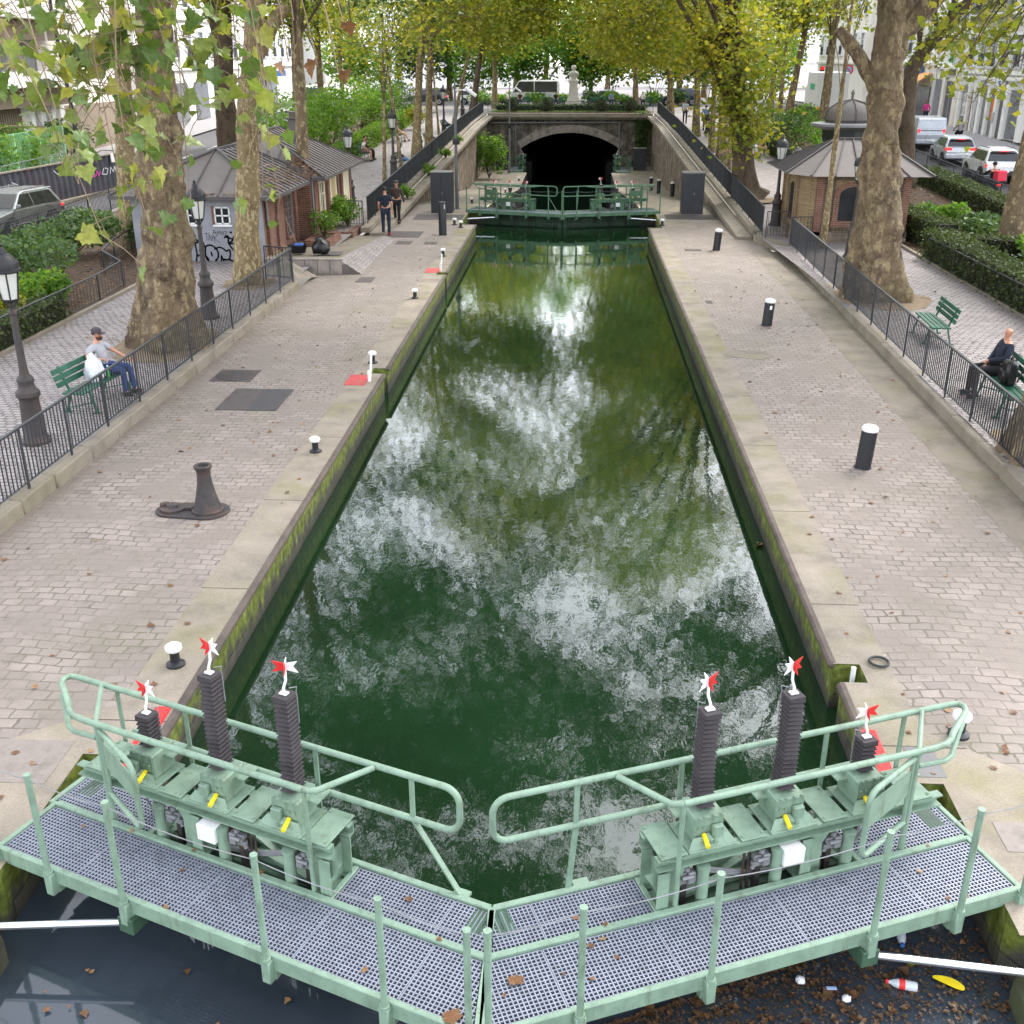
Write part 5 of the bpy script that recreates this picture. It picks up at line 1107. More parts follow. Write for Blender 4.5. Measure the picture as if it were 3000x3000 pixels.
# ================================================================ BRICK KIOSK AND DOMED KIOSK
def kiosk():
    t = thing('brick_kiosk', 'small brick lodge with trellised walls and a pale zinc hip roof', 'kiosk', (0, 0, 0))
    x0, x1, y0, y1 = 9.0, 12.9, 41.0, 44.8; H = 2.62
    foot = [(x0+.45, y0), (x1, y0), (x1, y1), (x0, y1), (x0, y0+.6)]
    q = MB(); q.prism(foot, .2, H); q.build('wall', M['brickyel'], t)
    q = MB(); q.prism([(x0+.42, y0-.05), (x1+.05, y0-.05), (x1+.05, y1+.05), (x0-.05, y1+.05), (x0-.05, y0+.72)], .2, .62); q.build('plinth', M['rubble2'], t)
    for x_ in (9.63, 12.75): q = MB(); q.box((x_, y0-.02, 1.55), (.26, .06, 2.1)); q.build('brick_pier', M['brickred'], t)
    # arched window with red brick surround
    wx, w, zb, zs_ = 11.0, 1.3, 1.02, 1.98
    arc = [(wx+w/2*math.cos(R(a)), zs_+.28*math.sin(R(a))) for a in range(0, 181, 15)]
    inner = [(wx+w/2, zb)]+arc+[(wx-w/2, zb)]; k = 1.3
    outer = [(wx+w/2*k, zb-.02)]+[(wx+w/2*k*math.cos(R(a)), zs_+.46*math.sin(R(a))) for a in range(0, 181, 15)]+[(wx-w/2*k, zb-.02)]
    q = MB()
    for i in range(len(inner)-1):
        a, b, c, d = inner[i], inner[i+1], outer[i+1], outer[i]; q.slab([(a[0], y0-.05, a[1]), (b[0], y0-.05, b[1]), (c[0], y0-.05, c[1]), (d[0], y0-.05, d[1])], (0, .08, 0))
    q.box((wx, y0-.04, zb-.12), (w*k+.1, .1, .2)); q.build('window_surround', M['brickred'], t)
    q = MB(); q.slab([(p[0], y0-.012, p[1]) for p in inner], (0, .02, 0)); q.build('pane', M['glassd'], t)
    tr = MB()
    def trellis(xa, xb, za, zb_, n, m):
        for i in range(n+1): tr.bar((xa+(xb-xa)*i/n, y0-.035, za), (xa+(xb-xa)*i/n, y0-.035, zb_), .022)
        for j in range(m+1): tr.bar((xa, y0-.045, za+(zb_-za)*j/m), (xb, y0-.045, za+(zb_-za)*j/m), .022)
    trellis(9.78, 10.14, .5, 2.5, 4, 16); trellis(10.2, 12.6, .5, .8, 18, 3); trellis(10.2, 12.6, 2.5, 2.6, 18, 1); trellis(11.98, 12.6, .9, 2.45, 6, 13)
    tr.build('trellis', M['plate'], t)
    # left face arched opening
    q = MB(); yy = 43.0; A = [(yy+.42*math.cos(R(a)), 1.95+.28*math.sin(R(a))) for a in range(0, 181, 20)]
    q.slab([(x0-.012, yy+.42, .85)]+[(x0-.012, a, b) for a, b in A]+[(x0-.012, yy-.42, .85)] if False else [(x0-.012, p[0], p[1]) for p in [(yy+.42, .85)]+A+[(yy-.42, .85)]], (.02, 0, 0)); q.build('pane', M['glassd'], t)
    for y in (41.85, 42.25, 43.7, 44.6): q = MB(); q.box((x0-.02, y, 1.5), (.1, .2, 2.2)); q.build('brick_pier', M['brickyel'], t)
    hiproof(t, 8.55, 13.5, 40.4, 45.5, 2.68, 3.78, 0, 0, 0, 10) if False else None
    r = MB(); A, A2, B, C, D = (9.1, 40.35, 2.66), (8.4, 41.4, 2.66), (13.5, 40.35, 2.66), (13.5, 45.5, 2.66), (8.4, 45.5, 2.66); E_, F_ = (10.35, 42.5, 3.8), (11.9, 42.6, 3.8)
    r.add([A, A2, B, C, D, E_, F_], [(0, 2, 6, 5), (1, 0, 5), (4, 1, 5), (3, 4, 5, 6), (2, 3, 6), (0, 1, 4, 3, 2)]); rf = r.build('roof', M['zinc'], t)
    s = MB()
    for a, b in ((A, E_), (A2, E_), (D, E_), (B, F_), (C, F_), (E_, F_)): s.bar(Vector(a)+Vector((0, 0, .03)), Vector(b)+Vector((0, 0, .03)), .08, .06)
    for i in range(1, 5): f = i/5; p = Vector(A).lerp(Vector(B), f); s.bar(p+Vector((0, 0, .02)), Vector(E_).lerp(Vector(F_), f)+Vector((0, 0, .02)), .05, .05)
    for i in range(1, 12): f = i/12; p = Vector(A2).lerp(Vector(D), f); up = Vector(E_)-p; k = min(f/.28, (1-f)/.72) if True else 1; top = Vector((8.4+(10.35-8.4)*min(1, k), p.y, 2.66+(3.8-2.66)*min(1, k))); s.bar(p+Vector((0, 0, .02)), top+Vector((0, 0, .02)), .05, .05)
    s.build('seams', M['zincdk'], rf)
    q = MB(); q.lathe([(.09, 0), (.09, .2), (.2, .22), (.06, .34), (0, .36)], (9.4, 44.6, 3.0), 10); q.build('vent', M['zincdk'], rf)
kiosk()
t = thing('domed_kiosk', 'dark round kiosk with a ribbed dome behind the brick lodge', 'kiosk', (12.55, 50, zt(50)))
q = MB(); q.lathe([(1.0, 0), (1.0, 2.6), (1.12, 2.8), (1.15, 3.2)], n=8); q.build('body', simple('kiosk_dark_green', (24, 34, 32), .45, 0., .25, 3.), t)
q = MB(); q.lathe([(1.15, 3.2), (1.62, 3.36), (1.62, 3.46), (1.1, 3.5)], n=28); q.build('brim', M['galv'], t, smooth=True)
q = MB(); q.lathe([(.98, 3.48), (1.08, 3.62), (1.06, 3.82), (.92, 4.05), (.62, 4.26), (.25, 4.36), (.06, 4.42), (.05, 4.62), (.09, 4.68), (0, 4.86)], n=28); d = q.build('dome', M['zinc'], t, smooth=True)
q = MB()
for a in range(8):
    c, s = math.cos(R(45*a)), math.sin(R(45*a)); q.tube([(r*c, r*s, z) for r, z in ((1.0, 3.5), (1.1, 3.64), (1.08, 3.84), (.94, 4.07), (.63, 4.28), (.1, 4.42))], .025, 5)
q.build('rib', M['zincdk'], d)
# ================================================================ STREET BUILDINGS
def facade(name, label, loc, rz, W, H, depth, base, floors, cols, mat='fwhite', shop=None, win=(1.1, 1.9), balc=(), shut=True, pane='curtain'):
    """front faces local -Y, from x=0..W; floors: list of sill heights"""
    t = thing(name, label, 'building', loc, rz)
    q = MB(); q.box((W/2, depth/2, H/2), (W, depth, H)); 
    for z in base: q.box((W/2, -.06, z), (W+.1, .3, .22), b=.02)
    q.box((W/2, -.2, H-.2), (W+.2, .6, .4), b=.03); q.build('wall', M[mat], t)
    ww, wh = win; n = 0
    for zi, z in enumerate(floors):
        for x in cols:
            if n > 42: break
            n += 1; w = thing('window', None, None); w.parent = t; w.location = (x, -.03, z+wh/2)
            q = MB()
            for dx in (-ww/2-.06, ww/2+.06): q.box((dx, -.02, 0), (.13, .16, wh+.2))
            q.box((0, -.05, wh/2+.08), (ww+.3, .22, .14)); q.box((0, -.05, -wh/2-.05), (ww+.3, .26, .1)); q.box((0, .0, 0), (.06, .06, wh)); q.box((0, 0, wh*.22), (ww, .05, .05)); q.build('frame', M['shut'], w)
            q = MB(); q.box((0, .01, 0), (ww, .03, wh)); q.build('pane', M[pane], w)
            if shut:
                q = MB()
                for dx in (-ww/2-.36, ww/2+.36): q.box((dx, -.06, 0), (.46, .05, wh))
                q.build('shutters', M['shut'], w)
            q = MB()
            for i in range(11): q.box((-ww/2+ww*i/10, -.14, -wh/2+.42), (.018, .018, .8))
            q.box((0, -.14, -wh/2+.84), (ww, .03, .03)); q.build('guard_rail', M['iron'], w)
    for z, xa, xb in balc:
        b = thing('balcony', None, None); b.parent = t; b.location = ((xa+xb)/2, -.45, z); L = xb-xa
        q = MB(); q.box((0, 0, 0), (L, .9, .16)); q.build('slab', M[mat], b)
        q = MB(); q.box((0, -.42, .95), (L, .04, .04))
        for i in range(int(L/.12)): q.box((-L/2+.06+i*.12, -.42, .5), (.02, .02, .9))
        for i in range(int(L/.48)): q.tube([(-L/2+.24+i*.48+.16*math.cos(R(a)), -.42, .5+.2*math.sin(R(a))) for a in range(0, 360, 45)], .012, 4, closed=True)
        q.build('railing', M['iron'], b)
    return t
def bx(t, name, mat, c, d, label=None, **k):
    q = MB(); q.box(c, d, **k); o = q.build(name, M[mat], t)
    if label: o['label'] = label
    return o
# right street: fronts at X = 29.2 facing the canal.  local x runs toward the camera when rotated -90
xb = 29.3
b1 = facade('apartment_building', 'white shuttered building with blue lettered shopfronts on the right street', (xb, 86.6, zt(82)), R(-90), 13.0, 22, 12, (3.75, 4.1, 7.6, 11.2), (4.5, 8.1, 11.7, 15.3), (1.2, 3.4, 5.6, 7.8, 10., 12.), balc=((7.75, 2.2, 9.2),), pane='curtain')
# shopfronts of b1 (x 0 is far, 13 near)
for x, w in ((.3, .35), (2.3, .3), (3.5, .3), (4.7, .45), (6.3, .4), (7.9, .4), (9.6, .5), (12.6, .8)): bx(b1, 'pilaster', 'fwhite', (x, -.14, 1.7), (w, .3, 3.4), b=.02)
bx(b1, 'shop_window', 'curtain', (1.3, -.04, 1.7), (1.5, .06, 2.9)); bx(b1, 'poster', 'white', (1.3, -.09, 1.9), (.9, .03, 1.6), 'white poster with dark figures')
q = MB()
for i in range(4): q.box((1.05+.5*(i % 2), -.112, 2.25-.75*(i//2)), (.3, .01, .5)); 
q.build('poster_print', M['fgrey'], b1)
bx(b1, 'door', 'wooddoor', (2.9, -.04, 1.5), (.75, .06, 2.9), 'narrow brown door')
bx(b1, 'shop_window', 'greydoor', (4.1, -.04, 1.6), (.7, .06, 3.0)); bx(b1, 'shop_window', 'curtain', (5.5, -.04, 1.6), (1.1, .06, 3.0)); bx(b1, 'shop_window', 'curtain', (7.1, -.04, 1.6), (1.1, .06, 3.0)); bx(b1, 'poster', 'orangep', (7.1, -.09, 1.8), (.55, .03, 1.4), 'orange poster'); bx(b1, 'door', 'greydoor', (8.7, -.04, 1.5), (1.0, .06, 2.9))
bx(b1, 'cash_machine', 'fgrey', (7.95, -.32, 1.3), (.35, .1, .7), b=.03); bx(b1, 'shop_window', 'curtain', (11, -.04, 1.6), (2.2, .06, 3.))
bx(b1, 'shop_sign', 'white', (6.0, -.2, 3.42), (5.6, .12, .62))
def text(s, size, m, loc, rz, parent=None, name='lettering', ext=.01):
    cu = bpy.data.curves.new(name, 'FONT'); cu.body = s; cu.size = size; cu.extrude = ext; cu.align_x = 'CENTER'; cu.align_y = 'CENTER'
    o = bpy.data.objects.new(name, cu); COL.objects.link(o); me = bpy.data.meshes.new_from_object(o.evaluated_get(bpy.context.evaluated_depsgraph_get())); bpy.data.objects.remove(o); o = bpy.data.objects.new(name, me); COL.objects.link(o); me.materials.clear(); me.materials.append(M[m]); o.location = loc; o.rotation_euler = (R(90), 0, rz)
    if parent: o.parent = parent
    return o
text('LCM', .52, 'lilac', (5.1, -.275, 3.42), 0, b1)
q = MB()
for i in range(9): q.box((7.9+.15*(i % 3), -.275, 3.27+.15*(i//3)), (.1, .02, .1), rz=0, b=.003)
q.build('logo', M['blue'], b1)
b2 = facade('apartment_building', 'pale rusticated building with a big grey double door and a green sign', (xb, 93.0, zt(90)), R(-90), 6.3, 22, 12, (4.1, 6.2, 9.8), (6.6, 10.3, 14.), (1.3, 3.4, 5.2), shut=False)
bx(b2, 'door', 'greydoor', (4.2, -.08, 1.6), (2.2, .08, 3.1), 'grey double carriage door'); bx(b2, 'door_bar', 'fgrey', (4.2, -.14, 2.2), (2.2, .05, .08)); bx(b2, 'door_bar', 'fgrey', (4.2, -.14, 1.55), (.06, .05, 3.1)); bx(b2, 'transom_window', 'greydoor', (4.2, -.08, 3.85), (2.2, .08, .5))
for x in (2.75, 5.65): bx(b2, 'pier', 'fcream', (x, -.15, 2), (.55, .3, 4.0))
bx(b2, 'sign', 'cross', (3.7, -.24, 5.0), (.62, .1, 1.1), 'green cross panel'); bx(b2, 'sign', 'white', (4.9, -.24, 5.0), (.9, .1, 1.05)); bx(b2, 'shop_window', 'curtain', (1.2, -.08, 1.7), (1.8, .08, 3.1))
q = MB(); q.box((3.7, -.3, 5.0), (.36, .03, .12)); q.box((3.7, -.3, 5.0), (.12, .03, .36)); q.build('cross', M['white'], b2)
b3 = facade('apartment_building', 'white corner building with a blue shopfront and an orange awning', (xb, 110, 2.0), R(-90), 16.6, 22, 12, (4.2, 7.7), (5., 8.6, 12.2), (1.5, 4., 6.5, 9., 11.5, 14.), shut=False)
bx(b3, 'shop_sign', 'blue', (9.5, -.2, 3.6), (8.0, .14, .8)); bx(b3, 'shop_window', 'bluew', (7.5, -.05, 1.6), (2.6, .08, 3.)); bx(b3, 'poster', 'blue', (10.4, -.12, 1.8), (1.6, .05, 2.4)); bx(b3, 'shop_window', 'curtain', (3, -.05, 1.6), (3.5, .08, 3.)); bx(b3, 'poster', 'bluew', (10.5, -.16, 1.9), (.9, .03, 1.2))
q = MB(); q.slab([(11.8, -.1, 3.5), (16., -.1, 3.5), (16., -1.6, 2.6), (11.8, -1.6, 2.6)], (0, 0, .06)); q.build('awning', M['orange'], b3); bx(b3, 'awning_valance', 'white', (13.9, -1.6, 2.42), (4.2, .05, .4)); bx(b3, 'shop_window', 'glassd', (13.9, -.05, 1.3), (4., .08, 2.4))
b4 = facade('apartment_building', 'tall pale building closing the right street far behind the white lorry', (xb-1, 134, 2.0), R(-90), 22, 22, 12, (4.2,), (5., 8.6, 12.2), (2, 5, 8, 11, 14, 17, 20), 'fcream', shut=False)
b0 = facade('apartment_building', 'white building at the right edge with tall windows above the pavement', (xb, 73.4, zt(66)), R(-90), 16, 22, 12, (3.9, 7.5), (4.6, 8.2, 11.8), (2, 5, 8, 11, 14), shut=True)
for x in (2, 5, 8, 11, 14): bx(b0, 'shop_window', 'curtain', (x, -.05, 1.7), (2., .08, 2.9))
# left street
xl = -30.2
l1 = facade('apartment_building', 'cream modern block with deep balconies and dark slatted entrance at the far left', (xl, 44, zt(55)), R(90), 22.3, 20, 12, (), (), (), 'fcream', shut=False)
for i, z in enumerate((4.6, 8.0, 11.4)):
    b = thing('balcony', None, None); b.parent = l1; b.location = (14.0, -.8, z)
    bx(b, 'slab', 'fwhite', (0, 0, 0), (14.4, 1.6, .24)); bx(b, 'parapet', 'fwhite', (0, -.72, .42), (14.4, .1, .5)); bx(b, 'soffit', 'fdark', (0, .4, -.7), (14.4, .8, .9)); bx(b, 'window_band', 'curtain', (1.5, .75, 1.6), (9.5, .1, 1.9)); bx(b, 'partition', 'fcream', (5.6, .4, 1.5), (.2, .9, 2.8)); bx(b, 'partition', 'fcream', (-2.2, .4, 1.5), (.4, .8, 2.6))
for x in (17.6, 18.9, 20.2, 21.3): bx(l1, 'pillar', 'fwhite', (x, -.1, 2.1), (.5, .4, 4.2))
for x in (18.25, 19.55, 20.8): bx(l1, 'window', 'fgrey', (x, -.02, 2.6), (.7, .08, 2.8))
bx(l1, 'entrance', 'greydoor', (14.0, -.03, 1.8), (5.4, .1, 3.6))
q = MB()
for i in range(22): q.box((11.5+i*.24, -.12, 1.8), (.09, .08, 3.4))
q.build('slats', M['fdark'], l1)
l2 = facade('apartment_building', 'plain pale rendered wall beside the cream balconies on the left', (xl-.4, 66.3, zt(72)), R(90), 10.5, 18, 12, (), (), (), 'fcream', shut=False)
bx(l2, 'base_band', 'fdark', (5.25, -.04, .9), (10.5, .1, 3.6))
l3 = facade('apartment_building', 'pale building on the left with a blue shop canopy', (xl, 104, 2.0), R(90), 22, 20, 12, (4.0,), (4.8, 8.2, 11.6), (2, 5, 8, 11, 14, 17, 20), shut=False)
bx(l3, 'canopy', 'blue', (5.2, -1.0, 3.3), (4.6, 2.0, .5)); bx(l3, 'shop_window', 'bluew', (2.6, -.05, 1.5), (1.4, .1, 3.0)); bx(l3, 'door', 'blue', (1.1, -.05, 1.5), (.9, .1, 3.0)); bx(l3, 'shop_window', 'curtain', (9, -.05, 1.6), (4., .1, 2.8))
l4 = facade('apartment_building', 'white building on the left street between the pale wall and the blue canopy', (xl, 78.5, zt(90)), R(90), 24.5, 20, 12, (4.0, 7.6), (4.8, 8.4, 11.8), (2, 5, 8, 11, 14, 17, 20, 23), shut=False)
for x in (3, 8, 13, 18): bx(l4, 'shop_window', 'curtain', (x, -.05, 1.6), (3.2, .1, 2.8))
l5 = facade('apartment_building', 'far white building closing the left side behind the trees', (xl+2, 128, 2.0), R(90), 30, 20, 12, (4.0,), (4.8, 8.4, 11.8), (2, 6, 10, 14, 18, 22, 26), shut=False)
c1 = facade('apartment_building', 'distant pale building across the boulevard, left of the monument', (-52, 196, 2.0), 0, 46, 22, 12, (4.,), (5, 9, 13), (4, 9, 14, 19, 24, 29, 34, 39), shut=False)
c2 = facade('apartment_building', 'distant pale building across the boulevard, right of the monument', (14, 200, 2.0), 0, 46, 22, 12, (4.,), (5, 9, 13), (4, 9, 14, 19, 24, 29, 34, 39), shut=False)
# hoarding, guard rail, green garden fence on the left street
t = thing('site_hoarding', 'dark corrugated hoarding with pink and white graffiti on the left road', 'hoarding', (0, 0, 0))
q = MB(); a = Vector((-23.7, 44.3, .35)); b = Vector((-21.7, 53.0, .6)); n = 90; vs = []
d = (b-a); nn = Vector((-d.y, d.x, 0)).normalized()
for i in range(n+1):
    p = a+d*i/n+nn*(.035 if (i//2) % 2 else -.035); vs += [p, p+Vector((0, 0, 1.75))]
q.add(vs, [(2*i, 2*i+2, 2*i+3, 2*i+1) for i in range(n)]); q.build('panel', M['corr'], t, fix=False)
q = MB(); q.bar(a+Vector((0, 0, 1.77)), b+Vector((0, 0, 1.77)), .12, .06); q.bar(a+Vector((.12, 0, .1)), b+Vector((.12, 0, .1)), .25, .2); q.build('coping', M['kerb'], t)
def tagline(pts, m, w):
    g = MB()
    for (s0, z0), (s1, z1) in zip(pts[:-1], pts[1:]):
        p0 = a+d*s0-nn*.05+Vector((0, 0, z0)); p1 = a+d*s1-nn*.05+Vector((0, 0, z1)); g.bar(p0, p1, w, .01, up=nn)
    return g.build('graffiti', M[m], t, fix=False)
tagline([(.85, 1.2), (.83, .95), (.87, .9), (.885, 1.15), (.86, 1.2)], 'grafw', .035); tagline([(.90, .9), (.91, 1.2), (.93, .95), (.945, 1.2), (.955, .9)], 'grafw', .035); tagline([(.76, 1.1), (.75, .9), (.78, .95), (.79, 1.15), (.80, .9), (.82, 1.1)], 'grafp', .045)
tagline([(.12, 1.3), (.1, .9), (.16, .8), (.18, 1.2), (.14, 1.35)], 'grafw', .03); tagline([(.45, 1.5), (.48, 1.3), (.5, 1.55), (.53, 1.3)], 'grafw', .035)
pp = a+d*.93; q = MB(); q.box((pp.x+.1, pp.y, pp.z+1.6), (.04, .4, .4), b=.004); q.build('notice', M['white'], t)
fence('thin grey guard rail above the hoarding on the left pavement', [(-26.7, 34, .4), (-26.7, 58, .9)], 1.1, 2.4, 2., 'galv', br=.01)
fence('pale green garden fence of tall thin bars on the left', [(-27.6, 38, .5), (-27.6, 60, .9)], 2.3, 2.6, .16, 'greenfence', br=.018, pw=.12)
q = MB(); q.tube([(0, 0, 0), (-.1, 0, 4), (-.35, 0, 8), (-.3, .0, 9.2), (.1, 0, 9.9), (.9, .0, 10.2)], [.11, .1, .08, .07, .06, .05], 10); o = q.build('street_light', M['iron'], smooth=True); o.location = (-24.5, 55, .7); tag(o, 'tall black curved street light rising behind the hoarding', 'street light')
# ================================================================ MONUMENT
t = thing('monument', 'pale stone bust on a flared pedestal above the tunnel', 'monument', (.22, 115.5, 2.0))
q = MB(); q.box((0, 0, .2), (2.4, 2.4, .4), b=.03); q.box((0, 0, .55), (1.9, 1.9, .4), b=.05); q.lathe([(1.25, .7), (1.05, 1.1), (.86, 1.6), (.76, 2.4), (.72, 3.1), (.80, 3.15), (.92, 3.3), (.92, 3.42), (.7, 3.5)], n=4, rot=R(45)); q.build('pedestal', M['stone'], t)
q = MB(); q.lathe([(.42, 3.5), (.36, 3.62), (.34, 3.75), (.56, 3.95), (.66, 4.2), (.6, 4.42), (.3, 4.55), (.2, 4.66), (.2, 4.74), (.29, 4.85), (.32, 5.0), (.3, 5.15), (.18, 5.27), (0, 5.3)], n=16, sy=.8); q.box((0, -.3, 4.98), (.1, .12, .14), b=.03); q.build('bust', M['stone'], t, smooth=True); t.scale = (.8, .8, .76)
# ================================================================ VEHICLES  (front along local +Y)
PROFILES = {
 'suv':  dict(L=4.4, W=1.84, body=[(-2.18, .38), (-2.2, .85), (-2.12, 1.02), (-1.0, 1.04), (.95, 1.02), (2.0, .86), (2.18, .66), (2.15, .36)], roof=[(-2.06, 1.02), (-1.72, 1.52), (-1.35, 1.62), (.05, 1.64), (.35, 1.56), (1.12, 1.0)], wr=.36, wb=1.33),
 'hatch': dict(L=4.05, W=1.72, body=[(-2.0, .34), (-2.03, .72), (-1.95, .95), (-.9, .96), (.95, .94), (1.85, .74), (2.02, .56), (2.0, .32)], roof=[(-1.9, .95), (-1.62, 1.36), (-1.2, 1.5), (-.1, 1.53), (.25, 1.45), (1.15, .93)], wr=.31, wb=1.25),
 'van':  dict(L=4.9, W=1.9, body=[(-2.42, .4), (-2.44, .9), (-2.42, 1.15), (-1.0, 1.15), (1.3, 1.12), (2.2, .95), (2.42, .7), (2.4, .38)], roof=[(-2.41, 1.15), (-2.36, 1.78), (-2.2, 1.9), (.75, 1.9), (1.0, 1.82), (1.7, 1.12)], wr=.34, wb=1.5),
 'bigvan': dict(L=5.9, W=2.0, body=[(-2.92, .45), (-2.94, 1.0), (-2.92, 1.3), (-1.0, 1.3), (1.7, 1.28), (2.65, 1.1), (2.92, .85), (2.9, .42)], roof=[(-2.91, 1.3), (-2.88, 2.3), (-2.75, 2.5), (1.15, 2.5), (1.4, 2.4), (2.2, 1.28)], wr=.36, wb=1.85)}
def car(name, label, cat, kind, paint, loc, rz, group=None, lights=True, panelvan=False, head=False):
    p = PROFILES[kind]; W = p['W']/2; t = thing(name, label, cat, loc, rz, group)
    B = p['body']; q = MB(); n = len(B)
    # lower body: rounded plan, belly narrower
    def ring(y, z, w): return [(-w, y, z), (w, y, z)]
    vs = []; xs = []
    for (y, z) in B:
        w = W*(1-.10*max(0, (abs(y)-p['L']/2+.45)/.45)**2)-(.03 if z > .9 else 0); vs += [(-w, y, z), (w, y, z)]
    fs = [(2*i, 2*i+1, 2*i+3, 2*i+2) for i in range(n-1)]+[(2*n-2, 2*n-1, 1, 0)]
    fs += [tuple(2*i for i in range(n)), tuple(2*i+1 for i in range(n))[::-1]]
    q.add(vs, fs)
    Rf = p['roof']; m = len(Rf); zb, zt_ = Rf[0][1], max(r[1] for r in Rf)
    wf = lambda z: W-.04-.24*max(0,(z-zb)/(zt_-zb))**1.1*(.35 if 'van' in kind else 1)
    vs = []
    for (y, z) in Rf: vs += [(-wf(z), y, z), (wf(z), y, z)]
    q.add(vs, [(2*i, 2*i+1, 2*i+3, 2*i+2) for i in range(m-1)]+[tuple(2*i for i in range(m)), tuple(2*i+1 for i in range(m))[::-1], (2*m-2, 2*m-1, 1, 0)])
    q.build('body', M[paint], t, bevel=.05)
    # side glass, slightly proud
    def lerp2(a, b, f): return (a[0]+(b[0]-a[0])*f, a[1]+(b[1]-a[1])*f)
    for s in (-1, 1):
        q = MB(); ztop = zt_-.13; zlo = zb+.05
        pts = []
        def edge_y(z, front):       # y of the roof outline at height z
            r = Rf if front else Rf[::-1]
            for a, b in zip(Rf[:-1], Rf[1:]):
                if front and a[0] > -.2 or (not front and b[0] < .2):
                    lo, hi = sorted((a[1], b[1]))
                    if lo <= z <= hi and hi > lo: return a[0]+(b[0]-a[0])*(z-a[1])/(b[1]-a[1])
            return 1.0 if front else -1.5
        yf0, yf1 = edge_y(zlo, True)-.16, edge_y(ztop, True)-.08; yr0, yr1 = edge_y(zlo, False)+.22, edge_y(ztop, False)+.18
        if panelvan: yr0 = yr1 = .55 if kind == 'bigvan' else .1
        cuts = [yr0, -.25, .72 if not panelvan else .72]
        segs = [(yr0, yr1, -.28, -.28), (-.20, -.20, yf0, yf1)] if not panelvan else [(yr0, yr1, yf0, yf1)]
        for a0, a1, b0, b1 in segs:
            q.slab([(s*(wf(zlo)+.004), a0, zlo), (s*(wf(zlo)+.004), b0, zlo), (s*(wf(ztop)+.004), b1, ztop), (s*(wf(ztop)+.004), a1, ztop)], (s*.008, 0, 0))
        q.build('side_window', M['glassd'], t)
    # windscreen and rear window
    for nm, (a, b) in (('windscreen', (Rf[-1], Rf[-2])), ('rear_window', (Rf[0], Rf[1]))):
        q = MB(); a2, b2 = lerp2(a, b, .10), lerp2(a, b, .92); dy = .012 if nm == 'windscreen' else -.012
        if nm == 'rear_window' and 'van' in kind: a2, b2 = lerp2(a, b, .2), lerp2(a, b, .9)
        q.slab([(-wf(a2[1])+.09, a2[0]+dy, a2[1]+.008), (wf(a2[1])-.09, a2[0]+dy, a2[1]+.008), (wf(b2[1])-.07, b2[0]+dy, b2[1]+.008), (-wf(b2[1])+.07, b2[0]+dy, b2[1]+.008)], (0, dy*.6, .006))
        q.build(nm, M['glassd'] if not (nm == 'rear_window' and panelvan and kind == 'van') else M[paint], t)
    wr = p['wr']
    for y in (-p['wb'], p['wb']):
        for s in (-1, 1):
            w = thing('wheel', None, None); w.parent = t; w.location = (s*(W-.10), y, wr)
            q = MB(); q.tube([(-.11, 0, 0), (-.09, 0, 0), (.09, 0, 0), (.115, 0, 0)], [wr-.04, wr, wr, wr-.05], 22); q.build('tyre', M['tyre'], w, smooth=True)
            q = MB(); q.tube([(s*.10, 0, 0), (s*.122, 0, 0)], wr*.62, 18)
            q.build('rim', M['rim'], w)
            q = MB(); 
            for a in range(5): q.bar((s*.126, 0, 0), (s*.126, wr*.56*math.cos(R(72*a)), wr*.56*math.sin(R(72*a))), .012, .05)
            q.build('hub', M['tyre'], w)
        q = MB()
        for s in (-1, 1): q.tube([(s*(W-.30), y, wr), (s*(W-.012), y, wr)], wr+.07, 22)
        q.build('wheel_arch', M['bodyplastic'], t)
    q = MB(); q.box((0, -p['L']/2+.02, .5), (W*1.86, .16, .26), b=.05); q.box((0, p['L']/2-.05, .5), (W*1.84, .16, .28), b=.05)
    if kind == 'suv':
        for s in (-1, 1): q.box((s*(W-.005), 0, .42), (.05, p['L']-1.9, .16), b=.02)
    q.build('bumper', M['bodyplastic'] if kind in ('suv', 'bigvan') else M[paint], t)
    for s in (-1, 1):
        q = MB(); q.box((s*(W-.22), -p['L']/2+.10, .86 if kind != 'van' else 1.0), (.36 if kind != 'van' else .15, .16, .16 if kind != 'van' else .5), b=.03); q.build('tail_light', M['tail'], t)
        q = MB(); q.box((s*(W-.26), p['L']/2-.14, .74), (.4, .2, .14), b=.04); q.build('headlight', M['head'] if head else M['galv'], t)
        q = MB(); q.box((s*(W+.08), .95 if kind != 'bigvan' else 1.75, zb+.12), (.2, .12, .15), b=.04); q.build('mirror', M[paint] if kind != 'bigvan' else M['bodyplastic'], t)
    q = MB(); q.box((0, -p['L']/2-.065, .62), (.52, .02, .11)); q.box((0, p['L']/2+.035, .45), (.52, .02, .11)); q.build('number_plate', M['plateno'], t)
    q = MB()
    for z in (.62, .7, .78): q.box((0, p['L']/2-.03, z-.02), (.9, .1, .03))
    q.build('grille', M['bodyplastic'], t)
    if kind in ('suv', 'hatch'):
        q = MB(); q.box((0, Rf[1][0]-.03, Rf[1][1]+.05), (W*1.3, .3, .04), b=.015); q.build('spoiler', M[paint], t)
        q = MB(); q.box((0, Rf[1][0]-.17, Rf[1][1]+.02), (.4, .03, .03)); q.build('brake_light', M['tail'], t)
    if kind == 'suv':
        q = MB()
        for s in (-1, 1): q.bar((s*.62, -1.4, zt_+.03), (s*.62, .1, zt_+.03), .04)
        q.build('roof_rail', M['galv'], t)
    return t
def yaw_at(x, y, rz, dz=.01): return (x, y, zt(y)+dz), R(rz)
car('parked_car', 'white crossover with black sills and lit tail lights, last in the right queue', 'car', 'suv', 'cwhite', *yaw_at(22.0, 58.4, -4), group='cars queuing on the right road')
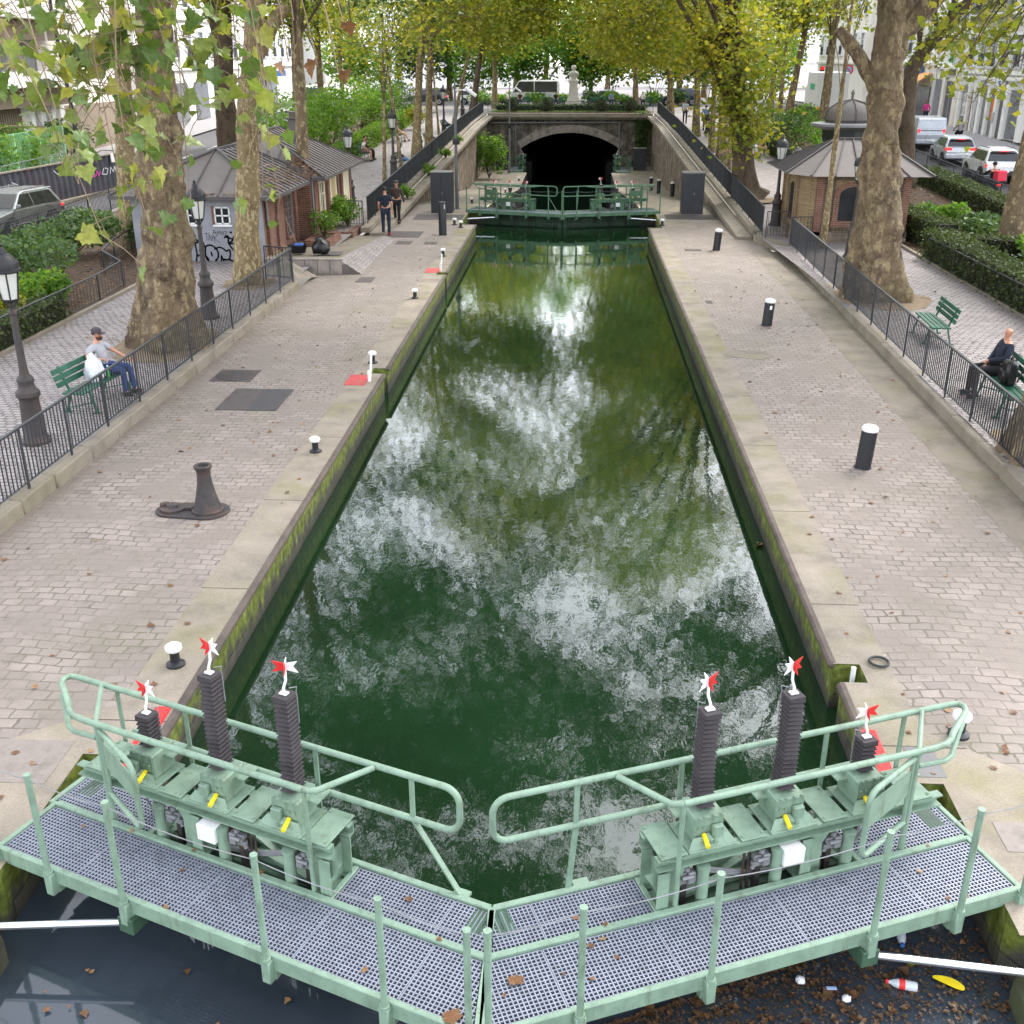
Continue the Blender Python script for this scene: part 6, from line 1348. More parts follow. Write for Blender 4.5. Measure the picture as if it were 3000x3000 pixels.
car('parked_car', 'silver hatchback with red tail lights, second in the right queue', 'car', 'hatch', 'csilver', *yaw_at(22.3, 65.6, -5), group='cars queuing on the right road')
car('parked_van', 'grey panel van with tall red tail lights ahead of the hatchback', 'van', 'van', 'cvan', *yaw_at(23.0, 73.4, -8), panelvan=True)
car('parked_car', 'dark grey crossover with a lit headlight driving on the left road', 'car', 'suv', 'cgrey', *yaw_at(-21.4, 41.4, 172), head=True)
car('delivery_van', 'tall white van with dark bumper facing the camera on the left road', 'van', 'bigvan', 'cwhite', *yaw_at(-21.6, 96.5, 180), panelvan=True)
for i, (x, k, c, l) in enumerate(((-21, 'hatch', 'csilver', 'silver car on the cross street, leftmost'), (-15.5, 'suv', 'cdark', 'dark car on the cross street behind the slender tree'), (-10.4, 'hatch', 'cwhite', 'white car on the cross street by the leaning dark trunk'), (-4.2, 'bigvan', 'cwhite', 'long white van on the cross street left of the monument'), (4.4, 'hatch', 'csilver', 'silver car on the cross street right of the monument'), (11.5, 'suv', 'cblue', 'bluish car on the cross street behind the right terrace bench'))):
    car('passing_car' if 'van' not in k else 'passing_van', l, 'car' if 'van' not in k else 'van', k, c, (x, 121.8 if i % 2 else 123.4, 2.012), R(90 if i % 2 else -90), 'cars on the cross street')
# white lorry on the right road
t = thing('white_lorry', 'big white box lorry stopped on the right road behind the dome', 'lorry', (21.2, 96, zt(96)+.01), R(-4)); q = MB(); q.box((0, -1.2, 2.25), (2.4, 6.2, 2.7), b=.06); q.build('cargo_box', M['white'], t)
q = MB(); q.box((0, 3.1, 1.6), (2.2, 1.8, 2.0), b=.2); q.build('cab', M['cwhite'], t); q = MB(); q.box((0, 4.02, 1.95), (1.9, .06, .8)); q.build('windscreen', M['glassd'], t); q = MB(); q.box((0, -.2, .7), (2.0, 8.0, .3)); q.box((0, -4.3, .75), (2.3, .12, .25)); q.build('chassis', M['bodyplastic'], t)
for y in (-3, 2.7):
    for s in (-1, 1): q = MB(); q.tube([(s*.75, y, .48), (s*1.1, y, .48)], .48, 18); q.build('wheel', M['tyre'], t)
for s in (-1, 1): q = MB(); q.box((s*1.0, -4.38, .9), (.2, .05, .14)); q.build('tail_light', M['tail'], t)
q = MB(); q.box((-1.22, -1.5, 2.5), (.02, 2.6, .45)); q.build('side_stripe', M['cross'], t)
# traffic light and no-entry style sign on the right street
t = thing('traffic_light', 'traffic light showing red on the far right corner', 'traffic light', (22.3, 103, 2.0)); q = MB(); q.tube([(0, 0, 0), (0, 0, 3.4)], .06, 8); q.build('pole', M['iron'], t); q = MB(); q.box((0, 0, 3.5), (.34, .26, 1.0), b=.05); q.build('housing', M['iron'], t); q = MB(); q.lathe([(0, 0), (.12, 0)], n=14); q.v = [(x, -.14, 3.82+y) for x, y, z in q.v]; q.build('red_lamp', M['tail'], t)
t = thing('road_sign', 'round red road sign beside the traffic light', 'road sign', (24.6, 103, 2.0)); q = MB(); q.tube([(0, 0, 0), (0, 0, 3.5)], .04, 8); q.build('pole', M['galv'], t); q = MB(); q.tube([(0, -.05, 3.7), (0, -.02, 3.7)], .42, 20); q.build('disc', M['red'], t); q = MB(); q.tube([(0, -.07, 3.7), (0, -.05, 3.7)], .30, 20); q.build('disc_face', M['bluew'], t); q = MB(); q.box((0, -.085, 3.7), (.5, .02, .08), ry=.78); q.build('slash', M['red'], t)
# rider with delivery box, cyclist
t = thing('delivery_scooter', 'scooter with a red delivery box on the right road', 'scooter', (20.0, 52.6, zt(52)+.01), R(8))
for y in (-.6, .62): q = MB(); q.tube([(-.05, y, .26), (.05, y, .26)], .26, 18); q.build('wheel', M['tyre'], t)
q = MB(); q.box((0, -.1, .34), (.3, .8, .12), b=.04); q.box((0, -.35, .6), (.3, .6, .3), b=.08); q.box((0, .42, .65), (.36, .1, .6), rx=-.3, b=.04); q.tube([(-.33, .42, 1.02), (.33, .42, 1.02)], .02, 6); q.build('body', M['cdark'], t)
q = MB(); q.box((0, -.72, 1.03), (.46, .44, .46), b=.04); o = q.build('delivery_box', M['redbox'], t)
q = MB(); q.box((0, -.74, .62), (.2, .06, .08)); q.build('tail_light', M['tail'], t)
person('rider in a dark jacket and helmet sitting on the delivery scooter', (20.0, 52.45, zt(52)+.2), R(8), sit(wrL=(-.28, .52, .85), wrR=(.28, .52, .85), elL=(-.3, .2, .86), elR=(.3, .2, .86), chest=(0, .0, .97), kneeL=(-.2, .4, .5), kneeR=(.2, .4, .5), ankL=(-.18, .35, .16), ankR=(.18, .35, .16), heelL=(-.18, .32, .12), heelR=(.18, .32, .12), toeL=(-.18, .5, .12), toeR=(.18, .5, .12)), 'black', 'black', 'shoe', 'skin', 'hair', 'long', False, cap='black')
t = thing('bicycle', 'bicycle ridden along the right road beside the cars', 'bicycle', (25.2, 73.6, zt(73)+.01), R(0))
for y in (-.52, .52): q = MB(); q.tube([(0, y+.33*math.cos(R(a)), .34+.33*math.sin(R(a))) for a in range(0, 360, 20)], .02, 6, closed=True); q.build('wheel', M['tyre'], t)
q = MB()
for a, b in (((0, -.52, .34), (0, -.15, .85)), ((0, -.52, .34), (0, 0, .32)), ((0, 0, .32), (0, -.17, .92)), ((0, 0, .32), (0, .38, .85)), ((0, -.13, .82), (0, .36, .88)), ((0, .52, .34), (0, .36, 1.0))): q.bar(a, b, .035)
q.bar((-.28, .34, 1.02), (.28, .34, 1.02), .03); q.box((0, -.18, .95), (.14, .26, .05), b=.02); q.build('frame', M['iron'], t)
person('cyclist in a patterned grey top riding beside the silver hatchback', (25.2, 73.45, zt(73)+.42), R(0), sit(wrL=(-.24, .48, .66), wrR=(.24, .48, .66), elL=(-.26, .22, .8), elR=(.26, .22, .8), chest=(0, .1, .96), neck0=(0, .16, 1.08), neck=(0, .19, 1.12), head=(0, .25, 1.21), top=(0, .26, 1.28), kneeL=(-.12, .35, .45), ankL=(-.12, .2, .05), heelL=(-.12, .16, .0), toeL=(-.12, .34, -.02), kneeR=(.12, .36, .6), ankR=(.12, .2, .22), heelR=(.12, .16, .17), toeR=(.12, .34, .15)), 'greyt', 'black', 'shoe', 'skin', 'hair', 'short', False)
# bags on the benches
def bag(name, label, cat, loc, r, h, m, seed): return blob(name, label, cat, loc, r, h, M[m], seed, .16)
t = thing('carrier_bag', 'white plastic carrier bag beside the seated bearded man', 'bag', (-8.8, 19.7, .73)); o = blob('bag', None, None, (0, 0, .17), .17, .36, M['bagw'], 5, .36); o.parent = t
q = MB()
for s in (-1, 1): q.tube([(s*.05, -.08, .36), (s*.06, -.05, .5), (s*.06, .05, .5), (s*.05, .08, .36)], .012, 6)
q.build('handle', M['bagw'], t)
t = thing('drink_bottle', 'small green drink bottle next to the carrier bag', 'bottle', (-8.62, 19.92, .72)); q = MB(); q.lathe([(.035, 0), (.04, .02), (.04, .14), (.016, .2), (.016, .22)], n=12); q.build('bottle', M['bottleg'], t, smooth=True); q = MB(); q.lathe([(.018, .22), (.018, .245), (0, .246)], n=10); q.build('cap', M['white'], t)
t = thing('backpack', 'black backpack standing on the right edge bench', 'backpack', (9.1, 20.45, .72)); q = MB(); q.box((0, 0, .23), (.22, .34, .48), b=.05); q.box((-.12, 0, .17), (.1, .27, .26), b=.03); q.build('body', M['bin'], t, smooth=True); q = MB(); q.tube([(.02, -.06, .45), (.02, -.03, .54), (.02, .03, .54), (.02, .06, .45)], .014, 6); q.tube([(.13, -.1, .42), (.2, -.11, .25), (.13, -.12, .06)], .016, 6); q.tube([(.13, .1, .42), (.2, .11, .25), (.13, .12, .06)], .016, 6); q.build('strap', M['bin'], t)
t = thing('shopping_bag', 'small white shopping bag held by the bench against the right hedge', 'bag', (11.35, 67.4, zt(67)+.35)); q = MB(); q.box((0, 0, .2), (.2, .42, .4), b=.03); q.build('bag', M['bagw'], t); q = MB(); q.tube([(0, -.1, .4), (0, 0, .52), (0, .1, .4)], .01, 5); q.build('handle', M['bagw'], t)
# ================================================================ VEGETATION
def leafmesh(name, cen, size, rng, mat, parent=None, shape='quad', upness=.5, jit=.35, hang=0.):
    """one object of many separate leaf faces; cen is an (n,3) array"""
    n = len(cen); cen = np.asarray(cen, dtype=float)
    if shape == 'quad': tpl = np.array([(0, 0, 0), (-.46, .42, .14), (.46, .46, .14), (0, 1.0, -.10)]); tris = [(0, 2, 3), (0, 3, 1)]
    elif shape == 'tri5': tpl = np.array([(0, 0, 0), (-.5, .25, .1), (-.28, .55, .06), (0, 1, -.12), (.28, .55, .06), (.5, .25, .1)]); tris = [(0, 5, 4), (0, 4, 3), (0, 3, 2), (0, 2, 1)]
    else:
        o = [(0, 0), (.12, -.08), (.28, -.08), (.45, -.13), (.43, .0), (.385, .10), (.47, .17), (.52, .26), (.62, .34), (.50, .40), (.40, .46), (.42, .58), (.28, .60), (.22, .72), (.12, .80), (0, 1.02)]
        o2 = o+[(-x, y) for x, y in o[-2:0:-1]]
        tpl = np.array([(x, y, .20*abs(x)-.26*y*y+.05*math.sin(11*x+6*y)) for x, y in o2]+[(0, .34, -.02)]); k = len(o2); tris = [(k, i, (i+1) % k) for i in range(k)]
    m = len(tpl); s = size*(1+rng.uniform(-jit, jit, n))
    nrm = rng.normal(0, 1, (n, 3)); nrm[:, 2] = np.abs(nrm[:, 2])+upness; nrm /= np.linalg.norm(nrm, axis=1)[:, None]
    d = rng.normal(0, 1, (n, 3)); d[:, 2] -= hang; d -= nrm*np.sum(d*nrm, 1)[:, None]; d /= np.linalg.norm(d, axis=1)[:, None]; x = np.cross(d, nrm)
    V = cen[:, None, :]+s[:, None, None]*(tpl[None, :, 0, None]*x[:, None, :]+tpl[None, :, 1, None]*d[:, None, :]+tpl[None, :, 2, None]*nrm[:, None, :])
    V = V.reshape(-1, 3); T = np.array(tris)[None, :, :]+(np.arange(n)*m)[:, None, None]; T = T.reshape(-1, 3)
    me = bpy.data.meshes.new(name); me.vertices.add(len(V)); me.vertices.foreach_set('co', V.ravel())
    me.loops.add(T.size); me.loops.foreach_set('vertex_index', T.ravel().astype(np.int32)); me.polygons.add(len(T))
    me.polygons.foreach_set('loop_start', np.arange(0, T.size, 3, dtype=np.int32)); me.update(calc_edges=True)
    me.materials.append(mat if not isinstance(mat, str) else M[mat])
    if shape != 'quad': me.shade_smooth()
    o = bpy.data.objects.new(name, me); COL.objects.link(o)
    if parent: o.parent = parent
    return o
def lumpy(mb, path, radii, n=20, amp=.06, freq=1.6, burl=0., seed=0, step=.22, flare=0.):
    """bark-like trunk: densely ringed tube pushed in and out by noise"""
    P = [Vector(p) for p in path]; L = [0]
    for a, b in zip(P[:-1], P[1:]): L.append(L[-1]+(b-a).length)
    k = max(4, int(L[-1]/step)); pts = []; rs = []
    for i in range(k+1):
        s = L[-1]*i/k; j = 0
        while j < len(P)-2 and L[j+1] < s: j += 1
        f = (s-L[j])/max(1e-6, L[j+1]-L[j]); pts.append(P[j].lerp(P[j+1], f)); rs.append(radii[j]+(radii[j+1]-radii[j])*f)
    for _ in range(2): pts = [pts[0]]+[(pts[i-1]+pts[i]*2+pts[i+1])/4 for i in range(1, k)]+[pts[-1]]
    o = len(mb.v); mb.tube(pts, rs, n, cap=True); sd = Vector((seed*3.1, seed*1.7, 0))
    for i in range(k+1):
        for j in range(n):
            v = Vector(mb.v[o+i*n+j]); d = v-pts[i]; q = v*freq+sd
            a = mnoise.noise(q)*amp+mnoise.noise(q*2.7)*amp*.5
            if burl:
                c = mnoise.voronoi(Vector((q.x*1.25, q.y*1.25, q.z*1.0)))[0]; a += burl*max(0, .55-c[0])*1.3-burl*.25*(1 if (c[1]-c[0]) < .08 else 0)
            if flare and i < k*.3: a += flare*(1-i/(k*.3))**2*(1+.8*math.sin(j/n*2*math.pi*5+seed))
            mb.v[o+i*n+j] = tuple(v+d.normalized()*a*1.) if d.length > 1e-6 else tuple(v)
def tree(name, label, base, path, radii, crown, ncl=80, per=70, lsize=.2, seed=1, group=None, trunkmat='bark', leafm='leaf', burl=0., amp=.05, limbs=None, nlimb=6, sd=.75, shape='quad', cat='tree', hangers=None, flare=0., upfrom=.55, n=18, stubs=(), tstep=.22):
    """path/crown in world coordinates relative to base. crown = list of (cx,cy,cz,rx,ry,rz,weight)"""
    rg = random.Random(seed); rng = np.random.default_rng(seed); t = thing(name, label, cat, base, 0, group); B = Vector(base)
    P = [Vector(p) for p in path]; q = MB(); lumpy(q, P, radii, n, amp, 1.6, burl, seed, tstep, flare)
    for sp, sr in stubs: lumpy(q, sp, sr, 12, amp*.6, 2., burl*.4, seed+5, .15)
    q.build('trunk', M[trunkmat], t, smooth=True, fix=False)
    # cluster centres
    W = sum(c[6] for c in crown); cl = []
    for c in crown:
        for _ in range(int(ncl*c[6]/W)):
            u = rng.normal(0, 1, 3); u /= np.linalg.norm(u); r = rg.uniform(.25, 1)**.45
            cl.append(Vector((c[0]+u[0]*r*c[3], c[1]+u[1]*r*c[4], c[2]+u[2]*r*c[5])))
    # limbs: grow from the upper trunk towards group centres
    q = MB(); K = min(nlimb, len(cl)); seeds = rg.sample(cl, K); groups = [[] for _ in seeds]
    for c in cl: groups[min(range(K), key=lambda i: (seeds[i]-c).length)].append(c)
    pts = []; top = P[-1]; nP = len(P)
    for gi, gcl in enumerate(groups):
        if not gcl: continue
        cen = sum(gcl, Vector())/len(gcl); f = rg.uniform(upfrom, 1); j = min(nP-2, int(f*(nP-1))); s0 = P[j].lerp(P[j+1], f*(nP-1)-j)
        r0 = radii[-1]*.62; mid = s0.lerp(cen, .5)+Vector((rg.uniform(-.4, .4), rg.uniform(-.4, .4), abs((cen-s0).length)*.12)); e = s0.lerp(cen, .9)
        a = s0.lerp(mid, .5)+Vector((0, 0, .25)); main = [s0, a, mid, mid.lerp(e, .55)+Vector((rg.uniform(-.2, .2),)*3), e]
        q.tube(main, [r0, r0*.8, r0*.6, r0*.4, r0*.22], 7, cap=False)
        for c in gcl:
            b = main[rg.choice((2, 3, 3, 4))]; m2 = b.lerp(c, .55)+Vector((rg.uniform(-.35, .35), rg.uniform(-.35, .35), rg.uniform(-.1, .35)))
            q.tube([b, m2, c], [max(.018, r0*.16), .016, .007], 5, cap=False); pts.append((c, m2))
    if hangers:                                     # drooping sprays reaching down from the crown
        for hp, hn in hangers:
            h = Vector(hp)-B; s0 = min(cl, key=lambda c: (c-h).length+ (3 if c.z < h.z else 0)) if cl else top
            m2 = s0.lerp(h, .5)+Vector((rg.uniform(-.4, .4), rg.uniform(-.4, .4), .3)); q.tube([s0, m2, h], [.03, .018, .006], 5, cap=False)
            pts += [(h, m2)]*hn
    if q.v: q.build('branches', M['barkd' if trunkmat != 'barkp' else 'bark'], t, smooth=True, fix=False)
    L = []
    for c, m2 in pts:
        k = per; f = rng.uniform(0, 1, (k, 1))**.6; base_ = np.array(m2)[None, :]*(1-f)+np.array(c)[None, :]*f; L.append(base_+rng.normal(0, 1, (k, 3))*np.array((sd, sd, sd*.62)))
    if L: leafmesh('crown', np.concatenate(L), lsize, rng, leafm, t, shape)
    return t
def up(pt, h): return Vector(pt)+Vector((0, 0, h))
def autotree(label, x, y, r, h, cr, ch, seed, lean=(0, 0), mat='bark', leafm='leaf', ncl=70, per=60, ls=.22, low=None, name='plane_tree', group='plane trees along the promenades', hang=None, sd=.85, side=None):
    z = zt(y); fork = h*.42; tr = [(0, 0, -.1), (lean[0]*.3, lean[1]*.3, fork*.35), (lean[0]*.7, lean[1]*.7, fork*.75), (lean[0], lean[1], fork), (lean[0]*1.4, lean[1]*1.4, h*.7)]
    cx = lean[0]*1.3+(side or 0); zc = h-ch*.55
    crown = [(cx, lean[1], zc, cr, cr, ch*.55, 1.)]
    if h >= 14.5 and cr > 4.8: crown.append((cx, lean[1], h+2.6, cr*.92, cr*.92, 5.0, .75)); ncl = int(ncl*1.5)
    if low: crown.append((cx*1.0, lean[1], low+1.6, cr*.8, cr*.8, 1.9, .42))
    return tree(name, label, (x, y, z), tr, [r*1.25, r, r*.86, r*.75, r*.32], crown, ncl, per, ls, seed, group, mat, leafm, amp=r*.12, limbs=None, nlimb=6, hangers=hang, sd=sd, flare=r*.25, n=14)
# --- the two great planes and their neighbours, trunks laid out from measured points
b = Vector((-9.05, 24.36, .2)); W_ = lambda *p: [Vector(q)-b for q in p]
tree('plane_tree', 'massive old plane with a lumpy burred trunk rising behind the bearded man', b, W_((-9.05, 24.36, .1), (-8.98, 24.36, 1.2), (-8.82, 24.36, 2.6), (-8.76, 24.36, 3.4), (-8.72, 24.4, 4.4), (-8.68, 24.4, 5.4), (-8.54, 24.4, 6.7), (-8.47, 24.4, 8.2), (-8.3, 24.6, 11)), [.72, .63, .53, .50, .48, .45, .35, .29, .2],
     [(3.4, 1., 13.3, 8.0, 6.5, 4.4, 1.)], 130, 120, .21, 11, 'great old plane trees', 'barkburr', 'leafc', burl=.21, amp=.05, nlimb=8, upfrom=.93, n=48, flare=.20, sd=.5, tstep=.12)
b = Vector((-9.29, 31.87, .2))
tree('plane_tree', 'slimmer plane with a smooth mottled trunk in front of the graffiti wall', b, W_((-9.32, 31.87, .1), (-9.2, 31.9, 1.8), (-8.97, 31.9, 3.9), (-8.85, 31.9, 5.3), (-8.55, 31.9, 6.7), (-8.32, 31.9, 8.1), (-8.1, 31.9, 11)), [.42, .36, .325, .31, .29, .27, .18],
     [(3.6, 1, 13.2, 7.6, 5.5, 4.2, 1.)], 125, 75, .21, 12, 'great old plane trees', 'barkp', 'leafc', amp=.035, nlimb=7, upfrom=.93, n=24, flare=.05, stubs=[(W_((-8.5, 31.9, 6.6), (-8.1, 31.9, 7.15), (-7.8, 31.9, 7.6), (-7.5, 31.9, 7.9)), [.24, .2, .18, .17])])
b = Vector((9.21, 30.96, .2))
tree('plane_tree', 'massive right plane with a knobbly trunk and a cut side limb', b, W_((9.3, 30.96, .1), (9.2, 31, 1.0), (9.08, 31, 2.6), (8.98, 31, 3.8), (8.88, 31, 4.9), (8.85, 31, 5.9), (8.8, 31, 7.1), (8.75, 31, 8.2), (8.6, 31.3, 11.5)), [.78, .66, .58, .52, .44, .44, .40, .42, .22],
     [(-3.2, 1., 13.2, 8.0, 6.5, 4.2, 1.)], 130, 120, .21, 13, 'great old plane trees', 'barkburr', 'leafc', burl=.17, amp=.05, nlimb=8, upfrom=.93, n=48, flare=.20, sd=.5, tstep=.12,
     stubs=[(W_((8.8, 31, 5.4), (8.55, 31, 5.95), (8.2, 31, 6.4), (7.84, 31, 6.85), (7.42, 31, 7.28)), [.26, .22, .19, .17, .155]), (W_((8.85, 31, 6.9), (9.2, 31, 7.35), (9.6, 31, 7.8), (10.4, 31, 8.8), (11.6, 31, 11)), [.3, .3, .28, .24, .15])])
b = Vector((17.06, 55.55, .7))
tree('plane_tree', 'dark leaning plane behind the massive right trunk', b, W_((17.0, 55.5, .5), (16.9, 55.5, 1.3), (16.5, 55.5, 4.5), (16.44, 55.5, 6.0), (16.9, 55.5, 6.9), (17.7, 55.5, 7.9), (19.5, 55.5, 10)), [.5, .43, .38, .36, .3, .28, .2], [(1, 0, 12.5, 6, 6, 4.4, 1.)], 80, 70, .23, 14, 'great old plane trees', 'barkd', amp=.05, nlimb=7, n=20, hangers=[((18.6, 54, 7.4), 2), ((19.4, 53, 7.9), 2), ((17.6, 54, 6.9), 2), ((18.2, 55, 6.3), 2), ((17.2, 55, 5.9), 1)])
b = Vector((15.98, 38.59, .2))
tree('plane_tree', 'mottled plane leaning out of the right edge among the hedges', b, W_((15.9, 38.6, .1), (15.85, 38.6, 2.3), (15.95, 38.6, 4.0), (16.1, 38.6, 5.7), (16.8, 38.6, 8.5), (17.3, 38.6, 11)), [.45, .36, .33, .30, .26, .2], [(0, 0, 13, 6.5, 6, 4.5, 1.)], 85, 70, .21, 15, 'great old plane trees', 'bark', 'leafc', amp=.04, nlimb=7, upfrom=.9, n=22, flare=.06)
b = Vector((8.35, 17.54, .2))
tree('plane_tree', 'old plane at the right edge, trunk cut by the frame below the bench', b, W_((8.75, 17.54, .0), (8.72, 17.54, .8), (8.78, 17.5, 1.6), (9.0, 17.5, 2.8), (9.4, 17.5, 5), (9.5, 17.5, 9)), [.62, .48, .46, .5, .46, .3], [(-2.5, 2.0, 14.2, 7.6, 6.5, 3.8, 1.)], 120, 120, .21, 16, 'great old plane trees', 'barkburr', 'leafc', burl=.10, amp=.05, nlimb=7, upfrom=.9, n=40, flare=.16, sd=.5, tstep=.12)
b = Vector((8.55, 51.68, .5))
tree('plane_tree', 'ivy hung plane with leaves down its trunk by the right railing', b, W_((8.9, 51.7, .3), (8.51, 51.7, .8), (8.15, 51.7, 3.1), (7.66, 51.7, 6.1), (7.33, 51.7, 8.3), (6.9, 51.7, 11)), [.68, .53, .44, .36, .33, .22], [(-4.4, 0, 14, 7.4, 6, 5.4, 1.2), (-1.2, -.5, 6.4, 2.8, 2.4, 2.0, .5), (-.4, -.4, 3.6, 1.3, 1.2, 1.8, .22)], 190, 62, .22, 17, 'great old plane trees', 'barkd', amp=.06, nlimb=10, n=22, flare=.18, upfrom=.35, sd=.7)
b = Vector((-22.27, 72.1, 1.2))
tree('plane_tree', 'thick forked plane standing by the left road beyond the house', b, W_((-22.2, 72, 1.1), (-22.1, 72, 4.8), (-21.9, 72, 7.3), (-21.6, 72, 9.3), (-21, 72, 13)), [.75, .6, .6, .4, .25], [(1, 0, 12.5, 6, 6, 4.6, 1.)], 70, 66, .26, 18, 'plane trees along the promenades', 'barkd', amp=.05, n=18, stubs=[(W_((-21.95, 72, 6.8), (-22.4, 72, 9.2), (-23.2, 72, 12)), [.4, .34, .2])])
b = Vector((-15.5, 38.28, .2))
tree('plane_tree', 'mottled plane among the left shrubs beside the massive trunk', b, W_((-15.5, 38.3, .1), (-15.3, 38.3, 3.3), (-15.0, 38.3, 5.6), (-14.9, 38.3, 7.6), (-14.6, 38.3, 12)), [.4, .33, .28, .26, .16], [(0, 1, 13, 5.5, 5.5, 4.4, 1.)], 70, 66, .22, 19, 'plane trees along the promenades', 'barkp', amp=.03, n=18)
# rows
A = autotree
A('ivy wrapped trunk standing behind the house chimney', -17.49, 72.3, .34, 17, 6.2, 9.5, 21, (.2, 0), leafm='leaf', low=6.5); A('second trunk right of the house chimney', -16.18, 73.6, .23, 15, 5.2, 8.5, 22, low=6.2); A('third, slimmer trunk right of the house chimney', -17.94, 88.9, .18, 14, 4.6, 8, 23, low=6, leafm='leafg')
A('slender young tree by the first promenade lamp on the left', -8.91, 54.5, .085, 11, 3.2, 5.5, 24, (.1, .4), 'bark', 'leaf', 34, 40, .19, 5.6, 'young_tree', 'slender young trees'); A('slender young tree leaning in front of the woman in jeans', -8.87, 59.9, .085, 11.5, 3.0, 5.2, 25, (-.5, 0), 'bark', 'leaf', 30, 40, .19, 5.8, 'young_tree', 'slender young trees')
A('pale plane trunk nearest behind the left ramp railing', -8.63, 63.6, .22, 16, 6.4, 9.3, 26, (.55, 0), 'barkp', 'leaf', 125, 70, .22, 6.3, side=4.0); A('pale plane trunk right of its twin behind the left ramp railing', -8.6, 69.2, .21, 16, 6.2, 9.2, 27, (.3, 0), 'barkp', 'leaf', 120, 70, .23, 6.3, side=2.6)
A('thin young tree beside the yellow bush', -8.88, 77.1, .075, 10, 2.6, 4.6, 28, (-.3, 0), 'barkp', 'leaf', 24, 36, .22, 6.2, 'young_tree', 'slender young trees'); A('young pale tree leaning right near the arch', -8.84, 85.5, .13, 12, 3.6, 6, 29, (1.3, 0), 'barkp', 'leaf', 44, 46, .24, 6.4, 'young_tree', 'slender young trees')
A('dark leaning trunk at the left end of the arch railing', -9.26, 107.2, .28, 14, 5.5, 8.2, 30, (.9, 0), 'barkd', 'leaf', 110, 60, .27, 5.0, side=1.8); A('pale trunk behind the left end of the arch railing', -7.62, 113.4, .24, 15, 5.4, 9, 31, (0, 0), 'barkp', 'leafg', 105, 60, .28, 4.8)
A('straight trunk seen left of the monument', -3.32, 140, .32, 16, 6.2, 10.5, 32, (.2, 0), 'barkp', 'leafg', 130, 64, .3, 4.6)
A('plane trunk behind the ivy hung one by the right railing', 8.69, 61.8, .27, 16, 6.4, 9.6, 33, (-.3, 0), 'bark', 'leaf', 125, 70, .22, 5.4, side=-3.8); A('slender tree growing through the roofline of the brick kiosk', 9.62, 39.6, .10, 12.5, 2.8, 4.6, 34, (.05, 0), 'barkp', 'leaf', 26, 30, .19, None, 'young_tree', 'slender young trees'); A('slender young tree squeezed beside the ivy hung plane', 8.76, 59.3, .1, 11.5, 3.0, 5, 35, (-.2, 0), 'bark', 'leaf', 36, 40, .2, 5.2, 'young_tree', 'slender young trees')
A('left trunk of the three beyond the right shrubs', 15.55, 88.6, .22, 14.5, 5.2, 8, 36, (.2, 0), 'bark', 'leaf', 62, 56, .25, 6.6); A('middle trunk of the three beyond the right shrubs', 16.53, 86.4, .27, 15, 5.4, 8, 37, (.7, 0), 'bark', 'leaf', 62, 56, .25, 7.2); A('trunk beside the domed kiosk', 16.69, 74.6, .29, 15, 5.2, 7.4, 38, (.1, 0), 'bark', 'leaf', 56, 56, .24, None)
A('plane by the right railing halfway to the arch', 9.08, 70.1, .16, 15, 6.0, 9.2, 39, (-.2, 0), 'bark', 'leaf', 120, 70, .23, 4.8, side=-3.8); A('plane by the right railing nearest the arch', 9.1, 80, .22, 15, 6.0, 9.2, 40, (-.3, 0), 'bark', 'leaf', 120, 70, .24, 4.6, side=-2.2); A('plane behind the right end of the arch railing', 8.7, 98, .25, 15, 6.0, 10, 41, (-.4, 0), 'bark', 'leaf', 120, 66, .26, 3.6, side=-1.6)
A('plane on the terrace right of the monument', 6.4, 112, .25, 15, 6.2, 10.4, 42, (-.3, 0), 'bark', 'leaf', 140, 64, .27, 4.2); A('plane behind the terrace bench at the far right', 12, 128, .3, 16, 6.5, 11, 43, (0, 0), 'bark', 'leafg', 125, 60, .3, 4.4); A('bright green tree right behind the monument', 2.2, 133, .25, 12, 5.2, 9, 44, (0, 0), 'bark', 'leafg', 120, 62, .3, 3.0, 'bushy_tree', 'trees beyond the terrace')
A('green tree beyond the cross street at the left', -14.5, 134, .3, 16, 6.5, 10.5, 45, (0, 0), 'bark', 'leafg', 115, 60, .32, 4.6, 'bushy_tree', 'trees beyond the terrace'); A('green tree beyond the cross street behind the long white van', -7.5, 150, .3, 17, 7, 12, 46, (0, 0), 'bark', 'leafg', 125, 60, .34, 4.4, 'bushy_tree', 'trees beyond the terrace'); A('green tree beyond the cross street at the right', 17, 148, .3, 17, 7, 12, 47, (0, 0), 'bark', 'leafg', 125, 60, .34, 4.4, 'bushy_tree', 'trees beyond the terrace'); A('tall tree on the axis far behind the bust', 5, 165, .3, 18, 8, 13, 48, (0, 0), 'bark', 'leafg', 130, 60, .36, 3.6, 'bushy_tree', 'trees beyond the terrace')
A('plane on the left promenade opposite the rider, above the long railing', -10.0, 42.3, .25, 16, 7.6, 7.4, 49, (.2, 0), 'bark', 'leafc', 120, 66, .21, None, side=4.2)
A('street tree before the far right buildings', 20.5, 112, .2, 12, 4.2, 6.5, 50, (0, 0), 'bark', 'leaf', 40, 50, .26, None, 'street_tree', 'street trees')
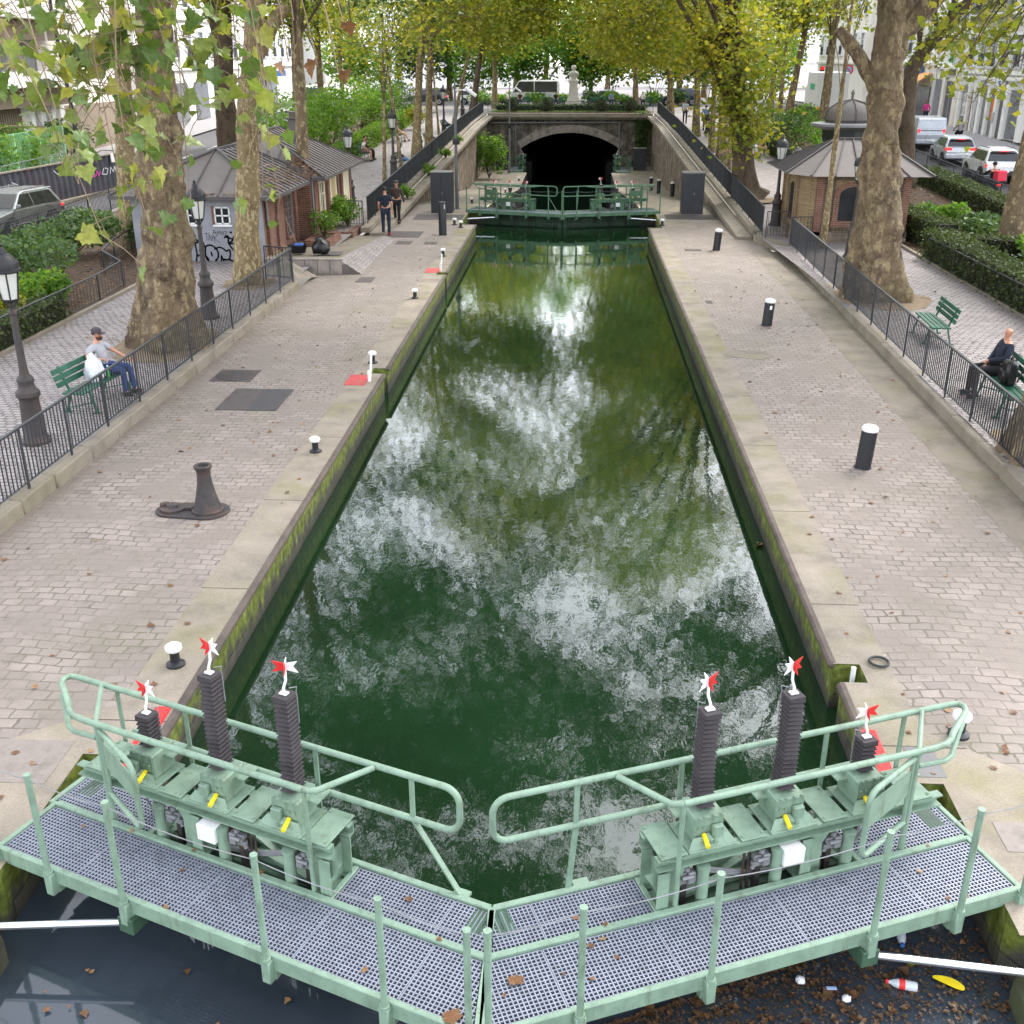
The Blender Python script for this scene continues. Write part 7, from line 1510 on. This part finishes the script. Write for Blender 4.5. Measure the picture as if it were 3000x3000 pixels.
# --- tree over the camera's left whose boughs hang into the picture
rngN = np.random.default_rng(5); rN = random.Random(9)
tN = thing('plane_tree', 'large lobed plane leaves hanging on thin twigs across the upper left', 'tree', (-9.6, 8.5, .25), 0, 'great old plane trees'); bN = Vector((-9.6, 8.5, .25))
q = MB(); lumpy(q, [Vector(p)-bN for p in ((-9.6, 8.5, .0), (-9.5, 8.5, 3), (-9.3, 8.4, 7), (-9.0, 8.4, 11))], [.65, .5, .45, .3], 22, .05, 1.6, .1, 77, flare=.1); q.build('trunk', M['bark'], tN, smooth=True, fix=False)
hub = [(-5.6, 8.0, 9.4), (-3.9, 7.6, 9.2), (-2.7, 7.4, 8.7), (-1.4, 7.2, 8.5)]
q = MB(); q.tube([Vector(p)-bN for p in ((-9.2, 8.4, 8.2), (-7.6, 8.2, 9.2))+tuple(hub)], [.2, .15, .11, .08, .055, .03], 8)
LN = []; LD = []
def twig(px, py, d, start, nleaf, spread, out, r=.0038):
    """a thin twig from a bough down to a point at distance d along the view direction measured in the photo"""
    dr = _ray(px, py); e = Vector((CX+dr[0]*d, dr[1]*d, CZ+dr[2]*d)); s0 = Vector(start); m1 = s0.lerp(e, .45)+Vector((rN.uniform(-.25, .25), rN.uniform(-.2, .2), rN.uniform(0, .25))); m2 = m1.lerp(e, .55)+Vector((rN.uniform(-.12, .12), rN.uniform(-.12, .12), rN.uniform(-.05, .12)))
    J = lambda k: Vector((rN.uniform(-k, k), rN.uniform(-k, k), rN.uniform(-k, k)*.5))
    q.tube([p-bN for p in (s0, s0.lerp(m1, .5)+J(.09), m1, m1.lerp(m2, .5)+J(.06), m2, m2.lerp(e, .5)+J(.03), e)], [r*2.2, r*1.8, r*1.5, r*1.3, r*1.1, r*.9, r*.6], 6)
    for i in range(nleaf):
        f = rN.uniform(-.0, 1) if i else 1; c = m2.lerp(e, f)+Vector((rN.gauss(0, spread), rN.gauss(0, spread), rN.gauss(-.03, spread))); a = m2.lerp(e, f)
        q.tube([a-bN, (a+c)/2-bN+Vector((0, 0, .02)), c-bN], [.003, .0026, .002], 4); out.append(c-bN)
for px, py, d, h, nl in ((470, 90, 6.6, 2, 10), (560, 170, 6.8, 2, 10), (230, 200, 6.5, 1, 9), (300, 330, 6.6, 1, 9), (260, 430, 6.4, 1, 8), (400, 380, 6.8, 2, 9), (480, 330, 6.9, 2, 9), (150, 330, 6.4, 1, 3), (230, 540, 6.2, 1, 5), (190, 500, 6.3, 1, 4), (390, 470, 6.6, 2, 10), (440, 540, 6.7, 2, 9), (530, 480, 6.9, 2, 7), (370, 620, 6.5, 1, 6), (300, 690, 6.3, 1, 4), (440, 670, 6.6, 2, 5), (590, 330, 7.0, 2, 9), (640, 200, 7.0, 3, 8), (700, 330, 7.0, 3, 8), (740, 420, 7.1, 3, 6), (770, 560, 7.1, 3, 8), (820, 580, 7.1, 3, 5), (620, 60, 6.8, 2, 9), (330, 60, 6.6, 1, 10), (210, 80, 6.5, 1, 8), (540, 250, 6.9, 2, 8), (420, 230, 6.8, 2, 9), (340, 250, 6.7, 1, 7), (720, 250, 7.0, 3, 6), (560, 590, 6.9, 2, 4)):
    twig(px, py, d, hub[h], int(nl*1.6), .12, LN)
for px, py, d, nl in ((860, 60, 6.4, 0), (930, 190, 6.4, 1), (845, 180, 6.6, 1), (990, 215, 6.2, 1), (1010, 80, 6.3, 1)): twig(px, py, d, hub[3], nl, .06, LD, .005)
for px, py, d, nl in ((60, 70, 11, 9), (30, 150, 11, 9), (90, 130, 11.5, 8), (60, 190, 11.5, 8), (120, 60, 11, 7), (20, 210, 11.4, 7), (90, 250, 11.6, 5)): twig(px, py, d, (-6.5, 9.5, 10), nl+4, .16, LN)
q.build('branches', M['twig'], tN, smooth=True, fix=False)
leafmesh('foliage', np.array(LN), .110, rngN, 'leafn', tN, 'lobed', .1, .3, .9); leafmesh('dry_leaves', np.array(LD), .10, rngN, 'leafdead', tN, 'lobed', .0, .2, 1.2)
# upper crown of the same tree, out of the picture but over the quay and mirrored in the water
C = []
for _ in range(66):
    u = rngN.normal(0, 1, 3); u /= np.linalg.norm(u); C.append(np.array((3.4, 3.5, 13.4))+u*rngN.uniform(.3, 1)**.45*np.array((7.6, 6.0, 3.0))+rngN.normal(0, .8, (70, 3)))
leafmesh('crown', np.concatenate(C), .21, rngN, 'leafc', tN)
# sprays at the upper right, thin twigs of a plane standing outside the frame
tR = thing('plane_tree', 'thin drooping sprays of small leaves in front of the right facades', 'tree', (14.5, 26.5, .25), 0, 'great old plane trees'); bN = Vector((14.5, 26.5, .25))
q = MB(); lumpy(q, [Vector((0, 0, -.2)), Vector((0, 0, 4)), Vector((-.2, 0, 8)), Vector((-.3, 0, 12))], [.5, .4, .34, .2], 20, .05, 1.6, 0, 61); q.build('trunk', M['bark'], tR, smooth=True, fix=False)
q = MB(); LS = []; hubR = [(10.5, 23.5, 9.6), (11.6, 24, 9.3), (12.6, 24.5, 9.6), (9.4, 23, 9.8)]
for h in hubR: q.tube([Vector((14.3, 26.5, 8.5))-bN, Vector((13, 25, 9.8))-bN, Vector(h)-bN], [.12, .08, .03], 6)
for px, py, h in ((2720, 60, 3), (2760, 150, 0), (2800, 230, 0), (2840, 90, 0), (2880, 160, 1), (2900, 290, 1), (2930, 60, 1), (2950, 210, 2), (2850, 300, 0), (2990, 120, 2), (2970, 310, 2), (2700, 170, 3), (2820, 190, 0), (2910, 120, 1), (2880, 250, 1), (2780, 90, 0)): twig(px, py, 23.5+rN.uniform(-1, 1), hubR[h], 24, .30, LS, .012)
q.build('branches', M['barkd'], tR, smooth=True, fix=False); leafmesh('foliage', np.array(LS), .17, rngN, 'leaf', tR, 'tri5', .2, .3, .6)
C = []
for _ in range(44):
    u = rngN.normal(0, 1, 3); u /= np.linalg.norm(u); C.append(np.array((-1.5, -1., 14.2))+u*rngN.uniform(.3, 1)**.45*np.array((6.0, 5.5, 3.2))+rngN.normal(0, .8, (70, 3)))
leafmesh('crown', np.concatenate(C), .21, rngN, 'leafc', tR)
# twigs lower down the big right tree: small sprays before the grey double door
for i, (x, y, r) in enumerate(((-9.05, 24.4, 1.5), (-9.3, 31.9, 1.0), (9.4, 31.0, 1.6), (8.95, 17.6, 1.3), (8.95, 51.7, 1.5))):
    rp = random.Random(i); q = MB(); q.poly([(x+r*(1+rp.uniform(-.12, .12))*.8*math.cos(R(a)) if abs(x+r*.8*math.cos(R(a))) > 8.2 else math.copysign(8.2, x), y+r*(1+rp.uniform(-.12, .12))*1.15*math.sin(R(a)), zt(y)+.012) for a in range(0, 360, 15)]); struct('tree_pit', q, M['pit'])
# ================================================================ HEDGES, SHRUBS
def hedge(label, pts, w, h, seed, leafm='hedge', dens=420, ls=.09, name='clipped_hedge'):
    rng = np.random.default_rng(seed); t = thing(name, label, 'hedge', pts[0]); o = Vector(pts[0]); C = []; q = MB()
    for a, b in zip(pts[:-1], pts[1:]):
        a, b = Vector(a)-o, Vector(b)-o; d = b-a; L = d.length; dn = d.normalized(); nn = Vector((-dn.y, dn.x, 0)).normalized()
        q.bar(a+Vector((0, 0, h*.46)), b+Vector((0, 0, h*.46)), w*.86, h*.92); n = int(dens*L*(w+2*h)/2); u = rng.uniform(-.02, 1.02, n); f = rng.uniform(0, w+2*h, n)
        off = np.where(f < h, -w/2, np.where(f > h+w, w/2, f-h-w/2)); zz = np.where(f < h, f, np.where(f > h+w, f-h-w, h)); C.append(np.array(a)[None]+u[:, None]*np.array(d)[None]+off[:, None]*np.array(nn)[None]+np.stack([np.zeros(n), np.zeros(n), zz], 1)+rng.normal(0, .035, (n, 3)))
    q.build('core', M['hedgecore'], t); leafmesh('foliage', np.concatenate(C), ls, rng, leafm, t, 'quad', .2); return t
def shrub(label, c, r, h, seed, leafm='leafd', n=900, ls=.11, name='shrub', group=None, stems=True):
    rng = np.random.default_rng(seed); t = thing(name, label, 'shrub', c, 0, group); K = 9; C = []; q = MB()
    for i in range(K):
        a = rng.uniform(0, 6.28); rr = r*rng.uniform(.1, .85)**.7; k = np.array((rr*math.cos(a), rr*math.sin(a), h*rng.uniform(.45, .92)))
        q.tube([Vector((0, 0, 0)), Vector(k)*.55+Vector((0, 0, .1)), Vector(k)], [.03, .02, .008], 5, cap=False); m = n//K; u = rng.normal(0, 1, (m, 3)); u /= np.linalg.norm(u, axis=1)[:, None]
        C.append(k[None]+u*rng.uniform(.4, 1, (m, 1))**.5*np.array((r*.48, r*.48, h*.36)))
    P = np.concatenate(C); P = P[P[:, 2] > .03]; q.build('stem', M['barkd'], t, fix=False); leafmesh('foliage', P, ls, rng, leafm, t, 'quad', .3, .4); return t
Z3 = lambda x, y: (x, y, zt(y))
hedge('low clipped hedge along the left promenade by the nearest lamp', [Z3(-13.0, 20), Z3(-13.0, 26.8)], .7, .62, 3)
hedge('dark hedge row along the right promenade, nearer piece', [Z3(13.0, 25.5), Z3(13.0, 37.6)], .9, .95, 4); hedge('dark hedge row along the right promenade, beyond the gap', [Z3(13.9, 39.4), Z3(13.0, 46.2)], .9, .95, 5)
hedge('long clipped hedge beside the right road railing', [Z3(18.6, 30), Z3(18.5, 46), Z3(18.4, 57)], 1.0, .8, 6, dens=300); hedge('short hedge cutting across the right bed toward the leaning plane', [Z3(13.4, 37.8), Z3(16.2, 36.6)], .7, .8, 7)
hedge('dark hedge along the right promenade behind the three sitters', [Z3(12.9, 56), Z3(12.9, 82)], .8, 1.0, 8, dens=200); hedge('dark wall of ivy along the left promenade behind the benches', [Z3(-12.9, 56), Z3(-12.9, 92)], .8, 1.1, 9, 'leafg', 200, .12)
fence('low wire fence around the left shrub bed', [Z3(-12.75, 20), Z3(-12.75, 31), Z3(-14.6, 33.5), Z3(-15.8, 42)], .75, 2.2, .2, br=.004); fence('low wire fence around the right hedges', [Z3(12.52, 24), Z3(12.52, 36.9)], .8, 2.4, .2, br=.004)
rs = random.Random(4)
sh = [(-14.4, 23.0, 1.1, .9, 'leafg', 'yellow green leafy clump behind the low left hedge'), (-14.2, 25.6, .9, .75, 'leafy', 'yellow autumn shrub in the left bed'), (-14.0, 28.0, .9, .9, 'leafg', 'bright green shrub in the left bed near the wire fence corner'), (-15.3, 30.2, 1.7, 1.35, 'leafd', 'large dark feathery shrub in the left bed'), (-17.2, 32.5, 1.6, 1.15, 'leafd', 'dark feathery shrub hiding the grey crossover'), (-16.6, 35.8, 1.5, 1.1, 'leafd', 'dark shrub in front of the left spiked railing'), (-18.2, 29.0, 1.6, 1.2, 'leafd', 'dark shrub at the left edge under the grey crossover'), (-16.0, 26.5, 1.4, 1.1, 'leafd', 'dark shrub at the left edge above the yellow clumps'), (-17.6, 40.5, 1.2, .9, 'leafd', 'dark shrub in the shade of the mottled left plane'), (-14.2, 37.5, 1.0, 1.2, 'leafd', 'low dark shrub between the two left plane trunks'), (-18.4, 37.3, 1.0, .8, 'leafd', 'grey green shrub right behind the crossover')]
for i, (x, y, r, h, m, l) in enumerate(sh): shrub(l, Z3(x, y), r, h, 30+i, m, 1500, .13)
sh = [(-15.8, 60, 2.6, 3.0, 'leafg', 'big bright green bush behind the house chimney'), (-15.2, 66, 2.6, 3.6, 'leafg', 'big green bush behind the hedge with the woman in white'), (-15.5, 73, 2.5, 3.6, 'leafg', 'tall green bush farther along the left hedge'), (-15.0, 80, 2.4, 3.2, 'leafg', 'green bush near the far lamp on the left'), (-14.5, 88, 2.4, 3.0, 'leafd', 'dark bush at the far end of the left hedge'), (-11.4, 84.5, .9, 1.3, 'leafy', 'small bright yellow bush on the left promenade')]
for i, (x, y, r, h, m, l) in enumerate(sh): shrub(l, Z3(x, y), r, h, 50+i, m, 2600 if r > 1 else 500, .17)
sh = [(15.2, 44.5, 1.0, .8, 'leafg', 'yellow green shrub behind the big right plane'), (15.8, 41.5, 1.2, .8, 'leafd', 'feathery shrub in the bed between the right hedges'), (16.4, 35.5, 1.2, .9, 'leafg', 'leafy shrub at the foot of the leaning right plane'), (15.0, 33.0, 1.2, 1.1, 'leafd', 'dark shrub behind the nearer right hedge'), (16.8, 31.2, 1.3, 1.2, 'leafd', 'dark shrub at the right edge behind the hedge'), (14.6, 60, 1.8, 1.7, 'leafg', 'bush behind the brick lodge lamp'), (15.2, 66, 2.0, 2.0, 'leafg', 'green bush behind the three sitters'), (15.0, 73, 2.0, 2.0, 'leafd', 'bush beyond the three sitters'), (15.8, 79, 2.0, 1.8, 'leafg', 'bush under the far right trunks')]
for i, (x, y, r, h, m, l) in enumerate(sh): shrub(l, Z3(x, y), r, h, 70+i, m, 1500, .15)
shrub('bushy green plant in the brick planter by the house door', (-8.6, 43.6, .28), .75, 1.15, 90, 'leafg', 1300, .10); shrub('smaller plant spilling over the planter bed by the wall', (-8.75, 40.0, .42), .5, .8, 91, 'leafg', 500, .09)
shrub('leafy young tree growing from the wall foot beside the left tunnel door', (-6.6, 92, -2.6), 1.7, 3.0, 92, 'leafg', 1600, .2)
for i, (x, l) in enumerate(((-5.4, 'leftmost clipped cone on the tunnel terrace'), (-2.2, 'clipped cone bush above the left half of the arch'), (2.9, 'clipped cone bush above the right half of the arch'), (5.6, 'rightmost clipped cone on the tunnel terrace'))):
    rng = np.random.default_rng(i); t = thing('topiary_cone', l, 'shrub', (x, 105.4, 2.0), 0, 'clipped cones on the terrace'); u = rng.uniform(0, 1, 700); a = rng.uniform(0, 6.283, 700); rr = .62*np.sin(np.clip(np.pi*(u*.78+.2), 0, np.pi))**.8; P = np.stack([rr*np.cos(a), rr*np.sin(a), u*1.25], 1); leafmesh('foliage', P, .12, rng, 'hedge', t); q = MB(); q.lathe([(.05, 0), (.4, .2), (.46, .5), (.25, .95), (0, 1.2)], n=10); q.build('core', M['hedgecore'], t)
hedge('low dark hedge behind the arch railing', [(-7, 107.2, 2), (7, 107.2, 2)], .8, .55, 12, 'leafd', 260, .13)
def scatter(name, xs, ys, zs, n, size, mat, seed, shape='quad', label=None):
    rng = np.random.default_rng(seed); x = rng.uniform(*xs, n); y = rng.uniform(*ys, n); P = np.stack([x, y, np.full(n, zs) if not callable(zs) else np.array([zs(a) for a in y])], 1)
    o = leafmesh(name, P, size, rng, mat, None, shape, 6.0); tag(o, label, None, None, 'stuff'); return o
for i, (x, y, r, h, m) in enumerate(((-9.5, 120.8, 1.3, 1.3, 'leafg'), (-6.8, 121, 1.2, 1.1, 'leafg'), (-3.6, 120.9, 1.3, 1.3, 'leafg'), (-.9, 120.8, 1.1, 1.0, 'leafg'), (1.9, 121, 1.3, 1.3, 'leafd'), (4.9, 120.9, 1.3, 1.2, 'leafg'), (8.4, 121, 1.4, 1.4, 'leafg'), (11.2, 120.6, 1.4, 1.5, 'leafd'))):
    shrub('low bush behind the terrace benches, number %s from the left' % ('one', 'two', 'three', 'four', 'five', 'six', 'seven', 'eight')[i], (x, y, 2.0), r, h, 160+i, m, 500, .24, 'shrub', 'bushes behind the terrace benches')
for i, (x, y, r, h, m) in enumerate(((-24, 129, 4.0, 4.6, 'leafg'), (-17, 131, 3.6, 5.2, 'leafd'), (-10.5, 130, 3.4, 5.0, 'leafg'), (-5.5, 132, 3.0, 6.0, 'leafg'), (0, 131, 3.0, 5.0, 'leafg'), (4.5, 130, 3.2, 6.6, 'leafg'), (9.5, 131, 3.6, 5.4, 'leafg'), (15.5, 130, 3.8, 5.0, 'leafd'), (22, 131, 4.0, 5.0, 'leafg'))):
    shrub('tall bush beyond the cross street, number %s from the left' % ('one', 'two', 'three', 'four', 'five', 'six', 'seven', 'eight', 'nine')[i], (x, y, 2.0), r, h*1.35, 180+i, m, 2600, .38, 'shrub', 'tall bushes beyond the cross street')
scatter('low_plants', (-7.3, 7.3), (104.2, 106.6), 2.1, 1500, .16, 'leafg', 5); scatter('ivy', (-7.4, 7.4), (103.6, 103.9), 2.08, 700, .2, 'leafdead', 6)
rng = np.random.default_rng(8); n = 1500
P = np.stack([rng.normal(6.6, .7, n), 102.75+rng.uniform(-.1, .15, n), rng.uniform(-1.6, 2.1, n)], 1); P = P[np.abs(P[:, 0]-6.6) < .35+.5*(P[:, 2]+1.6)/3.6]; o = leafmesh('ivy', P, .2, rng, 'leafd'); tag(o, 'dark ivy hanging down the right end of the tunnel wall', 'ivy', None, 'stuff')
# leaf litter
scatter('fallen_leaves', (-7.9, -3.9), (7.5, 46), .012, 150, .085, 'leafdead', 21); scatter('fallen_leaves', (4.0, 7.9), (7.5, 46), .012, 150, .085, 'leafdead', 22); scatter('fallen_leaves', (-19.4, -12.8), (20, 60), lambda y: zt(y)+.02, 1500, .12, 'leafdead', 23); scatter('fallen_leaves', (12.7, 19.2), (24, 60), lambda y: zt(y)+.02, 1500, .12, 'leafdead', 24)
scatter('fallen_leaves', (-12.4, -8.3), (16, 60), lambda y: zt(y)+.015, 160, .1, 'leafdead', 25); scatter('fallen_leaves', (8.5, 12.4), (16, 60), lambda y: zt(y)+.015, 160, .1, 'leafdead', 26)
scatter('fallen_leaves', (-.0, 0.), (0, 0), 0, 1, .01, 'leafdead', 27).location = (0, 0, -30) if False else (0, 0, -4.9)
rng = np.random.default_rng(31)
def onhouse(n):
    o = []
    for _ in range(n):
        y = rng.uniform(35.4, 41.2); x = rng.uniform(-10.2, -9.35); o.append((x, y, 2.42+(-9.25-x)*.47+.04))
    for _ in range(n//2): x = rng.uniform(-14, -9.5); o.append((x, 35.2+abs(rng.normal(0, .12)), 2.5))
    for _ in range(n): f = rng.uniform(0, 1); o.append((-9.0-f*1.2+rng.normal(0, .12), 40.5+f*1.0+rng.normal(0, .25), 2.62+f*.58))
    return np.array(o)
tag(leafmesh('fallen_leaves', onhouse(260), .1, rng, 'leafdead', None, 'quad', 5.), None, None, None, 'stuff')
# floating debris on the near pool: dense mat to the right, a few to the left
def pool(n, f, sz, mat, seed, nm): 
    rng = np.random.default_rng(seed); P = np.array([f(rng) for _ in range(n)]); tag(leafmesh(nm, P, sz, rng, mat, None, 'tri5', 7., .6), None, None, None, 'stuff')
def fr(r):
    x = r.uniform(-.4, 4.4); y = 6.0+abs(x)*.13+r.uniform(-.1, .55)*(.5+.25*x)+r.normal(0, .1); return (x, min(y, 5.75+abs(x)*.45), WL+.004)
pool(620, fr, .042, 'leafwet', 41, 'floating_leaves'); pool(36, fr, .085, 'leafwet', 42, 'floating_leaves'); pool(10, fr, .06, 'leafy', 43, 'floating_leaves'); pool(4200, fr, .02, 'leafwet', 45, 'floating_twigs')
pool(14, lambda r: (r.uniform(-4, -.5), r.uniform(5.9, 6.6), WL+.004), .055, 'leafdead', 44, 'floating_leaves')
for i, (u, v) in enumerate(((3.9, .3), (.9, .5), (2.2, .35), (4.3, .45), (3.3, .9), (1.6, .55), (4.2, .95))):
    pass
rngd = np.random.default_rng(77); P = []
for k in range(26):
    u = rngd.uniform(.1, 4.6); v = rngd.choice((.66, rngd.uniform(.05, 1.1))); s = rngd.choice((-1, 1)); ca, sa = math.cos(ANG), math.sin(ANG)
    ox, oy = (-4.40, 7.18) if s < 0 else (4.46, 7.18)
    P.append((ox+(u*ca+v*sa)*(-s), oy-u*sa+v*ca, .135 if abs(v-.66) < .01 else .112))
tag(leafmesh('fallen_leaves', np.array(P), .055, rngd, 'leafdead', None, 'tri5', 4.), None, None, None, 'stuff')
# litter
def at_pool(px, py): return atz(px, py, WL+.02)
x, y, z = at_pool(2644, 2884); t = thing('plastic_bottle', 'clear plastic bottle with a red cap and label floating at the lower right', 'bottle', (x, y, z), R(-12)); q = MB(); q.v = []; q.lathe([(.0, -.12), (.038, -.115), (.042, -.09), (.042, .03), (.03, .075), (.015, .1), (.014, .115)], n=14); q.v = [(zz, yy, xx) for xx, yy, zz in q.v]; q.v = [(-a, b_, c) for a, b_, c in q.v]; q.build('bottle', M['bottle'], t, smooth=True)
q = MB(); q.tube([(.018, 0, 0), (-.03, 0, 0)], .0435, 14); q.build('label', M['red'], t, smooth=True); q = MB(); q.tube([(-.112, 0, 0), (-.135, 0, 0)], .018, 10); q.build('cap', M['red'], t)
x, y, z = at_pool(2640, 2740); t = thing('plastic_bottle', 'clear bottle with a blue cap floating under the right ram', 'bottle', (x, y, z), R(80)); q = MB(); q.lathe([(.0, -.12), (.036, -.115), (.04, -.09), (.04, .03), (.03, .075), (.015, .1)], n=14); q.v = [(-zz, yy, xx) for xx, yy, zz in q.v]; q.build('bottle', M['bottle'], t, smooth=True); q = MB(); q.tube([(-.1, 0, 0), (-.125, 0, 0)], .018, 10); q.build('cap', M['blue'], t)
x, y, z = at_pool(2780, 2875); q = MB(); P = [(.13*math.cos(R(a))*1., (.042+.012*math.cos(R(a+20)))*math.sin(R(a))-.012*math.cos(R(2*a)), 0) for a in range(0, 360, 15)]; q.slab(P, (0, 0, .008)); o = q.build('shoe_insole', M['yellow']); o.location = (x, y, z-.01); o.rotation_euler = (0, 0, R(-28)); tag(o, 'yellow shoe insole floating at the lower right', 'insole')
x, y, z = at_pool(2436, 2895); q = MB(); q.box((0, 0, 0), (.085, .03, .012), b=.003); o = q.build('litter_wrapper', M['bluew']); o.location = (x, y, z); tag(o, 'pale blue wrapper floating among the brown leaves', 'wrapper')
x, y, z = at_pool(2480, 2925); o = blob('crumpled_litter', 'crumpled white scrap floating among the brown leaves', 'litter', (x, y, z), .035, .03, M['bagw'], 4, .3)
x, y, z = at_pool(2345, 2870); o = blob('crumpled_litter', 'crumpled pinkish plastic floating left of the bottle', 'litter', (x, y, z), .04, .03, M['bagw'], 9, .3)
x, y, z = atz(2232, 1596, WL+.01); o = leafmesh('floating_leaf', np.array([(0, 0, 0)]), .22, rngd, 'leafdead', None, 'lobed', 6.); o.location = (x, y, z); tag(o, 'single dry leaf floating beside the right lock wall', 'leaf')
for px, py in ((1498, 2745), (1336, 2985), (1510, 2885)): pass
x, y, z = atz(1512, 2882, .115); o = leafmesh('dry_leaf', np.array([(0, 0, 0)]), .095, rngd, 'leafdead', None, 'lobed', 6.); o.location = (x, y, z); tag(o, 'large orange dry leaf on the right grating close to the mitre', 'leaf')
x, y, z = atz(1338, 2990, .115); o = leafmesh('dry_leaf', np.array([(0, 0, 0)]), .11, rngd, 'leafdead', None, 'lobed', 6.); o.location = (x, y, z); tag(o, 'dry leaf at the bottom of the left walkway', 'leaf')
# green garden behind the pale green fence
for i, (x, y, r, h, m, l) in enumerate(((-28.8, 48, 1.6, 2.2, 'leafd', 'dark bush in front of the slatted entrance'), (-28.6, 52.5, 1.7, 2.4, 'leafg', 'bright green bush behind the pale green fence'), (-28.4, 57, 1.7, 2.3, 'leafg', 'green ivy bush where the pale green fence ends'), (-28.6, 44, 1.7, 2.2, 'leafg', 'grey green bush at the left edge behind the fence'), (-28.4, 62, 1.6, 2.0, 'leafd', 'variegated bush at the foot of the plain pale wall'))): shrub(l, Z3(x, y), r, h, 120+i, m, 1600, .17)
for i in range(4): shrub('low ramp weed, %s' % ('nearest the left cabinet', 'second along the left ramp', 'third along the left ramp', 'near the arch')[i], (-7.4, 52+i*8, zt(52+i*8)-.14), .35, .5, 140+i, 'leafg', 220, .12, 'weed', 'weeds on the left ramp coping')
# ================================================================ LIGHT, SKY, CAMERA
w = bpy.data.worlds.new('World'); scene.world = w; w.use_nodes = True; nt = w.node_tree; nt.nodes.clear()
sky = nt.nodes.new('ShaderNodeTexSky'); sky.sky_type = 'NISHITA'; sky.sun_disc = False; sky.sun_elevation = R(50); sky.sun_rotation = R(38); sky.air_density = 1.0; sky.dust_density = 1.6; sky.ozone_density = 1.
hs = nt.nodes.new('ShaderNodeHueSaturation'); hs.inputs['Saturation'].default_value = .3; nt.links.new(sky.outputs[0], hs.inputs['Color'])
bg = nt.nodes.new('ShaderNodeBackground'); bg.inputs['Strength'].default_value = SKY; nt.links.new(hs.outputs[0], bg.inputs['Color'])
wo = nt.nodes.new('ShaderNodeOutputWorld'); nt.links.new(bg.outputs[0], wo.inputs['Surface'])
sl = bpy.data.lights.new('sun', 'SUN'); sl.energy = SUN; sl.angle = R(14); sl.color = (1, .95, .87); so = bpy.data.objects.new('sun', sl); COL.objects.link(so)
az = R(38); el = R(50); dv = Vector((math.sin(az)*math.cos(el), math.cos(az)*math.cos(el), math.sin(el))); so.rotation_euler = (-dv).to_track_quat('-Z', 'Y').to_euler(); so.location = (0, 0, 40)
cam = bpy.data.cameras.new('camera'); cam.sensor_width = 36; cam.lens = 36*F/3000; cam.clip_start = .1; cam.clip_end = 2000; co = bpy.data.objects.new('camera', cam); COL.objects.link(co); co.location = (CX, 0, CZ); co.rotation_euler = (R(90)-PITCH, 0, YAW); scene.camera = co
scene.view_settings.view_transform = 'Standard'; scene.view_settings.look = 'None'; scene.view_settings.exposure = 0; scene.view_settings.gamma = 1
scene.render.engine = 'CYCLES'; cy = scene.cycles; cy.use_denoising = True; cy.max_bounces = 6; cy.diffuse_bounces = 4; cy.glossy_bounces = 3; cy.transmission_bounces = 3; cy.transparent_max_bounces = 4; cy.sample_clamp_indirect = 8; cy.caustics_reflective = False; cy.caustics_refractive = False
